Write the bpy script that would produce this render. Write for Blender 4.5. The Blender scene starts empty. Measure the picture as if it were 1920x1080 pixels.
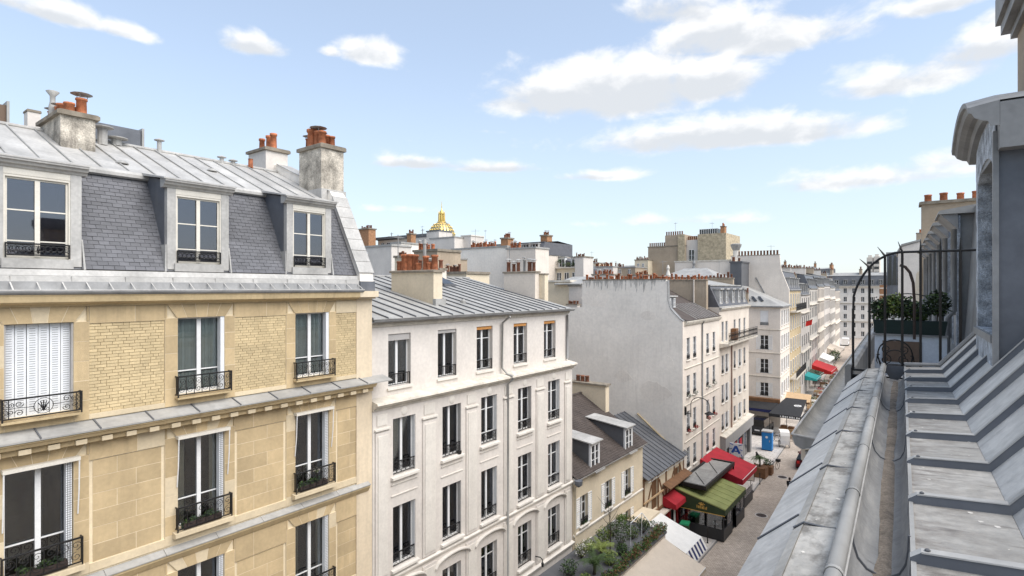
import bpy, bmesh, math, random
from mathutils import Vector, Matrix
random.seed(11)
SC = bpy.context.scene
C = SC.collection
R = math.radians
EYE = 17.5            # metres from the street to the viewer on the sixth floor

# ---------------------------------------------------------------- camera
cd = bpy.data.cameras.new('camera'); cam = bpy.data.objects.new('camera', cd); C.objects.link(cam)
cd.sensor_width = 36.0; cd.lens = 36.0 * 1040 / 1920; cd.clip_start = 0.05; cd.clip_end = 5000
cam.location = (0, 0, EYE); cam.rotation_euler = (R(90), 0, math.atan(792 / 1040))
SC.camera = cam

# ---------------------------------------------------------------- light
SUN_AZ, SUN_EL = 86.0, 52.0      # degrees: azimuth clockwise from +Y (towards +X), elevation
sd = bpy.data.lights.new('sun', 'SUN'); sun = bpy.data.objects.new('sun', sd); C.objects.link(sun)
sd.energy = 1.42; sd.angle = R(60.0); sd.color = (1.0, 0.955, 0.89)
sun.location = (60, 40, 90)
_d = Vector((math.sin(R(SUN_AZ)) * math.cos(R(SUN_EL)), math.cos(R(SUN_AZ)) * math.cos(R(SUN_EL)), math.sin(R(SUN_EL))))
sun.rotation_euler = (-_d).to_track_quat('-Z', 'Y').to_euler()
SC.view_settings.view_transform = 'Standard'; SC.view_settings.look = 'None'
SC.view_settings.exposure = 1.74; SC.view_settings.gamma = 1.0; SC.view_settings.use_curve_mapping = False
SC.render.engine = 'CYCLES'
SC.cycles.max_bounces = 6; SC.cycles.diffuse_bounces = 3; SC.cycles.glossy_bounces = 3; SC.cycles.transparent_max_bounces = 10; SC.cycles.caustics_reflective = False
SC.cycles.caustics_refractive = False; SC.cycles.use_denoising = True

# ---------------------------------------------------------------- sky: Nishita plus fair-weather clouds
W = bpy.data.worlds.new('World'); SC.world = W; W.use_nodes = True
nt = W.node_tree; N = nt.nodes; L = nt.links; N.clear()
def nd(t, **k):
    n = N.new(t)
    for a, b in k.items(): setattr(n, a, b)
    return n
def mth(op, a, b=None, c=None, clamp=False):
    n = nd('ShaderNodeMath', operation=op); n.use_clamp = clamp
    for i, x in enumerate((a, b, c)):
        if x is None: continue
        if isinstance(x, (int, float)): n.inputs[i].default_value = x
        else: L.new(x, n.inputs[i])
    return n.outputs[0]
out = nd('ShaderNodeOutputWorld'); bg = nd('ShaderNodeBackground'); L.new(bg.outputs[0], out.inputs[0])
sky = nd('ShaderNodeTexSky', sky_type='NISHITA'); sky.sun_disc = False
sky.sun_elevation = R(SUN_EL); sky.sun_rotation = R(SUN_AZ); sky.altitude = 50; sky.air_density = 1.0; sky.dust_density = 0.6; sky.ozone_density = 1.0
bg.inputs[1].default_value = 0.078
tc = nd('ShaderNodeTexCoord'); sx = nd('ShaderNodeSeparateXYZ'); L.new(tc.outputs['Generated'], sx.inputs[0])
dx, dy, dz = sx.outputs
az = mth('ARCTAN2', dx, dy); el = mth('ARCSINE', dz)
# cloud banks: azimuth, elevation of the base line, half width, height above the base (degrees), strength
CL = [(-33.0, 17.3, 7.0, 4.2, 1.15), (-26.0, 17.0, 9.0, 5.6, 1.25), (-19.0, 17.6, 6.0, 4.6, 1.1), (-16.5, 13.2, 12.0, 3.3, 1.12), (-10.0, 13.0, 7.0, 2.4, 1.0), (-45.5, 11.9, 6.5, 1.5, .9), (-40.0, 11.7, 6.0, 1.3, .9),
      (-29.0, 10.8, 4.6, 1.3, .85), (-17.0, 21.5, 7.5, 4.8, .98), (-11.0, 20.8, 7.0, 3.8, .95), (-21.0, 24.5, 5.0, 3.5, .9), (-1.5, 15.8, 6.0, 3.6, .95), (2.5, 17.0, 4.5, 3.4, .9),
      (-5.0, 8.6, 10.0, 2.2, .78), (4.0, 9.4, 8.0, 2.4, .75), (-62.0, 20.8, 3.2, 2.2, 1.0), (-52.0, 21.4, 2.9, 2.6, 1.0), (-55.2, 21.6, 1.6, 1.2, .75), (-76.5, 20.3, 3.6, 1.7, .9), (-72.3, 20.2, 2.8, 1.6, .85), (-80, 20.5, 3, 1.4, .8),
      (.4, 21.4, 3.4, 1.8, .9), (4.6, 19.8, 2.0, 1.6, .8), (-20, 6.2, 14, 1.4, .6), (-48, 7.6, 8, 1.0, .5), (-41, 15.5, 3.0, .8, .5),
      (60, 18, 22, 7, 1), (140, 16, 24, 7, 1), (-125, 20, 20, 6, 1)]
mask = None; under = None
for a, e, w, h, s in CL:
    k_ = 1 / R(w * 1.22); u = mth('MULTIPLY_ADD', az, k_, -R(a) * k_); k_ = 1 / R(h * .78); v = mth('MULTIPLY_ADD', el, k_, -R(e + h * .30) * k_)
    vb = mth('MAXIMUM', v, mth('MULTIPLY', v, -2.1))             # flat base: falls off faster downwards
    g = mth('MULTIPLY', mth('POWER', 0.3679, mth('MULTIPLY_ADD', u, u, mth('MULTIPLY', vb, vb))), s)
    q = mth('MULTIPLY', g, mth('MULTIPLY_ADD', v, -0.75, 0.55, clamp=True))
    mask = g if mask is None else mth('MAXIMUM', mask, g); under = q if under is None else mth('MAXIMUM', under, q)
def fbm(off):
    cx = nd('ShaderNodeCombineXYZ'); L.new(mth('MULTIPLY', az, 1.0), cx.inputs[0]); L.new(mth('MULTIPLY', mth('ADD', el, off), 1.7), cx.inputs[1])
    t = nd('ShaderNodeTexNoise'); t.inputs['Scale'].default_value = 10.0; t.inputs['Detail'].default_value = 8.0; t.inputs['Roughness'].default_value = 0.56
    t.inputs['Distortion'].default_value = 0.25
    L.new(cx.outputs[0], t.inputs['Vector']); return t.outputs['Fac']
n0 = fbm(0.0); n1 = fbm(0.035)
def dens(n): return mth('ADD', mask, mth('MULTIPLY', mth('SUBTRACT', n, 0.5), 1.75))
d0 = dens(n0)
mr = nd('ShaderNodeMapRange', interpolation_type='SMOOTHSTEP'); L.new(d0, mr.inputs[0]); mr.inputs[1].default_value = 0.36; mr.inputs[2].default_value = 0.86
mr.inputs[3].default_value = 0.0; mr.inputs[4].default_value = 0.95
# undersides of the thick clouds are greyer
sh = nd('ShaderNodeMapRange', interpolation_type='SMOOTHSTEP'); L.new(mth('ADD', mth('MULTIPLY', mth('SUBTRACT', n1, n0), 1.1), under), sh.inputs[0])
sh.inputs[1].default_value = 0.12; sh.inputs[2].default_value = 0.58; sh.inputs[3].default_value = 0.0; sh.inputs[4].default_value = 1.0
cc = nd('ShaderNodeMix', data_type='RGBA'); L.new(sh.outputs[0], cc.inputs[0]); cc.inputs[6].default_value = (4.25, 4.25, 4.25, 1); cc.inputs[7].default_value = (3.0, 3.12, 3.28, 1)
# thin veil low over the city
veil = nd('ShaderNodeMapRange', interpolation_type='SMOOTHSTEP'); L.new(el, veil.inputs[0]); veil.inputs[1].default_value = R(-2); veil.inputs[2].default_value = R(26)
veil.inputs[3].default_value = 0.75; veil.inputs[4].default_value = 0.42
mv = nd('ShaderNodeMix', data_type='RGBA'); L.new(veil.outputs[0], mv.inputs[0]); L.new(sky.outputs[0], mv.inputs[6]); mv.inputs[7].default_value = (2.9, 3.2, 3.5, 1)
mx = nd('ShaderNodeMix', data_type='RGBA'); L.new(mr.outputs[0], mx.inputs[0]); L.new(mv.outputs[2], mx.inputs[6]); L.new(cc.outputs[2], mx.inputs[7])
L.new(mx.outputs[2], bg.inputs[0])
W.cycles.sampling_method = 'NONE'      # a smooth sky: found by the bounced rays alone

# ---------------------------------------------------------------- materials
MT = {}
def M(name, col, rough=0.75, metal=0.0, var=0.12, vs=2.0, bump=0.15, bs=40.0, streak=0.0, scol=None, rnd=0.0, spec=0.4, fine=0.06, pat=None, isl=0.0):
    m = bpy.data.materials.new(name); m.use_nodes = True; MT[name] = m
    t = m.node_tree; n = t.nodes; l = t.links; b = n['Principled BSDF']
    b.inputs['Roughness'].default_value = rough; b.inputs['Metallic'].default_value = metal; b.inputs['Specular IOR Level'].default_value = spec
    def add(k, **kw):
        x = n.new(k)
        for a, v in kw.items(): setattr(x, a, v)
        return x
    geo = add('ShaderNodeNewGeometry'); pos = geo.outputs['Position']
    def noise(scale, det=4.0, rgh=0.55, vec=pos):
        x = add('ShaderNodeTexNoise'); x.inputs['Scale'].default_value = scale; x.inputs['Detail'].default_value = det; x.inputs['Roughness'].default_value = rgh
        l.new(vec, x.inputs['Vector']); return x.outputs['Fac']
    def rng(fac, a, b_, c, d):
        x = add('ShaderNodeMapRange'); l.new(fac, x.inputs[0]); x.inputs[1].default_value = a; x.inputs[2].default_value = b_; x.inputs[3].default_value = c; x.inputs[4].default_value = d
        return x.outputs[0]
    def mul(a, c):
        x = add('ShaderNodeMath', operation='MULTIPLY'); l.new(a, x.inputs[0])
        if isinstance(c, (int, float)): x.inputs[1].default_value = c
        else: l.new(c, x.inputs[1])
        return x.outputs[0]
    val = mul(rng(noise(vs), 0.3, 0.7, 1 - var, 1 + var), rng(noise(vs * 11, 3), 0.3, 0.7, 1 - fine, 1 + fine))
    if rnd:
        oi = add('ShaderNodeObjectInfo'); val = mul(val, rng(oi.outputs['Random'], 0, 1, 1 - rnd, 1 + rnd))
    if isl: val = mul(val, rng(geo.outputs['Random Per Island'], 0, 1, 1 - isl, 1 + isl))
    hs = add('ShaderNodeHueSaturation'); hs.inputs['Color'].default_value = (*col, 1)
    if pat is not None:
        # pat: (scale_u, scale_v, mortar, colour2) brick texture over the object's own axes
        tcn = add('ShaderNodeTexCoord'); mp = add('ShaderNodeMapping'); l.new(tcn.outputs['Object'], mp.inputs[0]); mp.inputs['Rotation'].default_value = pat[4]
        bt = add('ShaderNodeTexBrick'); l.new(mp.outputs[0], bt.inputs['Vector']); bt.inputs['Scale'].default_value = 1.0
        bt.inputs['Brick Width'].default_value = pat[0]; bt.inputs['Row Height'].default_value = pat[1]; bt.inputs['Mortar Size'].default_value = pat[2]
        bt.inputs['Color1'].default_value = (*col, 1); bt.inputs['Color2'].default_value = (*[c * 0.8 for c in col], 1); bt.inputs['Mortar'].default_value = (*pat[3], 1)
        l.new(bt.outputs['Color'], hs.inputs['Color'])
    l.new(val, hs.inputs['Value']); colr = hs.outputs[0]
    if streak:
        mp = add('ShaderNodeMapping'); mp.inputs['Scale'].default_value = (5, 5, 0.35); l.new(pos, mp.inputs[0])
        f1 = rng(noise(1.0, 5, 0.6, mp.outputs[0]), 0.5, 0.72, 0, 1); f2 = rng(noise(0.55, 3), 0.4, 0.65, 0.15, 1)
        f = mul(mul(f1, f2), streak)
        mx = add('ShaderNodeMix', data_type='RGBA'); l.new(f, mx.inputs[0]); l.new(colr, mx.inputs[6]); sc = scol or tuple(c * 0.35 for c in col)
        mx.inputs[7].default_value = (*sc, 1); colr = mx.outputs[2]
    l.new(colr, b.inputs['Base Color'])
    if bump:
        bp = add('ShaderNodeBump'); bp.inputs['Strength'].default_value = bump; bp.inputs['Distance'].default_value = 0.02
        l.new(noise(bs, 4), bp.inputs['Height']); l.new(bp.outputs[0], b.inputs['Normal'])
    if rough < 0.7 and metal > 0:
        l.new(rng(noise(vs * 3), 0.3, 0.7, max(0.05, rough - 0.1), rough + 0.14), b.inputs['Roughness'])
    return m
M('stone', (.50, .38, .22), .88, var=.13, vs=1.0, rnd=.12, streak=.55, scol=(.33, .25, .15), bump=.3, bs=60)
M('stone_pale', (.61, .505, .345), .88, var=.08, vs=1.2, rnd=.05, streak=.3, scol=(.43, .35, .23))
M('stone_joint', (.72, .61, .43), .92, var=.08, vs=2)
M('stone_cornice', (.50, .385, .22), .85, var=.14, vs=1.5, streak=.55, scol=(.25, .19, .12))
M('pier_plaster', (.66, .55, .40), .9, var=.1, vs=.8, streak=.35, scol=(.42, .34, .24))
M('brick_yellow', (.58, .455, .265), .88, var=.08, vs=2, rnd=.10, isl=.10, bump=.3, bs=90, streak=.3, scol=(.42, .31, .16))
M('mortar_brown', (.30, .225, .13), .95, var=.15, vs=4)
M('slate', (.113, .113, .122), .62, var=.12, vs=2.0, rnd=.16, isl=.14, spec=.45, bump=.2, bs=70)
M('zinc_light', (.415, .40, .375), .55, metal=0, var=.2, vs=1.3, streak=.6, scol=(.25, .245, .235), rnd=.08, bump=.12, bs=9, fine=.1)
M('zinc_pale', (.52, .50, .47), .55, metal=0, var=.16, vs=1.3, streak=.5, scol=(.3, .29, .27), rnd=.06, bump=.12, bs=9, fine=.1)
M('zinc_mid', (.335, .325, .305), .58, metal=0, var=.18, vs=1.0, streak=.5, scol=(.17, .165, .155), rnd=.08, bump=.1, bs=10)
M('zinc_dark', (.115, .117, .124), .58, metal=0, var=.12, vs=1.0, rnd=.06, bump=.06, bs=14)
M('zinc_seam', (.13, .135, .145), .6, metal=.2, var=.1)
M('zinc_blue', (.125, .132, .148), .55, metal=0, var=.2, vs=1.4, streak=.4, scol=(.2, .195, .185), bump=.08, bs=12)
M('lead_grey', (.25, .247, .242), .58, metal=0, var=.25, vs=1.6, streak=.5, scol=(.11, .106, .10), bump=.1, bs=14)
M('white_paint', (.76, .755, .74), .5, var=.05, vs=3, bump=.05)
M('cream_paint', (.70, .655, .57), .6, var=.07, vs=3, bump=.06)
M('shutter_white', (.74, .75, .76), .55, var=.05, vs=3)
M('shutter_slot', (.28, .285, .29), .7)
M('iron', (.018, .017, .017), .5, metal=.2, var=.1, bump=0)
M('iron_rust', (.05, .035, .03), .7, metal=.2, var=.3, vs=6)
M('plaster_white', (.65, .60, .545), .9, var=.08, vs=.7, streak=.28, scol=(.45, .41, .36), bump=.15, bs=30)
M('plaster_trim', (.68, .635, .57), .85, var=.07, vs=1.2, streak=.25, scol=(.45, .41, .35))
M('plaster_ledge', (.60, .55, .47), .9, var=.18, vs=2.2, streak=.6, scol=(.3, .26, .19))
M('plaster_cream', (.68, .58, .43), .9, var=.08, vs=.8, streak=.25, scol=(.45, .37, .26))
M('plaster_grey', (.84, .78, .70), .92, var=.08, vs=.4, streak=.32, scol=(.50, .45, .40), bump=.15, bs=20)
M('plaster_beige', (.69, .61, .52), .9, var=.08, vs=.7, streak=.35, scol=(.45, .38, .30))
M('plaster_pink', (.72, .645, .565), .9, var=.08, vs=.7, streak=.35, scol=(.48, .41, .34))
M('plaster_patch', (.80, .735, .655), .92, var=.10, vs=.6, streak=.4, scol=(.48, .43, .38), bump=.15, bs=20)
M('soot_stain', (.50, .47, .43), .95, var=.3, vs=3)
M('plaster_tan', (.40, .32, .235), .92, var=.14, vs=.6, streak=.5, scol=(.25, .2, .15))
M('plaster_yellow', (.52, .41, .25), .9, var=.1, vs=.8, streak=.35, scol=(.38, .28, .15))
M('rubble_stone', (.46, .38, .26), .95, var=.30, vs=2.6, fine=.3, bump=.6, bs=6)
M('chimney_old', (.44, .395, .33), .95, var=.5, vs=2.6, streak=1.0, scol=(.08, .065, .055), bump=.6, bs=14, fine=.35)
M('chimney_cap', (.24, .205, .16), .95, var=.3, vs=3, bump=.4)
M('chimney_brick', (.36, .19, .10), .95, var=.25, vs=3, fine=.2, bump=.4)
M('clay_pot', (.40, .14, .065), .85, var=.35, vs=6, rnd=.35, fine=.2, bump=.15, streak=.5, scol=(.10, .06, .045))
M('clay_brown', (.20, .085, .05), .8, var=.25, vs=5, rnd=.3)
M('soot', (.02, .018, .016), 1.0)
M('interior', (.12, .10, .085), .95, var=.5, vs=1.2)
M('curtain', (.74, .78, .76), .95, var=.08, vs=6)
M('curtain_cream', (.78, .72, .62), .95, var=.08, vs=6)
M('roof_tile', (.078, .062, .054), .9, var=.25, vs=1.5, fine=.25, bump=.5, bs=30, rnd=.1)
M('wood_brown', (.17, .085, .04), .8, var=.25, vs=3)
M('wood_orange', (.52, .24, .07), .7, var=.12, vs=3)
M('wood_tan', (.48, .33, .19), .75, var=.12, vs=3)
M('grey_shutter', (.42, .40, .38), .7, var=.08)
M('asphalt', (.16, .155, .15), .95, var=.15, vs=.4)
M('pavement', (.58, .53, .48), .9, var=.12, vs=.5, fine=.12, pat=(.9, .45, .012, (.24, .21, .19), (0, 0, 0)))
M('cobbles', (.50, .42, .345), .9, var=.16, vs=.35, fine=.14, pat=(.22, .14, .012, (.26, .215, .18), (0, 0, 0)), bump=.3, bs=20)
M('kerb', (.46, .43, .40), .9, var=.12, vs=2)
M('grey_shop', (.30, .29, .28), .6, var=.06)
M('dark_shop', (.03, .03, .032), .5, var=.1)
M('black_canvas', (.022, .022, .024), .85, var=.2, vs=3)
M('red_canvas', (.36, .014, .024), .8, var=.15, vs=1.5)
M('red_paint', (.24, .012, .012), .5, var=.15, vs=2)
M('bright_red', (.55, .02, .015), .6, var=.1)
M('green_canvas', (.225, .24, .085), .85, var=.16, vs=1.5, fine=.1)
M('dark_green', (.035, .055, .022), .6, var=.12)
M('beige_canvas', (.60, .51, .41), .85, var=.06, vs=2)
M('white_canvas', (.74, .72, .68), .8, var=.05)
M('navy', (.02, .025, .10), .7)
M('gold_paint', (.62, .36, .08), .5)
M('sign_blue', (.03, .10, .38), .5)
M('kiosk_blue', (.015, .19, .50), .45, var=.08)
M('bin_green', (.02, .23, .10), .5)
M('teal_canvas', (.03, .34, .32), .7)
M('gold_leaf', (.78, .56, .18), .32, metal=.85, var=.2, vs=.3)
M('lead_dome', (.22, .215, .19), .6, metal=.2, var=.2, vs=.2)
M('bark', (.06, .045, .035), .95)
M('leaf', (.06, .105, .025), .7, var=.3, vs=3, rnd=.3)
M('leaf_light', (.17, .21, .05), .7, var=.3, vs=3, rnd=.3)
M('leaf_dark', (.025, .045, .022), .7, var=.3, vs=3, rnd=.3)
M('flower_red', (.45, .02, .03), .6)
M('flower_white', (.75, .72, .66), .7)
M('planter_green', (.004, .017, .014), .5)
M('panel_brown', (.15, .10, .07), .7, var=.1)
M('panel_white', (.62, .66, .71), .6, var=.05)
M('peeling_paint', (.40, .43, .47), .8, var=.5, vs=9, fine=.4, bump=.6, bs=30, streak=.8, scol=(.10, .10, .11))
M('zinc_worn', (.42, .395, .355), .65, metal=.08, var=.2, vs=1.6, fine=.14, bump=.15, bs=18)
M('silt', (.27, .225, .18), .98, var=.35, vs=8, fine=.25, bump=.6, bs=60)
M('car_red', (.10, .006, .01), .25, metal=.3, var=.05, spec=.6, bump=0)
M('rubber', (.015, .015, .015), .85)
M('steel', (.45, .45, .46), .35, metal=.8, bump=0)
M('clothes_black', (.012, .012, .014), .9)
M('skin', (.55, .34, .25), .6)
M('hair', (.03, .02, .015), .7)
M('lamp_white', (.7, .7, .68), .4)
M('denim', (.05, .07, .12), .9)
def glassmat(name, tint, fres=1.45, base=.06, rough=.02):
    m = bpy.data.materials.new(name); m.use_nodes = True; MT[name] = m; t = m.node_tree; n = t.nodes; l = t.links; n.clear()
    o = n.new('ShaderNodeOutputMaterial'); tr = n.new('ShaderNodeBsdfTransparent'); gl = n.new('ShaderNodeBsdfGlossy'); mx = n.new('ShaderNodeMixShader'); fr = n.new('ShaderNodeFresnel')
    ad = n.new('ShaderNodeMath'); ad.operation = 'ADD'; ad.use_clamp = True; ad.inputs[1].default_value = base
    tr.inputs[0].default_value = (*tint, 1); gl.inputs['Roughness'].default_value = rough; gl.inputs[0].default_value = (.9, .93, 1, 1); fr.inputs[0].default_value = fres
    l.new(fr.outputs[0], ad.inputs[0]); l.new(ad.outputs[0], mx.inputs[0]); l.new(tr.outputs[0], mx.inputs[1]); l.new(gl.outputs[0], mx.inputs[2]); l.new(mx.outputs[0], o.inputs[0])
    return m
glassmat('glass', (.85, .88, .87), base=.09)
glassmat('glass_mirror', (.55, .52, .58), base=.10)
M('glass_dark', (.022, .023, .025), .08, spec=.6, var=.3, vs=.8, rnd=.5, bump=0)

# zinc with dark scuffs that run across the sheet
def worn(name, src, dirt, scale=(3, 14, 3), lo=.56, hi=.70, amt=.75, grad=None):
    m = MT[src].copy(); m.name = name; MT[name] = m; t = m.node_tree; n = t.nodes; l = t.links; b = n['Principled BSDF']
    old = b.inputs['Base Color'].links[0].from_socket
    tcn = n.new('ShaderNodeTexCoord'); mp = n.new('ShaderNodeMapping'); mp.inputs['Scale'].default_value = scale; l.new(tcn.outputs['Object'], mp.inputs[0])
    no = n.new('ShaderNodeTexNoise'); no.inputs['Scale'].default_value = 1.6; no.inputs['Detail'].default_value = 7; no.inputs['Roughness'].default_value = .65; l.new(mp.outputs[0], no.inputs['Vector'])
    r = n.new('ShaderNodeMapRange'); l.new(no.outputs['Fac'], r.inputs[0]); r.inputs[1].default_value = lo; r.inputs[2].default_value = hi; r.inputs[4].default_value = amt; fac = r.outputs[0]
    if grad:        # silt washed down to the gutter end of the sheet
        sp = n.new('ShaderNodeSeparateXYZ'); l.new(tcn.outputs['Object'], sp.inputs[0]); g_ = n.new('ShaderNodeMapRange'); l.new(sp.outputs[0], g_.inputs[0]); g_.inputs[1].default_value = grad[0]; g_.inputs[2].default_value = grad[1]
        g_.inputs[3].default_value = 1.0; g_.inputs[4].default_value = .22; mm = n.new('ShaderNodeMath'); mm.operation = 'MULTIPLY'; l.new(fac, mm.inputs[0]); l.new(g_.outputs[0], mm.inputs[1]); fac = mm.outputs[0]
    mx = n.new('ShaderNodeMix'); mx.data_type = 'RGBA'; l.new(fac, mx.inputs[0]); l.new(old, mx.inputs[6]); mx.inputs[7].default_value = (*dirt, 1); l.new(mx.outputs[2], b.inputs['Base Color'])
worn('zinc_scuffed', 'zinc_worn', (.13, .115, .10), scale=(2.2, 11, 2.2), lo=.56, hi=.72, amt=.85)
worn('zinc_mossy', 'zinc_worn', (.16, .145, .125), scale=(6, 3.5, 4), lo=.46, hi=.62, amt=.85)

worn('zinc_grimy', 'zinc_scuffed', (.17, .145, .125), scale=(4, 7, 4), lo=.36, hi=.66, amt=.9, grad=(.06, .40))
worn('zinc_slope', 'zinc_pale', (.30, .285, .265), scale=(1.6, 7, 1.6), lo=.50, hi=.74, amt=.7)
worn('zinc_gutter', 'lead_grey', (.40, .385, .36), scale=(8, 2.2, 8), lo=.48, hi=.72, amt=.7)
for k_ in ('zinc_grimy', 'zinc_slope', 'zinc_mossy', 'zinc_gutter'):      # hammered, slightly buckled sheet
    for n_ in MT[k_].node_tree.nodes:
        if n_.type == 'BUMP': n_.inputs['Strength'].default_value = .35; n_.inputs['Distance'].default_value = .03

# ---------------------------------------------------------------- mesh helpers
class MB:
    def __init__(s): s.v = []; s.f = []; s.mi = []; s.cur = 0
    def face(s, *pts):
        i = len(s.v); s.v += [tuple(p) for p in pts]; s.f.append(tuple(range(i, i + len(pts)))); s.mi.append(s.cur); return s
    def hexa(s, p):                     # 8 corners: bottom ring then top ring
        i = len(s.v); s.v += [tuple(q) for q in p]
        for q in ((0, 3, 2, 1), (4, 5, 6, 7), (0, 1, 5, 4), (1, 2, 6, 5), (2, 3, 7, 6), (3, 0, 4, 7)): s.f.append(tuple(i + k for k in q)); s.mi.append(s.cur)
        return s
    def box(s, x0, x1, y0, y1, z0, z1):
        return s.hexa([(x0, y0, z0), (x1, y0, z0), (x1, y1, z0), (x0, y1, z0), (x0, y0, z1), (x1, y0, z1), (x1, y1, z1), (x0, y1, z1)])
    def prism(s, poly, ax, a0, a1):     # poly: 2-D points; ax 'x': (y,z), 'y': (x,z), 'z': (x,y)
        k = len(poly); i = len(s.v)
        f = {'x': lambda p, a: (a, p[0], p[1]), 'y': lambda p, a: (p[0], a, p[1]), 'z': lambda p, a: (p[0], p[1], a)}[ax]
        s.v += [f(p, a0) for p in poly] + [f(p, a1) for p in poly]
        s.f.append(tuple(range(i, i + k))); s.f.append(tuple(range(i + 2 * k - 1, i + k - 1, -1))); s.mi += [s.cur, s.cur]
        for j in range(k): s.f.append((i + j, i + k + j, i + k + (j + 1) % k, i + (j + 1) % k)); s.mi.append(s.cur)
        return s
    def sheet(s, line, ax, a0, a1):     # open profile swept along an axis
        i = len(s.v); f = {'x': lambda p, a: (a, p[0], p[1]), 'y': lambda p, a: (p[0], a, p[1])}[ax]; k = len(line)
        s.v += [f(p, a0) for p in line] + [f(p, a1) for p in line]
        for j in range(k - 1): s.f.append((i + j, i + j + 1, i + k + j + 1, i + k + j)); s.mi.append(s.cur)
        return s
    def tube(s, pts, r, n=5, closed=False, caps=True):
        P = [Vector(p) for p in pts]; k = len(P)
        if k < 2: return s
        rr = r if isinstance(r, (list, tuple)) else [r] * k
        up = Vector((.31, .17, .93)); base = len(s.v)
        for j in range(k):
            d = (P[(j + 1) % k] - P[j - 1]) if closed else (P[min(j + 1, k - 1)] - P[max(j - 1, 0)])
            d = d.normalized() if d.length > 1e-9 else Vector((0, 0, 1)); a = d.cross(up)
            if a.length < 1e-4: a = d.cross(Vector((1, 0, 0)))
            a.normalize(); b = d.cross(a)
            for q in range(n):
                t = 2 * math.pi * (q + .5) / n; s.v.append(tuple(P[j] + (a * math.cos(t) + b * math.sin(t)) * rr[j]))
        for j in range(k if closed else k - 1):
            j2 = (j + 1) % k
            for q in range(n): s.f.append((base + j * n + q, base + j * n + (q + 1) % n, base + j2 * n + (q + 1) % n, base + j2 * n + q)); s.mi.append(s.cur)
        if caps and not closed:
            s.f.append(tuple(base + q for q in range(n))); s.f.append(tuple(base + (k - 1) * n + q for q in range(n - 1, -1, -1))); s.mi += [s.cur, s.cur]
        return s
    def lathe(s, prof, cx=0, cy=0, n=10, cap=True):
        base = len(s.v); k = len(prof)
        for r, z in prof:
            for q in range(n): t = 2 * math.pi * q / n; s.v.append((cx + r * math.cos(t), cy + r * math.sin(t), z))
        for j in range(k - 1):
            for q in range(n): s.f.append((base + j * n + q, base + j * n + (q + 1) % n, base + (j + 1) * n + (q + 1) % n, base + (j + 1) * n + q)); s.mi.append(s.cur)
        if cap:
            s.f.append(tuple(base + q for q in range(n - 1, -1, -1))); s.f.append(tuple(base + (k - 1) * n + q for q in range(n))); s.mi += [s.cur, s.cur]
        return s
    def mesh(s, name, mats, smooth=False):
        me = bpy.data.meshes.new(name); me.from_pydata(s.v, [], s.f)
        for m in (mats if isinstance(mats, (list, tuple)) else [mats]): me.materials.append(MT[m])
        if len(me.materials) > 1: me.polygons.foreach_set('material_index', s.mi)
        if smooth: me.polygons.foreach_set('use_smooth', [True] * len(s.f))
        me.update(); return me
    def obj(s, name, mats, parent=None, loc=(0, 0, 0), smooth=False, rot=None):
        return link(name, s.mesh(name, mats, smooth), parent, loc, rot)
def link(name, me, parent=None, loc=(0, 0, 0), rot=None, scale=None):
    o = bpy.data.objects.new(name, me); C.objects.link(o); o.location = loc
    if parent is not None: o.parent = parent
    if rot is not None: o.rotation_euler = rot
    if scale is not None: o.scale = scale
    return o
def tag(o, label, cat, group=None, kind=None):
    o['label'] = label; o['category'] = cat
    if group: o['group'] = group
    if kind: o['kind'] = kind
    return o
def thing(name, label, cat, loc=(0, 0, 0), rz=0.0, group=None):
    o = link(name, None, None, loc, (0, 0, rz)); o.empty_display_size = .3
    return tag(o, label, cat, group)
def struct(o): o['kind'] = 'structure'; return o
def smooth_angle(o, a=35):
    pass
CU = {}
def cube(mat):
    if mat not in CU: CU[mat] = MB().box(-.5, .5, -.5, .5, -.5, .5).mesh('block_' + mat, mat)
    return CU[mat]
def blk(name, parent, x0, x1, y0, y1, z0, z1, mat, rot=None):
    return link(name, cube(mat), parent, ((x0 + x1) / 2, (y0 + y1) / 2, (z0 + z1) / 2), rot, (abs(x1 - x0), abs(y1 - y0), abs(z1 - z0)))
CACHE = {}
def cached(key, fn):
    if key not in CACHE: CACHE[key] = fn()
    return CACHE[key]
def arc(cx, cz, r, a0, a1, n=10): return [(cx + r * math.cos(R(a0 + (a1 - a0) * i / n)), cz + r * math.sin(R(a0 + (a1 - a0) * i / n))) for i in range(n + 1)]
def spiral(cx, cz, r0, r1, a0, turns, n=18):
    return [(cx + (r0 + (r1 - r0) * i / n) * math.cos(R(a0 + 360 * turns * i / n)), cz + (r0 + (r1 - r0) * i / n) * math.sin(R(a0 + 360 * turns * i / n))) for i in range(n + 1)]
E3 = lambda pts, y=0: [(p[0], y, p[1]) for p in pts]

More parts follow.
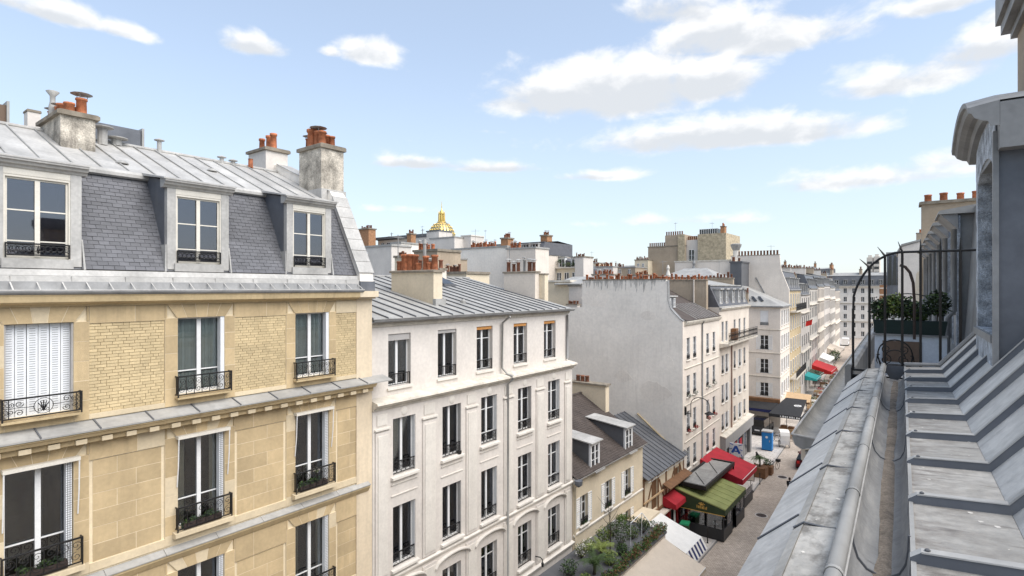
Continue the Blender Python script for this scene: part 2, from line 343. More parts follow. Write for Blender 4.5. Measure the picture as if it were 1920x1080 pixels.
# ---------------------------------------------------------------- building components
# local axes of a building: x along its front, y into it, z up; the front wall is y = 0
def wall(parent, mat, X0, X1, Z0, Z1, ops, y=0.0, D=8.0, rv=0.28, name='wall', sides=(True, True), back=True, rmat=None):
    xs = sorted({X0, X1, *[o[0] for o in ops], *[o[1] for o in ops]}); zs = sorted({Z0, Z1, *[o[2] for o in ops], *[o[3] for o in ops]})
    m = MB()
    for i in range(len(xs) - 1):
        for j in range(len(zs) - 1):
            cx, cz = (xs[i] + xs[i + 1]) / 2, (zs[j] + zs[j + 1]) / 2
            if any(o[0] < cx < o[1] and o[2] < cz < o[3] for o in ops): continue
            m.face((xs[i], y, zs[j]), (xs[i + 1], y, zs[j]), (xs[i + 1], y, zs[j + 1]), (xs[i], y, zs[j + 1]))
    m.cur = 1 if rmat else 0
    for a, b, c, d in ops:
        m.face((a, y, c), (a, y + rv, c), (a, y + rv, d), (a, y, d)); m.face((b, y, c), (b, y, d), (b, y + rv, d), (b, y + rv, c))
        m.face((a, y, d), (a, y + rv, d), (b, y + rv, d), (b, y, d)); m.face((a, y, c), (b, y, c), (b, y + rv, c), (a, y + rv, c))
    m.cur = 0
    if sides[0]: m.face((X0, y, Z0), (X0, y, Z1), (X0, D, Z1), (X0, D, Z0))
    if sides[1]: m.face((X1, y, Z0), (X1, D, Z0), (X1, D, Z1), (X1, y, Z1))
    if back: m.face((X0, D, Z0), (X0, D, Z1), (X1, D, Z1), (X1, D, Z0))
    return m.obj(name, [mat, rmat] if rmat else mat, parent)
def frame_mesh(w, h, rows, mat, bar=.045, leaves=2):
    def mk():
        m = MB(); b = bar
        m.box(0, b, -.03, .04, 0, h).box(w - b, w, -.03, .04, 0, h).box(b, w - b, -.03, .04, h - b, h).box(b, w - b, -.03, .04, 0, b * 1.6)
        if leaves == 2: m.box(w / 2 - b * 1.1, w / 2 + b * 1.1, -.045, .035, b, h - b)
        for q in rows:
            if leaves == 2:
                m.box(b, w / 2 - b, -.025, .025, h * q - .014, h * q + .014).box(w / 2 + b, w - b, -.025, .025, h * q - .014, h * q + .014)
            else: m.box(b, w - b, -.025, .025, h * q - .014, h * q + .014)
        return m.mesh('window_frame', mat)
    return cached(('fr', round(w, 3), round(h, 3), tuple(rows), mat, bar, leaves), mk)
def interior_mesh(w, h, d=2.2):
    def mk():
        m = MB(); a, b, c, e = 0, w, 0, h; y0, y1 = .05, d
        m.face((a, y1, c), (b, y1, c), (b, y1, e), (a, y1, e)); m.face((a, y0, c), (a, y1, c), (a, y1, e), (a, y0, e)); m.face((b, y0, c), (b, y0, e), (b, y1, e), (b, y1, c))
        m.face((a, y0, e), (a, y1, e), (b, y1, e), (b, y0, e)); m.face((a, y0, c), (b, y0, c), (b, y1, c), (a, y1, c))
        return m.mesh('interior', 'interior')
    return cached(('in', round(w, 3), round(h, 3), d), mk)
def curtain_mesh(w, h, mat):
    def mk():
        m = MB(); n = 36; ln = [(i * w / n, .03 * math.sin(i * 1.9) + .012 * math.sin(i * .83)) for i in range(n + 1)]
        for i in range(n): m.face((ln[i][0], ln[i][1], 0), (ln[i + 1][0], ln[i + 1][1], 0), (ln[i + 1][0], ln[i + 1][1], h), (ln[i][0], ln[i][1], h))
        return m.mesh('curtain', mat, True)
    return cached(('cu', round(w, 3), round(h, 3), mat), mk)
def window(parent, x0, x1, z0, z1, yd=.2, rows=(.36,), mat='white_paint', glass='glass', bar=.045, leaves=2, curtain=None, inside=True, one=False, name='window'):
    w, h = x1 - x0, z1 - z0
    o = link(name, frame_mesh(w, h, rows, mat, bar, leaves), parent, (x0, yd, z0))
    own, ox, oy, oz = (o, 0, 0, 0) if parent.parent is None else (parent, x0, yd, z0)
    zs = [bar * 1.6] + [h * q for q in rows] + [h - bar]
    cols = [(bar, w / 2 - bar), (w / 2 + bar, w - bar)] if leaves == 2 else [(bar, w - bar)]
    for a, b in cols:
        if one: blk('pane', own, ox + a, ox + b, oy - .004, oy + .004, oz + zs[0], oz + zs[-1], glass)
        else:
            for j in range(len(zs) - 1): blk('pane', own, ox + a, ox + b, oy - .004, oy + .004, oz + zs[j], oz + zs[j + 1], glass)
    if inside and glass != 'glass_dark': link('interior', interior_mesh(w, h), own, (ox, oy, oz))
    if curtain:
        if curtain[1] == 'both': spans = [(bar, w * .46), (w * .54, w - bar)]
        elif curtain[1] == 'sides': spans = [(bar, w * .22), (w * .78, w - bar)]
        else: spans = [(w * .55, w - bar)]
        for a, b in spans: link('curtain', curtain_mesh(b - a, h * .97, curtain[0]), own, (ox + a, oy + .09, oz + .02))
    return o
def flatten(o):
    for ch in [x for x in bpy.data.objects if x.parent == o]:
        m = o.matrix_basis @ ch.matrix_basis; ch.parent = o.parent; ch.matrix_basis = m
    bpy.data.objects.remove(o)
def rail_mesh(w, h, style, dep=.0, r=.009):
    def mk():
        m = MB(); T = lambda p, rr=r, n=4: m.tube(E3(p), rr, n)
        m.box(-.012, w + .012, -.02, .02, h - .02, h + .012)
        m.box(0, w, -.012, .012, .05, .075)
        for x in (0, w): m.box(x - .013, x + .013, -.013, .013, 0, h)
        if dep:
            for x in (0, w):
                m.box(x - .012, x + .012, .013, dep, h - .02, h + .008); m.box(x - .01, x + .01, .013, dep, .05, .072)
                for k in (.35, .7): m.box(x - .008, x + .008, dep * k - .008, dep * k + .008, .07, h - .02)
        lo, hi = .075, h - .02; c = (lo + hi) / 2; q = hi - lo
        if style == 'medallion':
            m.box(.09, .105, -.008, .008, lo, hi); m.box(w - .105, w - .09, -.008, .008, lo, hi)
            m.tube(E3(arc(w / 2, c, q * .44, 0, 360, 20)[:-1]), r, 4, True); 
            for a in (-50, -25, 0, 25, 50): T([(w / 2, c - q * .3), (w / 2 + q * .16 * math.sin(R(a)), c), (w / 2 + q * .34 * math.sin(R(a)), c + q * .30 * math.cos(R(a)))], r * 1.3)
            for sg in (-1, 1):
                T(spiral(w / 2 + sg * q * .17, c - q * .2, q * .14, q * .03, 90, sg * 1.3), r)
                for (fx, fz, rr, a) in ((.30, .28, .2, 0), (.30, -.28, .2, 180), (.40, .22, .15, 90), (.40, -.22, .15, 270)):
                    T(spiral(w / 2 + sg * w * fx, c + q * fz * .9, q * rr, q * .03, a, sg * 1.4), r)
                T([(w / 2 + sg * q * .44, c), (w / 2 + sg * w * .34, c + q * .05), (w / 2 + sg * (w / 2 - .1), c)], r)
                for fz in (.36, .12, -.12, -.36): m.tube(E3(arc(w / 2 + sg * (w / 2 - .045), c + q * fz, q * .09, 0, 360, 8)[:-1]), r * .9, 4, True)
        elif style == 'scroll':
            k = max(3, round(w / (q * .42))); st = w / k
            for i in range(k):
                x = st * (i + .5)
                T(spiral(x, c + q * .24, q * .2, q * .03, -90, 1.4), r); T(spiral(x, c - q * .24, q * .2, q * .03, 90, 1.4), r)
            for i in range(1, k): m.box(st * i - .007, st * i + .007, -.007, .007, lo, hi)
        elif style == 'cross':
            k = max(3, round(w / (q * .55))); st = w / k
            for i in range(k):
                x0, x1 = st * i, st * (i + 1)
                m.tube(E3(arc((x0 + x1) / 2, c, min(q, st) * .36, 0, 360, 10)[:-1]), r, 4, True); T([(x0, lo), (x1, hi)], r * .8); T([(x0, hi), (x1, lo)], r * .8)
                if i: m.box(x0 - .006, x0 + .006, -.006, .006, lo, hi)
        elif style == 'loops':
            k = max(3, round(w / .3)); st = w / k
            for i in range(k):
                x = st * (i + .5)
                if i % 2 == 0 or k < 4:
                    T([(x - st * .3, lo), (x + st * .25, c - q * .15), (x - st * .25, c + q * .15), (x + st * .3, hi)], r); T([(x + st * .3, lo), (x - st * .25, c - q * .15), (x + st * .25, c + q * .15), (x - st * .3, hi)], r)
                m.box(st * i - .006, st * i + .006, -.006, .006, lo, hi)
        elif style == 'bars':
            k = max(3, round(w / .12))
            for i in range(1, k): m.box(w * i / k - .006, w * i / k + .006, -.006, .006, lo, hi)
        elif style == 'lattice':
            k = max(6, round(w / (q * .5))); st = w / k
            for i in range(k):
                x = st * (i + .5); m.tube(E3(arc(x, c + q * .12, st * .52, 0, 360, 8)[:-1]), r, 4, True); m.tube(E3(arc(x, lo + q * .12, st * .4, 0, 180, 6)), r, 4)
            m.lathe([(.0, lo), (.03, c), (.0, hi)], w / 2, 0, 6)
        return m.mesh('railing', 'iron')
    return cached(('ra', round(w, 3), round(h, 3), style, dep, r), mk)
def railing(parent, x0, x1, y, z, h, style, dep=0.0, r=.009): return link('railing', rail_mesh(x1 - x0, h, style, dep, r), parent, (x0, y, z))
def pot_mesh(kind):
    def mk():
        m = MB()
        if kind == 'plain':
            m.lathe([(.115, 0), (.10, .42), (.125, .43), (.125, .5), (.085, .5), (.085, .2)], n=9, cap=False); m.cur = 1; m.lathe([(.0, .2), (.085, .2)], n=9, cap=False)
        elif kind == 'short':
            m.lathe([(.12, 0), (.115, .26), (.13, .27), (.13, .32), (.09, .32), (.09, .1)], n=9, cap=False); m.cur = 1; m.lathe([(.0, .1), (.09, .1)], n=9, cap=False)
        elif kind == 'hood':
            m.lathe([(.11, 0), (.10, .42), (.12, .43), (.12, .48), (.0, .48)], n=9, cap=False); m.cur = 2
            for a in range(3): m.tube([(.1 * math.cos(a * 2.1), .1 * math.sin(a * 2.1), .46), (.13 * math.cos(a * 2.1), .13 * math.sin(a * 2.1), .60)], .008, 4)
            m.lathe([(.22, .59), (.2, .60), (.03, .66), (0, .66)], n=10, cap=False); m.lathe([(0, .585), (.22, .59)], n=10, cap=False)
        elif kind == 'metal':
            m.cur = 2; m.lathe([(.075, 0), (.07, .55), (.10, .56), (.10, .62), (.0, .62)], n=8, cap=False); m.lathe([(.15, .70), (.02, .76)], n=8); m.tube([(0, 0, .6), (0, 0, .72)], .02, 4)
        elif kind == 'cowl':
            m.cur = 2; m.lathe([(.1, 0), (.1, .45), (.07, .6), (.07, .8), (.17, .95), (.14, .97), (0, .97)], n=10, cap=False)
        return m.mesh('pot_' + kind, ['clay_pot', 'soot', 'zinc_mid'], True)
    return cached(('pot', kind), mk)
def pot_brown(kind):
    def mk():
        me = pot_mesh(kind).copy(); me.materials[0] = MT['clay_brown']; return me
    return cached(('potb', kind), mk)
def chimney(parent, x0, x1, y0, y1, z0, z1, mat, pots=4, cap=.06, caph=.1, capmat='chimney_cap', kinds=('plain', 'plain', 'hood', 'short'), scale=1.0, brown=False, along=None, name='chimney'):
    o = MB().box(x0, x1, y0, y1, z0, z1).obj(name, mat, parent)
    MB().prism([(x0 - cap, z1 + .003), (x1 + cap, z1 + .003), (x1 + cap, z1 + caph), (x1 + cap * .3, z1 + caph + .03), (x0 - cap * .3, z1 + caph + .03), (x0 - cap, z1 + caph)], 'y', y0 - cap, y1 + cap).obj('cap', capmat, o)
    ax = along or ('x' if x1 - x0 > y1 - y0 else 'y')
    for i in range(pots):
        t = (i + .5) / pots; px, py = ((x0 + (x1 - x0) * t, (y0 + y1) / 2) if ax == 'x' else ((x0 + x1) / 2, y0 + (y1 - y0) * t))
        k = random.choice(kinds); s = scale * random.uniform(.85, 1.15)
        link('pot', (pot_brown if brown else pot_mesh)(k), o, (px + random.uniform(-.04, .04), py + random.uniform(-.03, .03), z1 + caph + .02), (0, 0, random.uniform(0, 6)), (s, s, s * random.uniform(.9, 1.2)))
    return o
def sill(parent, x0, x1, z, mat, out=.1, h=.07, name='sill'):
    return MB().prism([(-out, z - h), (-out, z - .012), (-.003, z), (-.003, z - h - .03), (-out * .6, z - h - .03)], 'x', x0, x1).obj(name, mat, parent)
def leafball(rad, n, size, seed, flat=.7):
    rnd = random.Random(seed); m = MB()
    for i in range(n):
        while True:
            p = Vector((rnd.uniform(-1, 1), rnd.uniform(-1, 1), rnd.uniform(-1, 1)))
            if .25 < p.length < 1: break
        p *= rad * rnd.uniform(.7, 1.1); p.z *= flat; a = Vector((rnd.gauss(0, 1), rnd.gauss(0, 1), rnd.gauss(0, .7))).normalized() * size * rnd.uniform(.6, 1.4)
        b = a.cross(Vector((rnd.gauss(0, 1), rnd.gauss(0, 1), rnd.gauss(0, 1)))).normalized() * size * .45
        m.cur = rnd.choice((0, 0, 1)); m.face(p - a, p + b, p + a, p - b)
    return m
# ================================================================ the setting
struct(MB().box(-1500, 1500, -1500, 1500, -.5, -.012).obj('ground', 'asphalt'))
struct(MB().prism([(-12.0, -20), (-2.0, -20), (-2.0, 41), (-7.5, 160), (-14.5, 232), (-23.5, 232), (-17.5, 130), (-13.0, 66), (-11.9, 41)], 'z', -.01, 0.0).obj('road', 'cobbles'))
struct(MB().prism([(-16.2, -20), (-12.15, -20), (-12.15, 41), (-13.25, 66), (-17.75, 130), (-23.75, 232), (-29, 232), (-24, 130), (-17, 66), (-16.2, 41)], 'z', -.01, .045).obj('pavement', 'pavement'))
for a, b in (((-12.15, -20), (-12.15, 41)), ((-12.15, 41), (-13.25, 66)), ((-13.25, 66), (-17.75, 130)), ((-17.75, 130), (-23.75, 232))):
    n_ = max(2, int(math.dist(a, b) / 1.2)); 
    if a[1] > 60: n_ = 12
    for i in range(n_):
        p = [(a[0] + (b[0] - a[0]) * t, a[1] + (b[1] - a[1]) * t) for t in (i / n_, (i + 1 - .012) / n_)]
        if p[1][1] < 24: continue
        struct(MB().hexa([(p[0][0], p[0][1], -.01), (p[0][0] + .16, p[0][1], -.01), (p[1][0] + .16, p[1][1], -.01), (p[1][0], p[1][1], -.01),
                          (p[0][0], p[0][1], .058), (p[0][0] + .15, p[0][1], .058), (p[1][0] + .15, p[1][1], .058), (p[1][0], p[1][1], .058)]).obj('kerb', 'kerb'))
h = lambda H: EYE - H

# ================================================================ yellow stone building with slate mansard
A = thing('stone_building', 'yellow stone building with brick panels, slate mansard and three zinc dormers', 'building', (-15.1, 0, 0), R(90))
BAY = [0.03, 3.30, 6.57, 9.79]; HW = .575
AR = [(.75, 2.70), (3.74, 6.08), (7.09, 9.35), (10.5, 12.7)]
ops = [(c - HW, c + HW, h(b), h(a)) for c in BAY for a, b in AR] + [(c - 1.1, c + 1.1, .3, 3.2) for c in BAY]
wall(A, 'stone_joint', -3, 11.40, 0, h(.10), ops, y=.045, D=10, rv=.26, sides=(True, False))
for c in BAY:
    o = window(A, c - 1.1, c + 1.1, .3, 3.2, .26, rows=(.75,), mat='dark_shop', glass='glass_dark')
# party-wall pier at the right end
MB().box(11.40, 12.03, 0.0, 10, 0, h(.36)).obj('pier', 'pier_plaster', A)
MB().box(11.36, 12.06, -.16, .3, h(.36) + .002, h(.30)).box(11.34, 12.08, -.28, .3, h(.30) + .002, h(.10)).obj('pier_capital', 'pier_plaster', A)
# dressed stones: piers (proud), lintels, panels (set back)
NST = [0]; JT = MB()
def stone(x0, x1, H0, H1, y, mat='stone', g=.006):
    if x1 - x0 < .03 or H1 - H0 < .03: return
    NST[0] += 1; blk('stone', A, x0 + g, x1 - g, y + random.uniform(0, .004), .06, h(H1) + g, h(H0) - g, mat)
def courses(x0, x1, H0, H1, y, ch, lens, mat='stone', off=0):
    n = max(1, round((H1 - H0) / ch)); c = (H1 - H0) / n
    JT.box(x0 + .002, x1 - .002, y + .0055, .0449, h(H1) + .002, h(H0) - .002)
    for i in range(n):
        x = x0; k = 0
        ln = lens * (.55 if (i + off) % 2 else 1.0)
        while x < x1 - .02:
            e = min(x1, x + ln)
            if x1 - e < lens * .25: e = x1
            stone(x, e, H0 + i * c, H0 + (i + 1) * c, y, mat if not (y == 0.0 and random.random() < .12) else 'stone_pale'); x = e; ln = lens * random.uniform(.85, 1.15)
SP = [(4.16, 5.70), (7.42, 8.92), (10.62, 11.40)]       # spandrel panels between the bays
edge = {0: (2.44, 4.16), 1: (5.70, 7.42), 2: (8.92, 10.62)}
def voussoirs(c, H0, H1, n=5, y=-.004):
    top, bot = HW + .24, HW + .02
    JT.hexa([(c - bot, y + .006, h(H1)), (c + bot, y + .006, h(H1)), (c + bot, .0448, h(H1)), (c - bot, .0448, h(H1)), (c - top, y + .006, h(H0)), (c + top, y + .006, h(H0)), (c + top, .0448, h(H0)), (c - top, .0448, h(H0))])
    for i in range(n):
        a, b = -1 + 2 * i / n, -1 + 2 * (i + 1) / n; g = .007
        MB().hexa([(c + a * bot + g, y, h(H1)), (c + b * bot - g, y, h(H1)), (c + b * bot - g, .06, h(H1)), (c + a * bot + g, .06, h(H1)),
                   (c + a * top + g, y, h(H0)), (c + b * top - g, y, h(H0)), (c + b * top - g, .06, h(H0)), (c + a * top + g, .06, h(H0))]).obj('voussoir', 'stone' if random.random() < .85 else 'stone_pale', A)
for i, c in enumerate(BAY[1:]):
    e0, e1 = edge[i]
    for r, (H0, H1) in enumerate(AR[:3]):
        top = (.40, 3.42, 6.78)[r]; bot = (2.95, 6.40, 9.6)[r]
        voussoirs(c, top, H0)
        stone(e0, c - HW - .24, top, H0, .0); stone(c + HW + .24, e1, top, H0, .0)
        courses(e0, c - HW, H0, bot - .25 if r else bot, 0.0, .47, 1.2, off=i); courses(c + HW, e1, H0, bot - .25 if r else bot, 0.0, .47, 1.2, off=i + 1)
        if r == 0: courses(c - HW, c + HW, H1, bot, 0.0, .25, 1.2)
        else: courses(e0, e1, bot - .25, bot, 0.0, .25, 1.2, 'stone_pale')
    if i < 3:
        s0, s1 = SP[i]
        for r in range(3):
            top = (.40, 3.42, 6.78)[r]; bot = (2.95, 6.40, 9.6)[r]
            if r == 0:
                courses(s0, s1, top, .80, 0.0, .4, .9, 'stone' if i < 2 else 'stone_pale'); courses(s0, s1, 2.83, bot, .0, .14, 1.6, 'stone_pale')
            else:
                ph = (3.88, 7.45)[r - 1]
                courses(s0, s1, top, ph, 0.0, .46, .95, off=i); courses(s0 + .07, s1 - .07 if i < 2 else s1, ph + .012, bot - .21, .028, .41, .86, off=i + r)
                courses(s0, s1, bot - .20, bot, .0, .2, 1.6, 'stone_pale')
courses(11.40, 11.41, 1, 2, 0, 1, 1)
o = JT.obj('mortar_joints', 'stone_joint', A); o['kind'] = 'stuff'
# brick panels
NB = 0; rest = MB()
for s0, s1 in SP: MB().face((s0, .043, h(2.83)), (s1 - .01, .043, h(2.83)), (s1 - .01, .043, h(.80)), (s0, .043, h(.80))).obj('mortar_bed', 'mortar_brown', A)
for s0, s1 in SP:
    n = 28; ch = 2.03 / n
    for i in range(n):
        x = s0; z1 = h(.80) - i * ch; z0 = z1 - ch; first = (.22, .11, .165)[i % 3]
        while x < s1 - .01:
            e = min(s1, x + first); first = .225 if random.random() < .9 else .115
            if e - x > .02:
                y0 = .022 + random.uniform(0, .006); g = .0045
                if NB < 300: blk('brick', A, x + g, e - g, y0, .05, z0 + g, z1 - g, 'brick_yellow'); NB += 1
                else: rest.box(x + g, e - g, y0, .05, z0 + g, z1 - g)
            x = e
o = rest.obj('brickwork', 'brick_yellow', A); o['kind'] = 'stuff'
# cornice under the gutter, moulded ledges with zinc covering, dentils
MB().prism([(.03, h(.40)), (-.05, h(.40)), (-.07, h(.36)), (-.16, h(.345)), (-.20, h(.33)), (-.26, h(.30)), (-.28, h(.18)), (-.30, h(.145)), (.03, h(.145))], 'x', -3, 11.338).obj('cornice', 'stone_cornice', A)
MB().prism([(.03, h(3.02)), (-.42, h(3.12)), (-.44, h(3.17)), (-.40, h(3.20)), (-.36, h(3.27)), (-.24, h(3.30)), (-.22, h(3.42)), (.03, h(3.42))], 'x', -3, 11.90).obj('cornice', 'stone_cornice', A)
for i in range(32):
    x = -2.8 + .474 * i
    if x < 11.75: blk('dentil', A, x, x + .2, -.32, -.18, h(3.41), h(3.305), 'stone_pale')
for i in range(15):
    x = -3 + 1.035 * i; MB().hexa([(x, -.47, h(3.135)), (x + 1.028, -.47, h(3.135)), (x + 1.028, .05, h(2.99)), (x, .05, h(2.99)), (x, -.47, h(3.10)), (x + 1.028, -.47, h(3.10)), (x + 1.028, .05, h(2.97)), (x, .05, h(2.97))]).obj('zinc_sheet', 'zinc_mid', A)
    if i: MB().hexa([(x - .016, -.475, h(3.10)), (x + .012, -.475, h(3.10)), (x + .012, .02, h(2.975)), (x - .016, .02, h(2.975)), (x - .016, -.475, h(3.078)), (x + .012, -.475, h(3.078)), (x + .012, .02, h(2.952)), (x - .016, .02, h(2.952))]).obj('seam', 'zinc_seam', A)
MB().prism([(.03, h(6.52)), (-.12, h(6.56)), (-.13, h(6.62)), (-.08, h(6.70)), (-.03, h(6.78)), (.03, h(6.78))], 'x', -3, 11.86).obj('string_course', 'stone_cornice', A)
for i in range(12):
    x = -3 + 1.24 * i; MB().hexa([(x, -.155, h(6.565)), (x + 1.23, -.155, h(6.565)), (x + 1.23, .04, h(6.47)), (x, .04, h(6.47)), (x, -.155, h(6.54)), (x + 1.23, -.155, h(6.54)), (x + 1.23, .04, h(6.45)), (x, .04, h(6.45))]).obj('zinc_sheet', 'zinc_mid', A)
MB().prism([(.03, h(9.9)), (-.12, h(9.92)), (-.13, h(10.0)), (.03, h(10.1))], 'x', -3, 11.86).obj('string_course', 'stone_cornice', A)
# windows of the stone floors
def plants(parent, x0, x1, y, z, seed, flowers=None):
    rnd = random.Random(seed); m = MB()
    for k in range(int((x1 - x0) / .12) + 1):
        b = leafball(.13, 40, .05, seed + k, .9); ox, oz = x0 + (x1 - x0) * rnd.random(), z + rnd.uniform(.02, .16)
        i = len(m.v); m.v += [(p[0] + ox, p[1] * .6 + y, p[2] + oz) for p in b.v]; m.f += [tuple(q + i for q in f) for f in b.f]; m.mi += b.mi
    return m
for i, c in enumerate(BAY):
    for r, (a, b) in enumerate(AR):
        if r == 0 and i == 1:                                  # folded metal shutters, closed
            o = link('shutter', None, A, (c - HW, .16, h(b)))
            m = MB(); wv = 2 * HW / 6
            for k in range(6):
                m.box(k * wv + .006, (k + 1) * wv - .006, (k % 2) * .012, .03, 0, b - a - .02)
            p = m.obj('leaf', 'shutter_white', o)
            sl = MB()
            for k in range(6):
                for q in range(36):
                    z = .08 + q * .05
                    if z < b - a - .06: sl.box(k * wv + .045, (k + 1) * wv - .045, (k % 2) * .012 - .003, .02, z, z + .012)
            p = sl.obj('louvre_slots', 'shutter_slot', o); p['kind'] = 'stuff'
            MB().box(-.0, .03, -.12, .04, 0, b - a).obj('guide', 'grey_shutter', o); MB().box(2 * HW - .03, 2 * HW, -.12, .04, 0, b - a).obj('guide', 'grey_shutter', o)
        else:
            window(A, c - HW, c + HW, h(b), h(a), .23, rows=(.30,), curtain=('curtain', 'both') if r == 0 else (('curtain_cream', 'sides') if (i + r) % 2 else None))
            if r == 0:
                MB().box(c + HW - .10, c + HW - .002, .02, .2, h(b), h(a) - .002).obj('folded_shutter', 'shutter_white', A)
            if r > 0:                                          # folded louvred shutters and a pale awning box on arms
                m = MB()
                for k in range(3): m.box(c + HW - .13 + k * .04, c + HW - .105 + k * .04, .03, .19, h(b), h(a) - .01)
                o = m.obj('folded_shutter', 'shutter_white', A)
                sl = MB()
                for q in range(44): sl.box(c + HW - .132, c + HW - .03, .026, .031, h(b) + .05 + q * .05, h(b) + .062 + q * .05)
                p = sl.obj('louvre_slots', 'shutter_slot', o); p['kind'] = 'stuff'
            if r == 1:
                o = MB().box(c - HW - .05, c + HW + .09, -.15, .02, h(a) - .045, h(a) + .035).obj('awning_box', 'cream_paint', A)
                for sx_ in (c - HW - .03, c + HW + .07):
                    MB().tube([(sx_, -.13, h(a) - .03), (sx_, -.10, h(a) - .7), (sx_, -.02, h(a) - 1.25)], .014, 5).obj('awning_arm', 'white_paint', o)
        if r == 0: railing(A, c - HW - .06, c + HW + .1, -.17, h(b) - .03, .46 if i == 1 else .52, 'medallion' if i == 1 else 'scroll', .17, .008)
        else: railing(A, c - HW - .06, c + HW + .12, -.15, h(b) - .005, .60, 'scroll', .14, .008)
        if r > 0: sill(A, c - HW - .13, c + HW + .16, h(b) - .01, 'stone_pale', .19, .12)
        else: blk('sill', A, c - HW - .08, c + HW + .1, -.2, .0, h(b) - .075, h(b) - .033, 'stone_cornice')
        if r == 1 and i in (1, 2, 3):
            p = plants(A, c - .45, c + .40, -.05, h(b) + .08, 40 + i).obj('window_plants', ['leaf_dark', 'leaf'], A); p['kind'] = 'stuff'
            MB().box(c - .48, c + .44, -.13, .05, h(b) + .01, h(b) + .16).obj('window_box', 'iron_rust', A)
b_ = leafball(.12, 60, .035, 91); b_.obj('potted_flowers', ['flower_white', 'leaf_light'], A, (BAY[3] + .1, -.05, h(6.08) + .5))
# gutter with straps
MB().sheet([(-.05, h(-.14)), (-.085, h(.0)), (-.13, h(.075)), (-.21, h(.11)), (-.29, h(.095)), (-.33, h(.055)), (-.345, h(.045)), (-.355, h(.065)), (-.34, h(.105)), (-.30, h(.14))], 'x', -3, 11.46).obj('gutter', 'lead_grey', A, smooth=True)  # darker than bead and straps: shade inside the trough painted as colour
MB().tube([(-3, -.345, h(.05)), (11.46, -.345, h(.05))], .014, 6).obj('gutter_bead', 'zinc_light', A)
for i in range(34):
    x = -2.8 + .43 * i
    if x < 11.4: MB().hexa([(x, -.335, h(.045)), (x + .026, -.335, h(.045)), (x + .026, -.05, h(-.12)), (x, -.05, h(-.12)), (x, -.335, h(.035)), (x + .026, -.335, h(.035)), (x + .026, -.05, h(-.13)), (x, -.05, h(-.13))]).obj('gutter_strap', 'zinc_light', A)
# mansard: zinc aprons, slates, nosing, zinc sheets above
MB().prism([(-.05, h(-.14)), (-.02, h(-.26)), (.02, h(-.265)), (.2, h(-.265)), (.2, h(-.1)), (-.04, h(-.1))], 'x', -3, 11.5).obj('zinc_apron', 'zinc_light', A)
MB().prism([(.012, h(-.268)), (.06, h(-.40)), (.2, h(-.40)), (.2, h(-.268))], 'x', -3, 11.5).obj('zinc_apron', 'zinc_light', A)
for i in range(14): blk('seam', A, -2.3 + i * 1.02, -2.285 + i * 1.02, -.05, .0, h(-.13), h(-.255), 'zinc_mid')
MY0, MZ0, MY1, MZ1 = .13, h(-.42), 1.45, h(-2.87)
MB().face((-3, MY0 + .03, MZ0), (11.5, MY0 + .03, MZ0), (11.5, MY1 + .03, MZ1), (-3, MY1 + .03, MZ1)).obj('roof_boarding', 'zinc_dark', A)
slen = math.hypot(MY1 - MY0, MZ1 - MZ0); sang = math.atan2(MZ1 - MZ0, MY1 - MY0); NR = 25; ex = slen / NR
sl_me = MB().hexa([(.004, -.016, 0), (.211, -.016, 0), (.211, -.004, 0), (.004, -.004, 0), (.004, -.004, ex * 1.25), (.211, -.004, ex * 1.25), (.211, .004, ex * 1.25), (.004, .004, ex * 1.25)]).mesh('slate', 'slate')
ns = 0; rest = MB()
for s0, s1 in ((4.06, 5.82), (7.32, 9.06), (10.53, 11.52), (.80, 2.54), (-3, -.73)):
    for i in range(NR):
        x = s0 - (.107 if i % 2 else 0) - .02
        while x < s1:
            a = max(x, s0) - x; e = min(x + .215, s1) - x
            t = i / NR; y, z = MY0 + (MY1 - MY0) * t, MZ0 + (MZ1 - MZ0) * t
            if e - a > .03:
                if ns < 300 and s0 > 4:
                    sc = (e - a) / .215; link('slate', sl_me, A, (x + a, y + random.uniform(-.004, .003), z), (sang - math.pi / 2, random.uniform(-.006, .006), 0), (sc, 1, 1)); ns += 1
                else:
                    q = random.uniform(-.004, .003); d = Vector((0, math.cos(sang), math.sin(sang))) * ex * 1.25; nn = Vector((0, math.sin(sang), -math.cos(sang)))
                    P = lambda xx, k, o_: tuple(Vector((x + xx, y, z)) + d * k - nn * (o_ + q))
                    rest.hexa([P(a + .004, 0, .016), P(e - .004, 0, .016), P(e - .004, 0, .004), P(a + .004, 0, .004), P(a + .004, 1, .004), P(e - .004, 1, .004), P(e - .004, 1, -.004), P(a + .004, 1, -.004)])
            x += .215
o = rest.obj('slating', 'slate', A); o['kind'] = 'stuff'
MB().prism([(1.36, h(-2.80)), (1.30, h(-2.84)), (1.30, h(-2.92)), (1.36, h(-2.99)), (1.46, h(-3.02)), (1.62, h(-3.06)), (1.62, h(-2.85))], 'x', -3, 11.52).obj('zinc_nosing', 'zinc_light', A)
RY0, RZ0, RY1, RZ1 = 1.56, h(-3.02), 5.0, h(-4.44)
for i in range(24):
    x = -3 + .605 * i; e = min(x + .6, 11.5)
    MB().hexa([(x, RY0, RZ0 - .03), (e, RY0, RZ0 - .03), (e, RY1, RZ1 - .03), (x, RY1, RZ1 - .03), (x, RY0, RZ0), (e, RY0, RZ0), (e, RY1, RZ1), (x, RY1, RZ1)]).obj('zinc_sheet', 'zinc_light', A)
    if i: MB().hexa([(x - .022, RY0 + .02, RZ0), (x + .018, RY0 + .02, RZ0), (x + .018, RY1, RZ1), (x - .022, RY1, RZ1), (x - .018, RY0 + .02, RZ0 + .045), (x + .014, RY0 + .02, RZ0 + .045), (x + .014, RY1, RZ1 + .045), (x - .018, RY1, RZ1 + .045)]).obj('seam', 'zinc_mid', A)
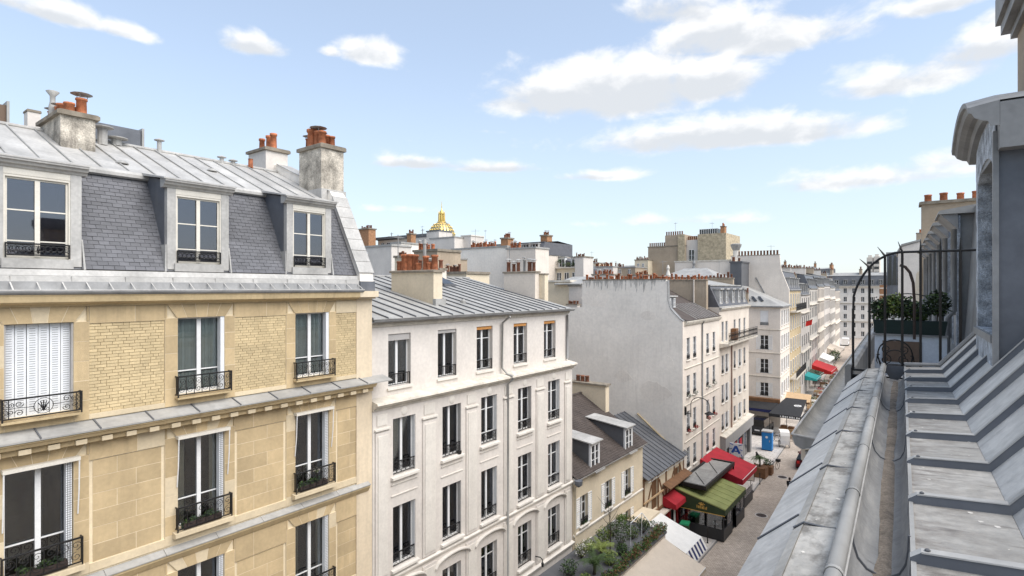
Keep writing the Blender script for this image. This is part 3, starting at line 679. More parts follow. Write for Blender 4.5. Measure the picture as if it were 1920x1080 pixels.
MB().face((-3, RY1, RZ1), (11.5, RY1, RZ1), (11.5, 10, h(-2.3)), (-3, 10, h(-2.3))).face((-3, 10, h(.1)), (-3, 10, h(-2.3)), (11.5, 10, h(-2.3)), (11.5, 10, h(.1))).obj('rear_roof', 'zinc_mid', A)
MB().tube([(-3, RY1, RZ1 + .02), (11.5, RY1, RZ1 + .02)], .06, 8).obj('ridge_roll', 'zinc_light', A)
# party wall carried up through the roof and capped with zinc
pw = [(-.04, h(.10)), (-.07, h(-.20)), (-.02, h(-.50)), (1.42, h(-3.15)), (1.62, h(-3.36)), (5.0, h(-4.75)), (5.4, h(-4.75)), (10, h(-2.8)), (10, h(.1))]
MB().prism(pw, 'x', 11.50, 12.04).obj('party_wall', 'plaster_grey', A)
for k in range(7):
    t0, t1 = k / 7, (k + 1) / 7 - .006
    P = lambda t, o_: (-.04 + 1.50 * t - o_ * .88, h(-.50) + 2.68 * t + o_ * .48)
    MB().prism([P(t0, 0), P(t0, .03), P(t1, .03 if k % 2 else .034), P(t1, 0)], 'x', 11.46, 12.07).obj('zinc_sheet', 'zinc_light', A)
for k in range(4):
    t0, t1 = k / 4, (k + 1) / 4 - .005; P = lambda t, o_: (1.62 + 3.4 * t, h(-3.36) + 1.39 * t + o_)
    MB().prism([P(t0, 0), P(t0, .03), P(t1, .03), P(t1, 0)], 'x', 11.46, 12.07).obj('zinc_sheet', 'zinc_light', A)
MB().box(11.47, 12.06, -.12, .05, h(.095), h(-.22)).obj('gutter_box', 'zinc_blue', A)
# dormers
def dormer(c):
    o = link('dormer', None, A, (c, 0, 0)); F = .16
    zb, zt = h(-.47), h(-2.52); wz0, wz1 = h(-.62), h(-2.33); ww = .53
    MB().box(-.76, -ww - .03, F, F + .16, zb, zt).obj('zinc_jamb', 'zinc_light', o); MB().box(ww + .03, .76, F, F + .16, zb, zt).obj('zinc_jamb', 'zinc_light', o)
    MB().box(-ww - .03, ww + .03, F + .01, F + .16, wz1 + .05, zt).box(-ww - .03, -ww, F + .02, F + .2, wz0, wz1 + .05).box(ww, ww + .03, F + .02, F + .2, wz0, wz1 + .05).box(-ww, ww, F + .02, F + .2, wz1, wz1 + .05).obj('casing', 'cream_paint', o)
    MB().box(-.60, .60, F - .06, F + .15, zb - .05, wz0).obj('sill', 'zinc_light', o)
    for sx_ in (-1, 1): MB().prism([(F + .161, zb), (F + .161, zt + .2), (1.55, h(-2.985)), (1.5, h(-2.85)), (.2, zb)], 'x', sx_ * .755 - .012, sx_ * .755 + .012).obj('cheek', 'zinc_blue', o)
    for sx_ in (-1, 1): MB().hexa([(sx_ * .79, F - .05, zb - .06), (sx_ * .83, F - .05, zb - .06), (sx_ * .83, F + .1, zb - .06), (sx_ * .79, F + .1, zb - .06), (sx_ * .765, F + .02, zb + .62), (sx_ * .79, F + .02, zb + .62), (sx_ * .79, F + .42, zb + .62), (sx_ * .765, F + .42, zb + .62)]).obj('flashing', 'zinc_light', o)
    MB().prism([(F + .16, zt), (F - .02, zt), (F - .05, zt + .05), (F - .10, zt + .07), (F - .13, zt + .13), (F - .17, zt + .14), (F - .18, zt + .20), (F + .16, zt + .24)], 'x', -.86, .86).obj('cornice', 'zinc_light', o)
    MB().hexa([(-.9, F - .19, zt + .185), (.9, F - .19, zt + .185), (.9, 1.6, h(-2.98)), (-.9, 1.6, h(-2.98)), (-.9, F - .19, zt + .22), (.9, F - .19, zt + .22), (.9, 1.6, h(-3.05)), (-.9, 1.6, h(-3.05))]).obj('dormer_roof', 'zinc_light', o)
    w = window(o, -ww, ww, wz0, wz1, F + .1, rows=(.22, .60), mat='cream_paint', glass='glass_mirror', bar=.04)
    link('railing', rail_mesh(1.06, .30, 'lattice', 0, .008), o, (-.53, F - .02, wz0 + .02))
for c in BAY: dormer(c)
# chimneys and small roof pieces
ch = chimney(A, 11.28, 12.20, 1.80, 3.15, h(-3.1), h(-4.88), 'chimney_old', 0, .07, .12)
for x, y, k, s in ((11.45, 2.0, 'plain', 1.0), (11.5, 2.3, 'hood', 1.15), (11.45, 2.6, 'plain', 1.3), (11.5, 2.9, 'hood', .8), (11.85, 2.0, 'plain', .8), (11.85, 2.35, 'plain', 1.0), (11.8, 2.7, 'hood', 1.1), (12.05, 2.9, 'plain', .8)):
    link('pot', pot_mesh(k), ch, (x, y, h(-5.0)), None, (s * 1.2, s * 1.2, s))
MB().box(11.24, 12.24, 1.72, 3.2, h(-3.08), h(-3.45)).obj('flashing', 'zinc_light', ch)
MB().box(11.55, 12.0, 3.152, 3.25, h(-4.7), h(-4.2)).obj('flue_patch', 'plaster_white', ch)
ch = chimney(A, 11.15, 12.05, 5.2, 6.5, h(-3.6), h(-5.28), 'plaster_white', 3, .08, .1, kinds=('plain', 'plain', 'hood'), scale=1.1)
ch = chimney(A, 4.45, 5.22, 3.35, 5.25, h(-3.5), h(-4.62), 'chimney_old', 0, .09, .1)
for x, y, k, s in ((4.7, 3.6, 'short', 1.1), (5.0, 3.7, 'hood', 1.25), (4.65, 4.0, 'short', 1.2), (4.95, 4.1, 'short', 1.2), (4.65, 4.4, 'hood', .8), (4.6, 4.7, 'cowl', 1.0), (4.95, 4.75, 'short', 1.2), (4.65, 5.05, 'hood', .8)):
    link('pot', pot_mesh(k), ch, (x, y, h(-4.73)), None, (s * .95, s * .95, s * .85))
chimney(A, 4.3, 4.6, 5.9, 6.3, h(-3.5), h(-5.15), 'plaster_white', 0, .02, .04)
for x, y, z, hh, r in ((5.75, 4.6, h(-4.28), .5, .13), (6.2, 4.9, h(-4.4), .2, .14), (7.4, 4.95, h(-4.42), .38, .07), (9.4, 4.98, h(-4.43), .2, .07), (9.8, 4.98, h(-4.43), .15, .07)):
    MB().lathe([(r, 0), (r, hh), (r * 2.2, hh + .02), (r * 2.2, hh + .04), (0, hh + .1)], n=10).obj('roof_vent', 'zinc_light', A, (x, y, z - .03))
MB().lathe([(.09, 0), (.08, .3), (.1, .32), (0, .32)], n=8).obj('roof_vent', 'clay_pot', A, (10.4, 4.9, h(-4.42)))
for x, y in ((5.55, 2.4), (8.3, 3.3), (2.9, 2.2)):
    z = RZ0 + (y - RY0) / (RY1 - RY0) * (RZ1 - RZ0); MB().lathe([(.16, 0), (.15, .03), (.08, .09), (0, .1)], n=10).obj('roof_vent', 'zinc_mid', A, (x, y, z - .01), True)
# ================================================================ white plastered five-bay building
B = thing('white_building', 'white plastered five-bay building with low zinc roof and long chimney stacks', 'building', (-15.1, 12.05, 0), R(90))
BW = 12.98; BC = [1.42, 3.88, 6.18, 8.76, 11.24]; hw = .53
BR = [(4.60, 6.61), (7.70, 9.85), (10.90, 12.85)]
ops = [(c - hw, c + hw, h(b), h(a)) for c in BC for a, b in BR] + [(c - .8, c + .8, .2, 3.0) for c in BC]
wall(B, 'plaster_white', 0, BW, 0, h(4.0), ops, D=14.4, rv=.30)
ops = [(c - hw, c + hw, h(3.52), h(1.64)) for c in BC]
wall(B, 'plaster_white', 0.02, BW - .02, h(4.0), h(1.15), ops, y=.25, D=14.4, rv=.28)
for c in BC: window(B, c - .8, c + .8, .2, 3.0, .3, rows=(.75,), mat='dark_shop', glass='glass_dark')
# main cornice, eaves mouldings, string course
MB().prism([(.24, h(3.80)), (-.10, h(3.86)), (-.27, h(3.90)), (-.29, h(3.97)), (-.22, h(4.0)), (-.18, h(4.07)), (-.08, h(4.10)), (-.06, h(4.18)), (-.003, h(4.2)), (-.003, h(3.99)), (.24, h(3.99))], 'x', -.01, BW + .08).obj('cornice', 'plaster_ledge', B)
MB().prism([(.247, h(1.36)), (.21, h(1.36)), (.19, h(1.30)), (.15, h(1.28)), (.14, h(1.17)), (.247, h(1.17))], 'x', 0, BW).obj('eaves_moulding', 'plaster_ledge', B)
for x0, x1 in ((.0, 4.9), (4.91, 7.3), (7.42, BW)):
    MB().prism([(-.003, h(10.22)), (-.05, h(10.22)), (-.09, h(10.16)), (-.10, h(10.10)), (-.003, h(10.06))], 'x', x0, x1).obj('string_course', 'plaster_trim', B)
MB().prism([(-.003, h(13.4)), (-.12, h(13.4)), (-.18, h(13.25)), (-.003, h(13.2))], 'x', 0, BW).obj('string_course', 'plaster_trim', B)
CUR = ['curtain_cream', None, 'curtain_cream', None, None]
for i, c in enumerate(BC):
    for r, (a, b) in enumerate([(1.64, 3.52)] + BR):
        y0 = .25 if r == 0 else 0.0
        rows = () if (i < 2 or (r in (1, 2) and i == 2 and r == 2)) else (.22, .72)
        cur = None
        if r == 0: cur = ('curtain_cream', 'side') if i == 1 else None
        elif r in (1, 2): cur = (('curtain_cream', 'side'), ('curtain_cream', 'both'), ('curtain', 'sides'), ('curtain_cream', 'sides'))[(i * 2 + r) % 4]
        window(B, c - hw, c + hw, h(b), h(a), y0 + .22, rows=rows, curtain=cur)
        st = ('loops', 'cross', 'loops', 'scroll')[r]; hh = (.44, .46, .48, .55)[r]
        railing(B, c - hw + .01, c + hw - .01, y0 + .05, h(b) + .0, hh, 'bars' if (r == 0 and i == 0) else st)
        if r == 0: MB().box(c - hw - .06, c + hw + .06, .18, .247, h(b) - .10, h(b) - .02).obj('sill', 'plaster_trim', B)
        else:
            o = sill(B, c - hw - .10, c + hw + .10, h(b) - .02, 'plaster_trim', .14, .09)
        if r == 0:          # rolled blind boxes under the lintel
            MB().box(c - hw, c + hw - .02, .30, .44, h(a) - (.24 if i == 0 else .14), h(a) - .003).obj('blind_box', ('grey_shutter', 'grey_shutter', 'wood_orange', 'wood_orange', 'wood_orange')[i], B)
        if r in (1, 2):
            MB().box(c + hw - .012, c + hw - .001, .03, .18, h(b), h(a) - .02).obj('folded_shutter', 'grey_shutter' if i % 2 else 'white_paint', B)
        if r in (1, 2):     # sunk panel moulding between storeys
            MB().box(c - .62, c + .62, -.045, -.003, h(b) - .30, h(b) - .265).obj('panel_moulding', 'plaster_trim', B)
            MB().box(c - .62, c + .62, -.035, -.003, h(b) - .70, h(b) - .67).obj('panel_moulding', 'plaster_trim', B)
        if r == 3:
            # segmental hood over the window
            pts = [(c - 1.0, h(10.62))] + [(c + 1.0 * math.sin(R(t)) * .98, h(10.62) + .30 * (math.cos(R(t * 1.0)) - .0) * 1.0) for t in range(-60, 61, 12)] + [(c + 1.0, h(10.62))]
            m = MB(); k = len(pts)
            for o_, (ya, yb, zz) in enumerate(((-.16, -.003, .0), (-.10, -.003, -.055))):
                for j in range(k - 1):
                    p, q = pts[j], pts[j + 1]
                    m.hexa([(p[0], ya, p[1] + zz - .05), (q[0], ya, q[1] + zz - .05), (q[0], yb, q[1] + zz - .05), (p[0], yb, p[1] + zz - .05), (p[0], ya, p[1] + zz), (q[0], ya, q[1] + zz), (q[0], yb, q[1] + zz), (p[0], yb, p[1] + zz)])
            m.obj('hood_moulding', 'plaster_trim', B)
    MB().lathe([(.0, -.03), (.10, -.03), (.14, -.015), (.16, 0)], n=14, cap=False).obj('medallion', 'plaster_trim', B, (c, -.002, h(4.40)), True, (R(-90), 0, 0)).location.y = -.001
    if i in (1,):
        MB().lathe([(.0, -.1), (.09, -.06), (.1, .05), (0, .1)], n=8).obj('flower_pot', 'iron', B, (c + .42, .0, h(6.55)))
# pilasters with panels between the bays
PX = [.40, 2.65, 5.04, 7.52, 10.0, 12.5]
for k, x in enumerate(PX):
    w_ = .30 if k in (0, 5) else .36
    for (H0, H1) in ((4.95, 10.0), (10.35, 13.15)):
        MB().box(x - w_, x + w_, -.05, -.003, h(H1), h(H0)).obj('pilaster', 'plaster_white', B)
        MB().box(x - w_ + .09, x + w_ - .09, -.075, -.051, h(H1) + .12, h(H0) - .12).obj('pilaster_panel', 'plaster_trim', B)
    MB().box(x - w_ - .03, x + w_ + .03, -.09, -.003, h(4.88), h(4.82)).obj('pilaster_capital', 'plaster_trim', B)
    MB().box(x - w_ + .08, x + w_ - .08, -.03, -.003, h(4.72), h(4.35)).obj('pilaster_panel', 'plaster_trim', B)
# downpipe, end pipe, bracket
MB().tube([(7.28, -.28, h(1.25)), (7.28, .15, h(1.55)), (7.25, .15, h(3.55)), (7.36, -.05, h(3.80)), (7.36, -.36, h(3.86)), (7.36, -.36, h(4.02)), (7.36, -.1, h(4.25)), (7.36, -.1, .3)], .05, 8).obj('downpipe', 'zinc_mid', B, smooth=True)
MB().tube([(12.78, .17, h(1.4)), (12.78, .17, h(3.7))], .06, 8).obj('downpipe', 'lead_grey', B, smooth=True)
MB().tube([(9.6, -.02, h(12.75)), (9.6, -.3, h(12.72)), (9.6, -.42, h(12.8)), (9.6, -.42, h(12.95))], .025, 6).lathe([(.05, h(13.12)), (.07, h(12.95)), (0, h(12.9))], 9.6, -.42, 8).obj('wall_lamp', 'iron', B)
# gutter and zinc roof
MB().sheet(arc(.0, h(1.10), .10, 180, 360, 8) + [(.11, h(1.10)), (.11, h(1.18))], 'x', -.0, BW + .12).obj('gutter', 'lead_grey', B, (0, -.13 + .13, 0), True)
E0, Z0_, E1, Z1_ = -.02, h(1.06), 7.2, h(-.58)
for i in range(20):
    x = .02 + .648 * i; e = min(x + .643, BW + .05)
    MB().hexa([(x, E0, Z0_ - .03), (e, E0, Z0_ - .03), (e, E1, Z1_ - .03), (x, E1, Z1_ - .03), (x, E0, Z0_), (e, E0, Z0_), (e, E1, Z1_), (x, E1, Z1_)]).obj('zinc_sheet', 'zinc_mid', B)
    MB().hexa([(x - .022, E0, Z0_ - .01), (x + .018, E0, Z0_ - .01), (x + .018, E1, Z1_ - .01), (x - .022, E1, Z1_ - .01), (x - .018, E0, Z0_ + .05), (x + .014, E0, Z0_ + .05), (x + .014, E1, Z1_ + .05), (x - .018, E1, Z1_ + .05)]).obj('seam', 'zinc_seam', B)
MB().face((0, E1, Z1_), (BW, E1, Z1_), (BW, 14.4, h(1.15)), (0, 14.4, h(1.15))).face((0, .25, h(1.15)), (0, E1, Z1_ - .02), (0, 14.4, h(1.15))).face((BW, .25, h(1.15)), (BW, 14.4, h(1.15)), (BW, E1, Z1_ - .02)).obj('rear_roof', 'zinc_mid', B)
MB().tube([(0, E1, Z1_ + .02), (BW, E1, Z1_ + .02)], .06, 6).obj('ridge_roll', 'zinc_mid', B)
# skylight and vent
zr = lambda y: Z0_ + (y - E0) / (E1 - E0) * (Z1_ - Z0_)
o = MB().hexa([(8.6, 5.0, zr(5.0)), (9.5, 5.0, zr(5.0)), (9.5, 6.2, zr(6.2)), (8.6, 6.2, zr(6.2)), (8.6, 5.0, zr(5.0) + .12), (9.5, 5.0, zr(5.0) + .12), (9.5, 6.2, zr(6.2) + .12), (8.6, 6.2, zr(6.2) + .12)]).obj('skylight', 'zinc_dark', B)
MB().hexa([(8.68, 5.1, zr(5.1) + .121), (9.42, 5.1, zr(5.1) + .121), (9.42, 6.1, zr(6.1) + .3), (8.68, 6.1, zr(6.1) + .3), (8.68, 5.1, zr(5.1) + .13), (9.42, 5.1, zr(5.1) + .13), (9.42, 6.1, zr(6.1) + .31), (8.68, 6.1, zr(6.1) + .31)]).obj('pane', 'glass_dark', o)
MB().lathe([(.12, 0), (.12, .1), (.05, .2), (0, .2)], n=8).obj('roof_vent', 'zinc_mid', B, (6.4, 1.7, zr(1.7) - .02))
# chimney stacks
ch = chimney(B, 4.40, 4.92, 1.55, 4.2, h(1.0), h(-.66), 'plaster_cream', 0, .07, .08)
MB().box(4.36, 4.96, 1.38, 1.55, h(1.0), h(.45)).obj('flashing', 'zinc_mid', ch)
for y, k, s in ((1.75, 'plain', 1.15), (2.0, 'short', .9), (2.25, 'plain', 1.1), (2.7, 'short', .9), (3.0, 'plain', 1.25), (3.2, 'plain', 1.3), (3.42, 'plain', 1.3), (3.65, 'plain', 1.3), (3.9, 'short', 1.2)):
    link('pot', pot_mesh(k), ch, (4.66 + random.uniform(-.06, .06), y, h(-.77)), None, (s * 1.1, s * 1.1, s * 1.1))
MB().tube([(4.66, 2.35, h(-.7)), (4.66, 2.35, h(-1.9))], .07, 8).lathe([(.1, h(-1.9)), (.06, h(-2.1))], 4.66, 2.35, 8).obj('flue', 'zinc_mid', ch)
ch = chimney(B, 12.6, 13.0, 2.1, 4.25, h(.9), h(-.82), 'plaster_beige', 6, .06, .07, kinds=('hood', 'metal', 'hood'), brown=True)
chimney(B, 13.003, 13.35, 1.75, 3.2, h(.9), h(-.72), 'plaster_cream', 0, .03, .05)
chimney(B, 9.9, 10.4, 6.6, 8.6, h(.2), h(-1.0), 'plaster_beige', 5, .06, .07, kinds=('hood', 'plain'), brown=True)
chimney(B, .9, 1.4, 5.3, 7.6, h(.5), h(-.95), 'plaster_cream', 5, .06, .07, kinds=('plain', 'short'))
# ================================================================ the zinc roof we look along
# local axes: x to the right (into the building), y along the street, z up
O = thing('zinc_roofed_building', 'grey zinc roof with a deep gutter, battens and an arched dormer on our side', 'building', (0, 0, 0), R(2.22))
T0, T1 = -2.6, 9.35
MB().box(-.45, 9, T0, T1, 0, h(1.5)).obj('wall', 'plaster_beige', O)
# gutter: rounded trough with rolled outer edge
tro = [(-.185, h(1.09)), (-.182, h(1.16)), (-.165, h(1.22)), (-.13, h(1.262)), (-.085, h(1.28)), (-.04, h(1.275)), (-.005, h(1.25)), (.018, h(1.20)), (.026, h(1.14)), (.028, h(1.075))]
for i in range(6):
    a = T0 + i * 2.0 + (-.35); b = min(a + 2.004, T1); o_ = .0015 * (i % 2)
    MB().sheet([(x, z + o_) for x, z in tro], 'y', a, b).obj('gutter', 'zinc_gutter', O, smooth=True)
for i, y in enumerate((2.95, 4.95, 6.95, .95)): MB().tube([(x * .985 + .0, y, z + .004) for x, z in tro], .006, 5).obj('gutter_joint', 'zinc_seam', O)
for i in range(12):
    a = T0 + i; b = min(a + .995, T1); MB().tube([(-.208, a, h(1.075)), (-.208, b, h(1.075))], .030, 12).obj('gutter_roll', 'zinc_mid', O, smooth=True)
    MB().tube([(-.208, a - .012, h(1.075)), (-.208, a + .012, h(1.075))], .034, 12).obj('roll_joint', 'zinc_mid', O, smooth=True)
MB().tube([(-.176, T0, h(1.085)), (-.176, T1, h(1.085))], .006, 5).obj('gutter_bead', 'zinc_light', O)
m = MB(); rnd = random.Random(3); yy = T0; pr = None
while yy < 9.2:
    c_ = -.070 + .006 * math.sin(yy * 2.3) + rnd.uniform(-.004, .004); w_ = .036 + .008 * math.sin(yy * 3.1 + 1) + rnd.uniform(-.003, .003)
    cur = ((c_ - w_, yy), (c_ + w_, yy), c_)
    if pr: m.face((pr[0][0], pr[0][1], h(1.272)), (pr[2], pr[0][1], h(1.262)), (cur[2], yy, h(1.262)), (cur[0][0], yy, h(1.272))).face((pr[2], pr[0][1], h(1.262)), (pr[1][0], pr[1][1], h(1.272)), (cur[1][0], yy, h(1.272)), (cur[2], yy, h(1.262)))
    pr = cur; yy += .12
o = m.obj('silt', 'silt', O); o['kind'] = 'stuff'
MB().face((-.185, T1 - .01, h(1.09)), (.028, T1 - .01, h(1.075)), (.018, T1 - .01, h(1.2)), (-.04, T1 - .01, h(1.275)), (-.13, T1 - .01, h(1.262)), (-.182, T1 - .01, h(1.16))).obj('gutter_end', 'zinc_blue', O)
# narrow flat strip outside the gutter, curb, outer slope
sy = [T0 + .3 + 1.06 * k for k in range(-1, 12)]
for a, b in zip(sy[:-1], sy[1:]):
    a, b = max(a, T0), min(b, T1)
    if b - a < .1: continue
    MB().hexa([(-.385, a, h(1.17)), (-.225, a, h(1.15)), (-.225, b - .012, h(1.15)), (-.385, b - .012, h(1.17)), (-.385, a, h(1.14)), (-.225, a, h(1.12)), (-.225, b - .012, h(1.12)), (-.385, b - .012, h(1.14))]).obj('zinc_sheet', 'zinc_mossy', O)
    MB().hexa([(-.432, a, h(1.22)), (-.389, a, h(1.18)), (-.389, b - .012, h(1.18)), (-.432, b - .012, h(1.22)), (-.432, a, h(1.175)), (-.387, a, h(1.135)), (-.387, b - .012, h(1.135)), (-.432, b - .012, h(1.175))]).obj('zinc_curb', 'zinc_worn', O)
    MB().tube([(-.228, a, h(1.135)), (-.385, a, h(1.142) + .012), (-.43, a, h(1.175) + .008)], .006, 5).obj('seam', 'zinc_seam', O)
for k in range(-1, 12):
    a, b = T0 + .62 + 1.04 * k, T0 + .62 + 1.04 * (k + 1)
    a, b = max(a, T0), min(b, T1)
    if b - a < .1: continue
    MB().hexa([(-.635, a, h(1.40)), (-.434, a, h(1.215)), (-.434, b - .01, h(1.215)), (-.635, b - .01, h(1.40)), (-.635, a, h(1.36)), (-.434, a, h(1.18)), (-.434, b - .01, h(1.18)), (-.635, b - .01, h(1.36))]).obj('zinc_sheet', 'zinc_slope', O)
    MB().tube([(-.436, a, h(1.178)), (-.637, a, h(1.357))], .0055, 5).obj('seam', 'zinc_seam', O)
MB().box(-.60, -.45, T0, T1, h(2.1), h(1.39)).obj('cornice', 'plaster_beige', O)
# stepped zinc bays on the right: flat strip, kink, steep slope, battens between
KX, KZ = .42, h(1.055); SLX, SLZ = 1.9, h(1.055) + 1.48 * 1.22
LX, LZ = .034, h(1.082)
st = .745; b0 = 2.72
for k in range(-7, 10):
    y = b0 + st * k; y2 = y + st
    if y2 > T1: y2 = T1
    if y > T1 - .05: continue
    MB().hexa([(LX, y + .03, LZ - .03), (KX, y + .03, KZ - .03), (KX, y2 - .02, KZ - .03), (LX, y2 - .02, LZ - .03), (LX, y + .03, LZ), (KX, y + .03, KZ), (KX, y2 - .02, KZ), (LX, y2 - .02, LZ)]).obj('zinc_sheet', 'zinc_grimy', O)
    MB().hexa([(LX - .002, y + .03, LZ - .1), (LX + .012, y + .03, LZ - .1), (LX + .012, y2 - .02, LZ - .1), (LX - .002, y2 - .02, LZ - .1), (LX - .004, y + .03, LZ + .008), (LX + .014, y + .03, LZ + .008), (LX + .014, y2 - .02, LZ + .008), (LX - .004, y2 - .02, LZ + .008)]).obj('zinc_lip', 'zinc_mid', O)
    MB().hexa([(KX + .002, y + .03, KZ - .03), (SLX, y + .03, SLZ - .03), (SLX, y2 - .02, SLZ - .03), (KX + .002, y2 - .02, KZ - .03), (KX + .002, y + .03, KZ), (SLX, y + .03, SLZ), (SLX, y2 - .02, SLZ), (KX + .002, y2 - .02, KZ)]).obj('zinc_sheet', 'zinc_slope', O)
# batten: one shared shape, swept along flat and slope
bt = MB(); bh = .047; line = [(LX - .012, LZ - .09), (LX - .006, LZ + .02), (LX + .03, LZ + bh), (KX - .01, KZ + bh), (SLX - .03, SLZ + bh + .02)]
base = [(LX + .0, LZ - .10), (LX + .01, LZ - .02), (LX + .03, LZ - .01), (KX, KZ - .01), (SLX, SLZ - .01)]
for j in range(4):
    p, q, r_, s_ = line[j], line[j + 1], base[j + 1], base[j]
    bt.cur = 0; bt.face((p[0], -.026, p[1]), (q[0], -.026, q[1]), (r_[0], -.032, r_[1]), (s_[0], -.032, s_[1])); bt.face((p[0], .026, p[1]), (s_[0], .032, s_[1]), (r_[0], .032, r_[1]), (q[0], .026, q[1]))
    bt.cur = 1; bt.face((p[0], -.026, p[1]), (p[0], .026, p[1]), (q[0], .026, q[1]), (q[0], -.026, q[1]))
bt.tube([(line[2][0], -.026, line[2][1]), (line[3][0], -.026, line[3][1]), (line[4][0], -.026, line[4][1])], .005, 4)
bm = bt.mesh('batten', ['zinc_blue', 'zinc_light'])  # dark zinc sides, light zinc top: shading put into the colours
for k in range(-7, 10):
    y = b0 + st * k
    if y < T1:
        o = link('batten', bm, O, (0, y, 0))
        MB().lathe([(.010, 0), (.010, .008), (.004, .012)], n=6).obj('nail', 'zinc_dark', o, (LX + .05, 0, LZ + bh))
MB().box(KX - .05, 9, T1 - .02, T1 + .02, 0, h(1.02)).obj('end_wall', 'lead_grey', O)
MB().face((SLX, T0, SLZ), (9, T0, SLZ + 1.4), (9, T1, SLZ + 1.4), (SLX, T1, SLZ)).face((KX, T1, KZ), (SLX, T1, SLZ), (9, T1, SLZ + 1.4), (9, T1, KZ)).face((KX, T0, KZ), (9, T0, KZ), (9, T0, SLZ + 1.4), (SLX, T0, SLZ)).obj('upper_roof', 'zinc_mid', O)
# verge at the far end
MB().tube([(LX, T1, LZ + .03), (KX, T1, KZ + .03), (SLX, T1, SLZ + .03)], .03, 6).obj('verge', 'lead_grey', O)
# arched dormer
D = link('dormer', None, O, (0, 0, 0)); DX = .69; d0, d1 = 6.55, 8.12
top = lambda y: h(-1.36) + .36 * math.sqrt(max(0, 1 - ((y - 7.335) / 1.02) ** 2))
ft = [(d0 + (d1 - d0) * k / 12) for k in range(13)]
# front wall with an arched opening
m = MB(); oa, ob, os_ = 6.72, 7.95, h(.42); ot = lambda y: h(-.98) + .30 * math.sqrt(max(0, 1 - ((y - 7.335) / .7) ** 2))
for xa in (DX,):
    m.face((xa, d0, h(.9)), (xa, oa, h(.9)), (xa, oa, h(-1.38)), (xa, d0, h(-1.38))); m.face((xa, ob, h(.9)), (xa, d1, h(.9)), (xa, d1, h(-1.38)), (xa, ob, h(-1.38))); m.face((xa, oa, h(.9)), (xa, ob, h(.9)), (xa, ob, os_), (xa, oa, os_))
    for k in range(12):
        ya, yb = oa + (ob - oa) * k / 12, oa + (ob - oa) * (k + 1) / 12
        m.face((xa, ya, ot(ya)), (xa, yb, ot(yb)), (xa, yb, top(yb)), (xa, ya, top(ya))); m.face((xa, ya, ot(ya)), (xa + .4, ya, ot(ya)), (xa + .4, yb, ot(yb)), (xa, yb, ot(yb)))
    m.face((xa, d0, h(-1.38)), (xa, oa, h(-1.38)), (xa, oa, top(oa)), (xa, d0, top(d0))); m.face((xa, ob, h(-1.38)), (xa, d1, h(-1.38)), (xa, d1, top(d1)), (xa, ob, top(ob)))
    for y in (oa, ob): m.face((xa, y, os_), (xa + .4, y, os_), (xa + .4, y, ot(y)), (xa, y, ot(y)))
    m.face((xa, oa, os_), (xa, ob, os_), (xa + .4, ob, os_), (xa + .4, oa, os_))
m.obj('front', 'peeling_paint', D)
MB().box(DX + .34, DX + .38, oa, ob, os_, h(-1.29)).obj('pane', 'glass_dark', D)
MB().box(DX + .30, DX + .36, 7.30, 7.37, os_ + .002, h(-1.27)).box(DX + .30, DX + .36, oa, ob, h(-.3), h(-.34)).obj('window_frame', 'cream_paint', D)
MB().box(DX - .03, DX + .10, oa - .1, ob + .1, os_ - .08, os_ - .01).obj('sill', 'lead_grey', D)
MB().box(DX - .02, DX + .02, d0 - .03, d0 + .03, h(.80), h(-1.40)).obj('corner_strip', 'lead_grey', D)
for y in (d0, d1): MB().face((DX, y, h(1.2)), (DX, y, top(y)), (3.4, y, top(y)), (3.4, y, h(1.2))).obj('cheek', 'zinc_blue' if y == d0 else 'zinc_mid', D)  # near cheek in darker zinc than the far one: its shade painted in
# moulded arched hood: profile swept round the arch
def arch(y, off): return top(y) + off
m = MB(); hy = [6.38 + (8.29 - 6.38) * k / 16 for k in range(17)]
hz_ = lambda y: h(-1.30) + .38 * math.sqrt(max(0, 1 - ((y - 7.335) / 1.08) ** 2))
prof = [(.70, -.06), (.64, -.055), (.62, -.01), (.58, .0), (.53, .03), (.51, .07), (.485, .08), (.48, .125), (.70, .16), (3.4, .16)]
for k in range(16):
    ya, yb = hy[k], hy[k + 1]
    for j in range(len(prof) - 1):
        (xa, oa_), (xb, ob_) = prof[j], prof[j + 1]
        m.face((xa, ya, hz_(ya) + oa_), (xb, ya, hz_(ya) + ob_), (xb, yb, hz_(yb) + ob_), (xa, yb, hz_(yb) + oa_))
for y in (hy[0], hy[-1]): m.face(*[(x, y, hz_(y) + o_) for x, o_ in prof[:-1]])
m.obj('arched_hood', 'lead_grey', D)
MB().prism([(y, hz_(y) + .14) for y in hy] + [(hy[-1], h(-1.22)), (hy[0], h(-1.22))], 'x', DX + .012, 3.38).obj('hood_core', 'lead_grey', D)
# chimney above the dormer
ch = MB().box(.99, 2.3, 6.95, 7.75, h(-1.0), h(-2.62)).obj('chimney', 'plaster_tan', O)
m = MB()
for a_, z0, z1 in ((.05, -2.62, -2.70), (.12, -2.702, -2.82), (.16, -2.822, -3.1)): m.box(.99 - a_, 2.3 + a_, 6.95 - a_, 7.75 + a_, h(z0), h(z1))
m.obj('cap', 'lead_grey', ch)
rn = random.Random(15); m = MB()
for k in range(70):      # splashes and droppings on the near sheets
    y = rn.uniform(1.6, 8.5); x = rn.uniform(LX + .03, KX - .03) if rn.random() < .6 else rn.uniform(-.38, -.24); z = (LZ + (x - LX) / (KX - LX) * (KZ - LZ) if x > 0 else h(1.12) - (-.225 - x) / .16 * .02) + .0012
    r_ = rn.uniform(.003, .012); n_ = 7; m.face(*[(x + r_ * rn.uniform(.6, 1.3) * math.cos(6.283 * q / n_), y + r_ * rn.uniform(.6, 1.6) * math.sin(6.283 * q / n_), z) for q in range(n_)])
o = m.obj('droppings', 'plaster_trim', O); o['kind'] = 'stuff'
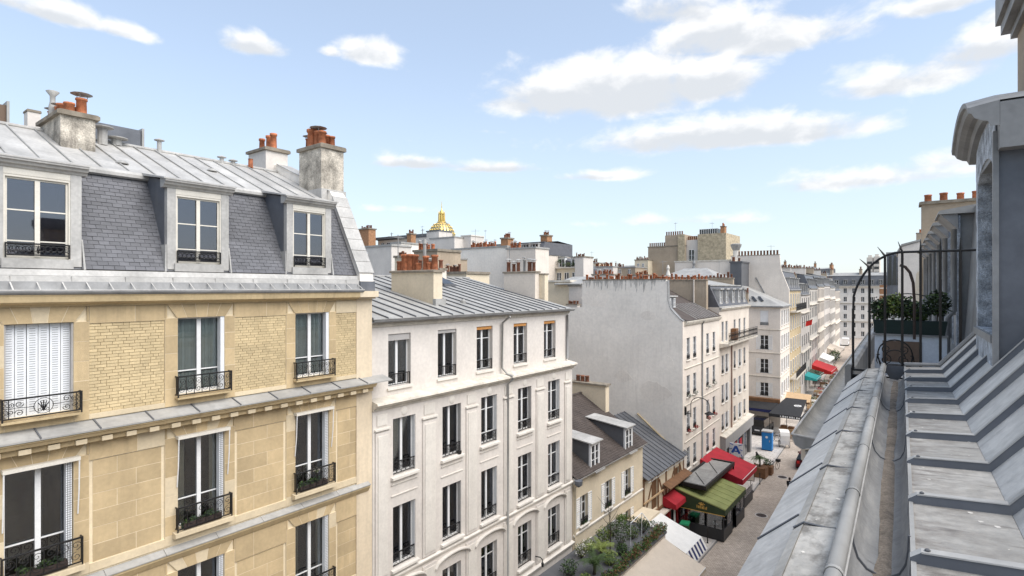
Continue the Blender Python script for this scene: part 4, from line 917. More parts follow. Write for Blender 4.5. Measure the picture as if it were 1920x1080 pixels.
# iron fan-shaped guard at the end of the roof
G = thing('iron_partition_guard', 'black wrought iron fan guard with splayed spikes closing off the roof end', 'guard', (0, 0, 0), R(2.22))
gy = 9.45; bx = [-.575, -.375, -.19, .01, .215, .43, .64]
tops = lambda x: h(-.50) if x > .0 else h(-.50) - .92 * (1 - math.sqrt(max(0, 1 - ((x) / .60) ** 2)))
pts = [(-.575, gy, h(1.2)), (-.578, gy, h(.6)), (-.575, gy, h(.42))] + [(x, gy, tops(x)) for x in (-.568, -.55, -.52, -.47, -.41, -.34, -.26, -.17, -.08, .0, .2, .4, .6, .95)]
MB().tube(pts, .017, 6).obj('arched_rail', 'iron', G)
for i, x in enumerate(bx):
    t = tops(x) if i else h(.3)
    MB().tube([(x, gy, h(1.18)), (x, gy, t)], .018, 6).obj('bar', 'iron', G)
    if i > 0:
        dx_ = (-.12, -.09, -.05, 0, 0, 0)[i - 1]; MB().tube([(x, gy, t), (x + dx_, gy, t + .17 - abs(dx_) * .4)], [.017, .003], 5).obj('spike', 'iron', G)
MB().box(-.59, .40, gy - .015, gy + .015, h(1.20), h(1.17)).box(-.59, .3, gy - .012, gy + .012, h(1.27), h(1.25)).obj('bottom_rail', 'iron', G)
MB().box(-.60, -.585, gy - .05, gy + .25, h(1.95), h(1.15)).box(-.585, -.22, gy + .02, gy + .035, h(1.95), h(1.27)).obj('side_panel', 'black_canvas', G)
MB().tube([(-.55, gy - .03, h(1.36)), (-.42, gy - .03, h(1.34)), (-.3, gy - .03, h(1.29))], .008, 5).tube([(-.55, gy - .03, h(1.5)), (-.3, gy - .03, h(1.5))], .008, 5).tube([(-.38, gy - .03, h(1.33)), (-.33, gy - .03, h(1.55))], .01, 5).obj('brace', 'iron', G)
MB().tube([(-.02 + .0, gy + 1.2, h(-.36))] + [(x, gy + 1.2, z) for x, z in ((.05, h(-.33)), (.11, h(-.24)), (.15, h(-.08)), (.165, h(.2)), (.165, h(.8)))], .022, 6).obj('rear_stay', 'iron_rust', G)

# ================================================================ next house on our side: roof terrace, low gutter, row of dormers
Q = thing('terrace_building', 'long house beyond the iron guard with roof terrace and a row of receding dormers', 'building', (0, 0, 0), R(2.22))
q0, q1 = 9.42, 62.0
MB().box(-1.0, 9, q0, q1, 0, h(2.35)).obj('wall', 'plaster_beige', Q)
MB().prism([(-1.0, h(2.9)), (-1.25, h(2.6)), (-1.25, h(2.45)), (-1.0, h(2.36))], 'y', q0, q1).obj('cornice', 'plaster_beige', Q)
g2 = [(-1.34, h(2.20)), (-1.345, h(2.26)), (-1.31, h(2.34)), (-1.24, h(2.39)), (-1.14, h(2.39)), (-1.06, h(2.33)), (-1.02, h(2.22)), (-.95, h(2.20))]
for i in range(14):
    a, b = q0 - .2 + i * 2.6, q0 - .2 + (i + 1) * 2.6
    MB().sheet(g2, 'y', a, b).obj('gutter', 'zinc_worn', Q, smooth=True)
MB().tube([(-1.345, q0 - .2, h(2.19)), (-1.345, q0 + 36, h(2.19))], .016, 6).obj('gutter_roll', 'zinc_light', Q)
MB().tube([(-1.345, q0 - .2, h(2.19)), (-.97, q0 - .2, h(2.22))], .014, 6).obj('gutter_roll', 'zinc_light', Q)
MB().prism([(-1.34, h(2.21)), (-1.30, h(2.34)), (-1.2, h(2.395)), (-1.08, h(2.34)), (-1.0, h(2.22))], 'y', q0 - .21, q0 - .195).obj('gutter_end', 'lead_grey', Q)
MB().tube([(-1.15, q0 - .15, h(2.42)), (-1.1, q0 - .1, h(2.75)), (-.98, q0, h(3.0))], .03, 6).tube([(-1.2, q0 - .1, h(2.75)), (-1.0, q0 - .1, h(2.55))], .02, 6).obj('gutter_bracket', 'lead_grey', Q)
for i in range(18):
    a, b = q0 + i * 1.3, q0 + (i + 1) * 1.3 - .02
    MB().hexa([(-.98, a, h(2.26)), (-.60, a, h(2.2)), (-.60, b, h(2.2)), (-.98, b, h(2.26)), (-.98, a, h(2.21)), (-.60, a, h(2.14)), (-.60, b, h(2.14)), (-.98, b, h(2.21))]).obj('zinc_sheet', 'zinc_scuffed', Q)
    MB().tube([(-.98, a, h(2.205)), (-.60, a, h(2.135))], .016, 5).obj('seam', 'zinc_seam', Q)
MB().box(-.98, .4, q0 + 23.5, q1, h(2.3), h(2.15)).obj('zinc_ledge', 'zinc_worn', Q)
MB().prism([(-.72, h(2.3)), (-.72, h(1.22)), (-.68, h(1.18)), (-.62, h(1.18)), (-.58, h(1.22)), (-.58, h(2.3))], 'y', q0 + .6, q0 + 22).obj('parapet', 'lead_grey', Q)
MB().box(-.58, .9, q0 + .02, q0 + 22, h(2.1), h(1.80)).obj('terrace_floor', 'kerb', Q)
# low white wall with a brown panel across the terrace
MB().box(-.43, .69, 13.0, 13.16, h(1.95), h(.92)).obj('cross_wall', 'panel_white', Q)
MB().box(-.30, .31, 12.975, 12.998, h(1.42), h(1.02)).obj('wall_panel', 'panel_brown', Q)
MB().box(-.46, .71, 12.96, 13.2, h(.918), h(.885)).obj('coping', 'lead_grey', Q)
MB().box(-.55, .35, 10.9, 11.3, h(1.52), h(1.47)).obj('bench_top', 'kerb', Q)
# steep zinc wall with dormers
MB().prism([(.95, h(2.3)), (1.18, h(-1.6)), (2.8, h(-2.2)), (9, h(-2.4)), (9, h(2.3))], 'y', 9.9, 32.5).obj('steep_roof', 'lead_grey', Q)
MB().prism([(.80, h(2.3)), (1.10, h(-1.3)), (2.8, h(-1.9)), (9, h(-2.2)), (9, h(2.3))], 'y', 32.51, q1).obj('far_steep_roof', 'plaster_cream', Q)
for i, y in enumerate((14.2, 16.9, 19.6, 22.4, 25.2, 28.0, 30.6)):
    d = link('dormer', None, Q, (0, y, 0)); zt = h(-1.45 - .02 * i)
    MB().box(.92, 2.4, 0, 1.15, h(1.2), zt + .028).obj('box', 'lead_grey', d)
    MB().box(.90, .96, -.05, .08, h(1.2), zt).box(.90, .96, 1.07, 1.2, h(1.2), zt).obj('jamb', 'peeling_paint', d)
    MB().box(.905, .93, .1, 1.05, h(.2), zt - .1).obj('pane', 'glass_dark', d)
    MB().hexa([(.60, -.14, zt + .03), (2.6, -.14, zt + .03), (2.6, 1.29, zt + .03), (.60, 1.29, zt + .03), (.62, -.14, zt + .10), (2.6, -.14, zt + .42), (2.6, 1.29, zt + .42), (.62, 1.29, zt + .10)]).obj('hood', 'zinc_mid', d)
    MB().prism([(.92, zt - .28), (.64, zt + .03), (.92, zt + .06)], 'y', -.1, 1.25).obj('hood_soffit', 'lead_grey', d)
    MB().tube([(.84, -.35, zt - .3), (.84, -.35, h(.45)), (.74, -.35, h(.6)), (.74, -.35, h(1.9))], .05, 7).obj('downpipe', 'lead_grey', d, smooth=True)
    MB().tube([(.98, .25, h(.5)), (.72, .25, h(.52)), (.66, .25, h(.62)), (.66, .25, h(1.9))], .045, 7).obj('waste_pipe', 'zinc_mid', d, smooth=True)
ch = chimney(Q, .82, 3.2, 34.0, 35.0, h(1), h(-4.10), 'plaster_tan', 4, .1, .12, kinds=('short',), scale=1.3)
# planter with shrubs on the low wall
P = thing('trough_planter', 'dark green trough of dark shrubs on the low white terrace wall', 'planter', (0, 0, 0), R(2.22))
MB().prism([(-.42, h(.883)), (.66, h(.883)), (.70, h(.62)), (-.46, h(.62))], 'y', 12.98, 13.18).obj('trough', 'planter_green', P)
for k, (x, r, zz, mat) in enumerate(((-.33, .2, .42, 'leaf_dark'), (-.12, .2, .34, 'leaf_light'), (.08, .2, .40, 'leaf_dark'), (.28, .15, .48, 'leaf_dark'), (.55, .22, .30, 'leaf_dark'))):
    leafball(r, 520, .042, 60 + k, 1.25).obj('shrub', [mat, 'leaf'], P, (x, 13.1, h(zz)))
    MB().tube([(x, 13.1, h(.64)), (x, 13.1, h(zz))], .012, 5).obj('stem', 'bark', P)
F2 = thing('terrace_railing', 'thin black bar railing behind the shrubs on the roof terrace', 'railing', (0, 0, 0), R(2.22))
for k in range(8): MB().tube([(-.45 + k * .15, 13.4, h(.9)), (-.45 + k * .15, 13.4, h(.18))], .008, 5).obj('bar', 'iron', F2)
MB().tube([(-.45, 13.4, h(.9))] + [(.1 + .55 * math.cos(R(a)), 13.4, h(.45) + .34 * math.sin(R(a))) for a in range(180, -1, -15)] + [(.65, 13.4, h(.9))], .01, 5).obj('arched_rail', 'iron', F2)
MB().tube([(-.45, 13.4, h(.45)), (.65, 13.4, h(.45))], .009, 5).obj('rail', 'iron', F2)
# scrolled iron chair
CH = thing('iron_garden_chair', 'scrolled black iron garden chair on the roof terrace', 'chair', (-.54, 11.6, h(1.80)), R(2.22))
MB().lathe([(.0, .44), (.21, .44), (.22, .455), (.21, .47), (0, .47)], n=16).obj('seat', 'iron', CH)
m = MB(); back = [(-.22, -.2, .0)]
m.tube([(x, -.2, z) for x, z in [(-.2, .46), (-.24, .62)] + arc(0, .68, .24, 175, 5, 12) + [(.24, .62), (.2, .46)]], .012, 5)
m.tube([(x, -.2, z) for x, z in arc(0, .60, .15, 170, 10, 8)], .009, 5)
for sg in (-1, 1): m.tube(E3(spiral(sg * .13, .58, .09, .02, 90, sg * 1.3), -.2), .008, 5); m.tube(E3(spiral(sg * .12, .76, .07, .02, -90, sg * 1.2), -.2), .008, 5)
m.obj('backrest', 'iron', CH)
for x, y in ((-.17, -.17), (.17, -.17), (-.17, .17), (.17, .17)): MB().tube([(x * .8, y * .8, .45), (x, y, .2), (x * 1.2, y * 1.2, 0)], .012, 5).obj('leg', 'iron', CH)
for sg in (-1, 1): m = MB().tube([(sg * .22, -.2, .66), (sg * .26, .0, .64), (sg * .25, .16, .56), (sg * .2, .17, .45)], .01, 5).tube([(sg * .255, .02, .62), (sg * .27, .1, .52), (sg * .25, .05, .48)], .008, 5).obj('armrest', 'iron', CH)
# ================================================================ low cream house with two dormers
def gshut(parent, x0, x1, z0, z1, mat='white_paint', open_=.42, y=-.03):
    # a pair of open louvred shutters folded back on the wall
    for a, b in ((x0 - open_, x0 - .01), (x1 + .01, x1 + open_)):
        def mk():
            w, hh = b - a, z1 - z0; m = MB(); m.box(0, .05, 0, .03, 0, hh).box(w - .05, w, 0, .03, 0, hh).box(.05, w - .05, 0, .03, 0, .06).box(.05, w - .05, 0, .03, hh - .06, hh).box(.05, w - .05, 0, .03, hh * .5 - .03, hh * .5 + .03)
            k = 14
            for i in range(k):
                z = .08 + (hh - .16) * i / k
                if abs(z - hh * .5) > .06: m.hexa([(.05, .0, z), (w - .05, .0, z), (w - .05, .025, z + .03), (.05, .025, z + .03), (.05, .004, z + .012), (w - .05, .004, z + .012), (w - .05, .029, z + .042), (.05, .029, z + .042)])
            return m.mesh('shutter', mat)
        link('shutter', cached(('sh', round(b - a, 3), round(z1 - z0, 3), mat), mk), parent, (a, y, z0))
Cc = thing('low_cream_house', 'low cream two-storey house with brown tiled roof and two zinc-topped dormers', 'house', (-15.1, 25.10, 0), R(90))
CW = 8.75; CC = [1.15, 3.95, 6.5]; CRW = [(11.2, 12.78), (13.75, 15.35)]
wall(Cc, 'plaster_cream', 0, CW, 0, h(10.0), [(c - .42, c + .42, h(b), h(a)) for c in CC for a, b in CRW], D=8.8, rv=.25)
for i, c in enumerate(CC):
    for r, (a, b) in enumerate(CRW):
        window(Cc, c - .42, c + .42, h(b), h(a), .18, rows=(.35, .7), curtain=('curtain_cream', 'sides'))
        gshut(Cc, c - .42, c + .42, h(b), h(a))
        sill(Cc, c - .5, c + .5, h(b) - .01, 'plaster_trim', .12, .06)
        p = plants(Cc, c - .3, c + .3, .02, h(b) + .03, 70 + i * 2 + r).obj('window_plants', ['leaf_dark', 'leaf'], Cc); p['kind'] = 'stuff'
        railing(Cc, c - .41, c + .41, .0, h(b), .35, 'cross')
MB().prism([(-.003, h(13.1)), (-.06, h(13.1)), (-.07, h(13.02)), (-.003, h(12.98))], 'x', .02, CW).obj('string_course', 'plaster_trim', Cc)
MB().prism([(-.003, h(10.35)), (-.08, h(10.3)), (-.18, h(10.16)), (-.20, h(10.06)), (-.003, h(10.0))], 'x', 0, CW).obj('eaves_cornice', 'plaster_trim', Cc)
cy0, cz0, cy1, cz1 = -.28, h(10.05), 4.4, h(7.30)
# tiled roof: overlapping courses of small flat tiles
m = MB(); rn = random.Random(5); NCr = 34
for i in range(NCr):
    t0, t1 = i / NCr, (i + 1.35) / NCr
    ya, za, yb, zb = cy0 + (cy1 - cy0) * t0, cz0 + (cz1 - cz0) * t0, cy0 + (cy1 - cy0) * t1, cz0 + (cz1 - cz0) * t1
    x = -(.11 if i % 2 else 0)
    while x < CW + .1:
        a, b = max(x, 0) + .004, min(x + .22, CW + .1) - .004
        if b > a: q = rn.uniform(0, .014); m.hexa([(a, ya, za + .012 + q), (b, ya, za + .012 + q), (b, yb, zb), (a, yb, zb), (a, ya, za + .034 + q), (b, ya, za + .034 + q), (b, yb, zb + .012), (a, yb, zb + .012)])
        x += .22
o = m.obj('roof_tiles', 'roof_tile', Cc); o['kind'] = 'stuff'
MB().face((0, cy0, cz0), (CW + .1, cy0, cz0), (CW + .1, cy1, cz1), (0, cy1, cz1)).face((0, cy1, cz1), (CW + .1, cy1, cz1), (CW + .1, 8.8, h(10)), (0, 8.8, h(10))).face((CW, 0, h(10.05)), (CW, 8.8, h(10.05)), (CW, cy1, cz1 - .05)).face((0, 0, h(10.05)), (0, cy1, cz1 - .05), (0, 8.8, h(10.05))).obj('roof', 'roof_tile', Cc)
MB().tube([(0, cy1, cz1 + .03), (CW + .1, cy1, cz1 + .03)], .09, 8).obj('ridge_tiles', 'roof_tile', Cc)
MB().sheet(arc(-.30, h(10.02), .08, 180, 360, 8), 'x', .05, CW + .1).obj('gutter', 'zinc_light', Cc, smooth=True)
MB().tube([(.12, -.30, h(10.08)), (.12, -.3, h(10.3)), (.12, -.08, h(10.5)), (.12, -.08, .3)], .05, 8).obj('downpipe', 'plaster_cream', Cc, smooth=True)
MB().lathe([(.05, -.22), (.2, -.1), (.22, .12), (.0, .14)], n=10).obj('rain_hopper', 'zinc_blue', Cc, (-.02, -.36, h(10.15)))
for c in (2.35, 6.65):
    d = link('dormer', None, Cc, (c, 0, 0)); zb, zt = h(9.98), h(8.62); f_ = -.04; yb = cy0 + (zt + .25 - cz0) / (cz1 - cz0) * (cy1 - cy0)
    MB().box(-.52, -.42, f_, f_ + .12, zb, zt).box(.42, .52, f_, f_ + .12, zb, zt).box(-.42, .42, f_, f_ + .12, zt - .1, zt).obj('casing', 'white_paint', d)
    for s_ in (-1, 1): MB().prism([(f_ + .12, zb), (f_ + .12, zt), (yb, zt + .22), (cy0 + .4, zb - .1)], 'x', s_ * .51 - .012, s_ * .51 + .012).obj('cheek', 'zinc_dark', d)
    window(d, -.42, .42, zb, zt - .1, f_ + .05, rows=(.33, .66), glass='glass_dark', bar=.06)
    for k in range(4):
        P = lambda t, o_: (f_ - .16 + (yb - f_ + .3) * t, zt + .03 + .30 * t + o_)
        t0, t1 = k / 4, (k + .985) / 4; MB().prism([P(t0, 0), P(t1, 0), P(t1, .06), P(t0, .06)], 'x', -.64, .64).obj('zinc_sheet', 'zinc_light', d)
    MB().hexa([(-.55, f_ - .35, zb - .17), (.55, f_ - .35, zb - .17), (.55, f_, zb), (-.55, f_, zb), (-.55, f_ - .35, zb - .12), (.55, f_ - .35, zb - .12), (.55, f_, zb + .03), (-.55, f_, zb + .03)]).obj('zinc_sill', 'zinc_light', d)
chimney(Cc, CW - .35, CW + .15, 2.5, 5.3, h(9), h(6.62), 'plaster_cream', 0, .10, .10)
for k in range(3): link('pot', pot_brown('short'), Cc.children[-1], (CW - .1, 4.05 + .36 * k, h(6.50)), None, (1.2, 1.2, 1.3))

# ================================================================ small house with weathered timber front and dark zinc roof
Dd = thing('timbered_house', 'low weathered half-timbered house with dark zinc roof and fairy lights', 'house', (-15.1, 33.88, 0), R(90))
DW = 7.45
wall(Dd, 'plaster_cream', 0, DW, 0, h(12.4), [(1.6, 2.4, h(15.0), h(13.0)), (5.6, 6.4, h(14.8), h(13.2)), (1.0, 3.0, .1, 2.2), (4.0, 7.0, .1, 2.2)], D=9, rv=.2)
for a, b, c_, d_ in ((1.6, 2.4, h(15.0), h(13.0)), (5.6, 6.4, h(14.8), h(13.2))): MB().box(a, b, .1, .2, c_, d_).obj('plank_door', 'wood_brown', Dd)
window(Dd, 1.0, 3.0, .1, 2.2, .15, rows=(.7,), mat='red_paint', glass='glass_dark'); window(Dd, 4.0, 7.0, .1, 2.2, .15, rows=(.7,), mat='red_paint', glass='glass_dark')
for x in (.12, 1.5, 2.5, 3.9, 5.45, 6.5, 7.3): blk('timber', Dd, x - .09, x + .09, -.04, .02, h(15.25), h(12.5), 'wood_brown' if random.random() < .6 else 'wood_tan')
for H in (12.58, 15.2): blk('timber', Dd, 0, DW, -.055, .02, h(H) - .1, h(H) + .1, 'wood_brown')
for x0, z0, x1, z1 in ((.3, 15.0, 1.35, 13.2), (2.7, 13.2, 3.7, 15.0), (4.1, 15.0, 5.3, 13.3), (6.65, 13.2, 7.2, 14.6)):
    L_ = math.hypot(x1 - x0, z1 - z0); a = math.atan2(h(z1) - h(z0), x1 - x0)
    link('timber', cube('wood_brown'), Dd, ((x0 + x1) / 2, -.012, (h(z0) + h(z1)) / 2), (0, -a, 0), (L_, .05, .13))
o = MB().hexa([(3.2, -.62, h(13.95)), (7.5, -.62, h(13.95)), (7.5, -.05, h(13.7)), (3.2, -.05, h(13.7)), (3.2, -.62, h(13.89)), (7.5, -.62, h(13.89)), (7.5, -.05, h(13.64)), (3.2, -.05, h(13.64))]).obj('canopy', 'wood_brown', Dd)
MB().box(-.02, 7.5, -.14, -.06, h(14.1), h(14.0)).obj('ledger', 'wood_tan', Dd)
MB().tube([(.45, -.05, h(14.5)), (.45, -.6, h(14.5)), (.45, -.6, h(15.0)), (.45, -.05, h(15.0))], .02, 5).obj('sign_bracket', 'iron', Dd)
MB().box(-.02, 7.5, -.5, .0, h(15.45), h(15.35)).obj('ledge', 'plaster_beige', Dd)
ey0, ez0, ey1, ez1 = -.35, h(12.5), 4.7, h(9.9)
for i in range(13):
    x = .02 + i * .575; e = x + .57
    MB().hexa([(x, ey0, ez0 - .03), (e, ey0, ez0 - .03), (e, ey1, ez1 - .03), (x, ey1, ez1 - .03), (x, ey0, ez0), (e, ey0, ez0), (e, ey1, ez1), (x, ey1, ez1)]).obj('zinc_sheet', 'zinc_dark', Dd)
    MB().hexa([(x - .025, ey0, ez0 - .005), (x + .02, ey0, ez0 - .005), (x + .02, ey1, ez1 - .005), (x - .025, ey1, ez1 - .005), (x - .02, ey0, ez0 + .06), (x + .015, ey0, ez0 + .06), (x + .015, ey1, ez1 + .06), (x - .02, ey1, ez1 + .06)]).obj('seam', 'zinc_seam', Dd)
MB().face((0, ey1, ez1), (DW, ey1, ez1), (DW, 9, h(12.4)), (0, 9, h(12.4))).face((0, 0, h(12.4)), (0, ey1, ez1), (0, 9, h(12.4))).obj('rear_roof', 'zinc_dark', Dd)
MB().prism([(ey0, ez0 + .05), (ey1, ez1 + .05), (ey1, ez1 + .12), (ey0, ez0 + .12)], 'x', DW - .02, DW + .06).obj('verge', 'zinc_mid', Dd)
m = MB()
for i in range(46): x = .1 + i * .16; m.lathe([(.0, -.035), (.028, -.02), (.028, .02), (0, .035)], x, -.38 - .015 * (i % 2), 5, False); 
for k in range(len(m.v)): m.v[k] = (m.v[k][0], m.v[k][1], m.v[k][2] + h(12.62) + .02 * math.sin(m.v[k][0] * 7))
o = m.obj('fairy_lights', 'lamp_white', Dd); o['kind'] = 'stuff'
# red shopfront with a sloping fascia
MB().prism([(-.003, 2.95), (-.95, 2.55), (-1.0, 2.25), (-.95, 2.2), (-.003, 2.3)], 'x', 3.3, 7.45).obj('fascia', 'red_canvas', Dd)
MB().box(3.4, 3.7, -.45, -.003, .05, 2.3).box(4.9, 5.1, -.45, -.003, .05, 2.3).box(7.15, 7.4, -.45, -.003, .05, 2.3).box(3.7, 4.9, -.4, -.003, .05, .7).box(5.1, 7.15, -.40, -.003, .05, .7).obj('shopfront', 'red_paint', Dd)
MB().box(3.75, 4.85, -.36, -.34, .7, 2.25).obj('shop_pane', 'glass_dark', Dd); MB().box(5.15, 7.1, -.36, -.34, .7, 2.25).obj('shop_pane', 'glass_dark', Dd)
MB().box(4.2, 4.5, -.47, -.45, .9, 2.0).obj('notice', 'white_paint', Dd)

# ================================================================ generic street and background houses
def house(name, label, loc, rz, Wd, Dp, ze, cols, rows, ww, wmat, cat='building', roof=None, glass='glass_dark', shut=None, rail='bars', trim=None, group=None, wrows=(.35,), sl=True, rv=.2, frame='white_paint', base=0.0, sides=None, one=True):
    o = thing(name, label, cat, loc, rz, group)
    wall(o, wmat, 0, Wd, base, ze, [(c - ww / 2, c + ww / 2, a, b) for c in cols for a, b in rows], D=Dp, rv=rv)
    for c in cols:
        for j, (a, b) in enumerate(rows):
            window(o, c - ww / 2, c + ww / 2, a, b, rv - .06, rows=wrows, glass=glass, mat=frame, one=one)
            if shut and (j + int(c * 3)) % 4 != shut: gshut(o, c - ww / 2, c + ww / 2, a, b, open_=ww * .52)
            if rail: railing(o, c - ww / 2, c + ww / 2, .02, a, .42, rail, 0, .010)
            if sl: sill(o, c - ww / 2 - .08, c + ww / 2 + .08, a - .01, trim or wmat, .1, .06)
    return o
def gable_roof(o, Wd, Dp, ze, rise, mat, over=.25, seam=None, ridge=.5):
    yr = Dp * ridge
    n = max(1, int(Wd / .7)); 
    MB().face((0, -over, ze - .05), (Wd, -over, ze - .05), (Wd, yr, ze + rise), (0, yr, ze + rise)).face((0, yr, ze + rise), (Wd, yr, ze + rise), (Wd, Dp, ze), (0, Dp, ze)).face((0, 0, ze), (0, yr, ze + rise), (0, Dp, ze)).face((Wd, 0, ze), (Wd, Dp, ze), (Wd, yr, ze + rise)).obj('roof', mat, o)
    if seam:
        for i in range(n + 1):
            x = Wd * i / n
            MB().hexa([(x - .025, -over, ze - .05), (x + .025, -over, ze - .05), (x + .025, yr, ze + rise), (x - .025, yr, ze + rise), (x - .02, -over, ze + .01), (x + .02, -over, ze + .01), (x + .02, yr, ze + rise + .06), (x - .02, yr, ze + rise + .06)]).obj('seam', seam, o)
    MB().prism([(-over - .08, ze - .06), (-over - .08, ze - .16), (-.003, ze - .22), (-.003, ze - .03)], 'x', 0, Wd).obj('eaves', 'lead_grey', o)
def mansard(o, Wd, Dp, ze, hm, set_, mat, dcols, dw=.8, dh=1.3, top='zinc_mid', rise=.8, dmat='zinc_light'):
    MB().face((0, 0, ze), (Wd, 0, ze), (Wd, set_, ze + hm), (0, set_, ze + hm)).face((0, 0, ze), (0, set_, ze + hm), (0, Dp, ze + hm), (0, Dp, ze)).face((Wd, 0, ze), (Wd, Dp, ze), (Wd, Dp, ze + hm), (Wd, set_, ze + hm)).obj('mansard', mat, o)
    MB().face((0, set_, ze + hm), (Wd, set_, ze + hm), (Wd, Dp * .5, ze + hm + rise), (0, Dp * .5, ze + hm + rise)).face((0, Dp * .5, ze + hm + rise), (Wd, Dp * .5, ze + hm + rise), (Wd, Dp, ze + hm), (0, Dp, ze + hm)).obj('roof', top, o)
    MB().prism([(.05, ze + .02), (-.2, ze - .02), (-.22, ze - .12), (-.1, ze - .22), (-.003, ze - .24), (-.003, ze - .02)], 'x', 0, Wd).obj('eaves', 'lead_grey', o)
    MB().box(0, Wd, set_ - .12, set_ + .1, ze + hm - .06, ze + hm + .06).obj('nosing', top, o)
    for c in dcols:
        d = link('dormer', None, o, (c, .12, ze + .3))
        MB().box(-dw / 2 - .1, -dw / 2, 0, .9, 0, dh).box(dw / 2, dw / 2 + .1, 0, .9, 0, dh).box(-dw / 2, dw / 2, 0, .12, -.1, .1).obj('cheeks', dmat, d)
        MB().box(-dw / 2 - .18, dw / 2 + .18, -.12, 1.1, dh, dh + .12).obj('dormer_roof', dmat, d)
        window(d, -dw / 2, dw / 2, .1, dh, .1, rows=(.4,), glass='glass_dark', one=True)

# ---- building with the big blank gable
E = thing('blank_gable_building', 'tall building with stained blank white gable and cream street front', 'building', (-15.1, 41.42, 0), R(92))
EW = 9.75
EC = [.95, 2.55, 6.1, 8.0]; ERW = [(3.85, 5.55), (6.75, 8.4), (9.5, 11.1), (12.3, 13.9)]
wall(E, 'plaster_pink', -.402, EW, 0, h(2.55), [(c - .42, c + .42, h(b), h(a)) for c in EC for a, b in ERW], D=8.6, rv=.22, sides=(False, True))
for i, c in enumerate(EC):
    for r, (a, b) in enumerate(ERW):
        window(E, c - .42, c + .42, h(b), h(a), .15, rows=(.33, .66), glass='glass_dark')
        railing(E, c - .41, c + .41, .02, h(b), .36, 'cross'); sill(E, c - .5, c + .5, h(b) - .01, 'plaster_trim', .1, .06)
        if r in (1, 2):
            x = leafball(.22, 90, .06, 300 + i * 5 + r, .8); x.obj('window_flowers', ['flower_white' if r == 1 else 'flower_red', 'leaf'], E, (c, -.12, h(b) + .1))
        MB().box(c + .36, c + .418, .02, .13, h(b), h(a) - .01).obj('folded_shutter', 'white_paint', E)
for H in (6.15, 8.95, 11.75): MB().prism([(-.003, h(H) - .06), (-.05, h(H) - .06), (-.07, h(H)), (-.003, h(H) + .03)], 'x', .01, EW).obj('string_course', 'plaster_ledge', E)
MB().prism([(-.003, h(2.9)), (-.12, h(2.85)), (-.2, h(2.7)), (-.24, h(2.58)), (-.003, h(2.5))], 'x', 0, EW).obj('eaves_cornice', 'plaster_ledge', E)
MB().tube([(4.35, -.2, h(2.7)), (4.35, -.08, h(3.0)), (4.35, -.08, .3)], .06, 8).obj('downpipe', 'lead_grey', E, smooth=True)
# the blank side wall rises above the roof and carries a row of pots
gp = [(.004, 0), (.004, h(2.5)), (.25, h(2.35)), (.95, h(1.6)), (1.15, h(.9)), (1.2, h(-.55)), (1.35, h(-.62)), (8.5, h(-.66)), (8.5, h(1.6)), (10.6, h(1.75)), (10.6, 0)]
g = MB().prism(gp, 'x', -.40, 0.0).obj('gable_wall', 'plaster_grey', E)
for (ya, za), (yb, zb_) in zip(gp[1:5], gp[2:6]): MB().hexa([(-.43, ya - .03, za - .02), (.03, ya - .03, za - .02), (.03, yb - .03, zb_ - .02), (-.43, yb - .03, zb_ - .02), (-.43, ya - .03, za + .04), (.03, ya - .03, za + .04), (.03, yb - .03, zb_ + .04), (-.43, yb - .03, zb_ + .04)]).obj('zinc_capping', 'lead_grey', g)
m = MB(); rn = random.Random(9); x = 1.3
while x < 8.5: w_ = rn.uniform(.3, .7); m.box(-.44, .04, x, min(8.5, x + w_) - .01, h(-.64), h(-.70) + rn.uniform(0, .05)); x += w_
m.obj('gable_coping', 'chimney_cap', g)
for k in range(26):
    y = 1.55 + k * .265 + rn.uniform(-.05, .05); link('pot', pot_mesh(rn.choice(('short', 'short', 'plain'))), g, (-.18, y, h(-.70)), None, (.95, .95, rn.uniform(.5, .95)))
MB().tube([(-.45, 3.6, h(9.9)), (-.45, 1.2, h(11.8)), (-.45, .3, h(12.3))], .06, 6).obj('wall_flashing', 'plaster_yellow', g)
rp = random.Random(31)
for k in range(9):        # patched render on the blank wall
    cy_, cz_, rr = rp.uniform(1.5, 7.5), rp.uniform(h(9), h(.6)), rp.uniform(.4, 1.3); n_ = 11
    MB().prism([(cy_ + rr * rp.uniform(.75, 1.1) * math.cos(6.283 * q / n_), cz_ + rr * .7 * rp.uniform(.6, 1.1) * math.sin(6.283 * q / n_)) for q in range(n_)], 'x', -.404 - .0006 * k, -.399).obj('render_patch', ('plaster_patch', 'plaster_grey', 'plaster_patch')[k % 3], g)
mm = MB()
for k in range(60):       # dark drips below the coping
    y_ = rp.uniform(1.25, 8.4); l_ = rp.uniform(.12, .75) * rp.choice((.5, 1, 1, 1.5)); w_ = rp.uniform(.03, .13)
    mm.prism([(y_ - w_, h(-.63)), (y_ + w_, h(-.63)), (y_ + w_ * .4, h(-.63) - l_), (y_ - w_ * .2, h(-.63) - l_ * .8)], 'x', -.4075 - .0001 * k, -.4)
o = mm.obj('soot_drips', 'soot_stain', g); o['kind'] = 'stuff'
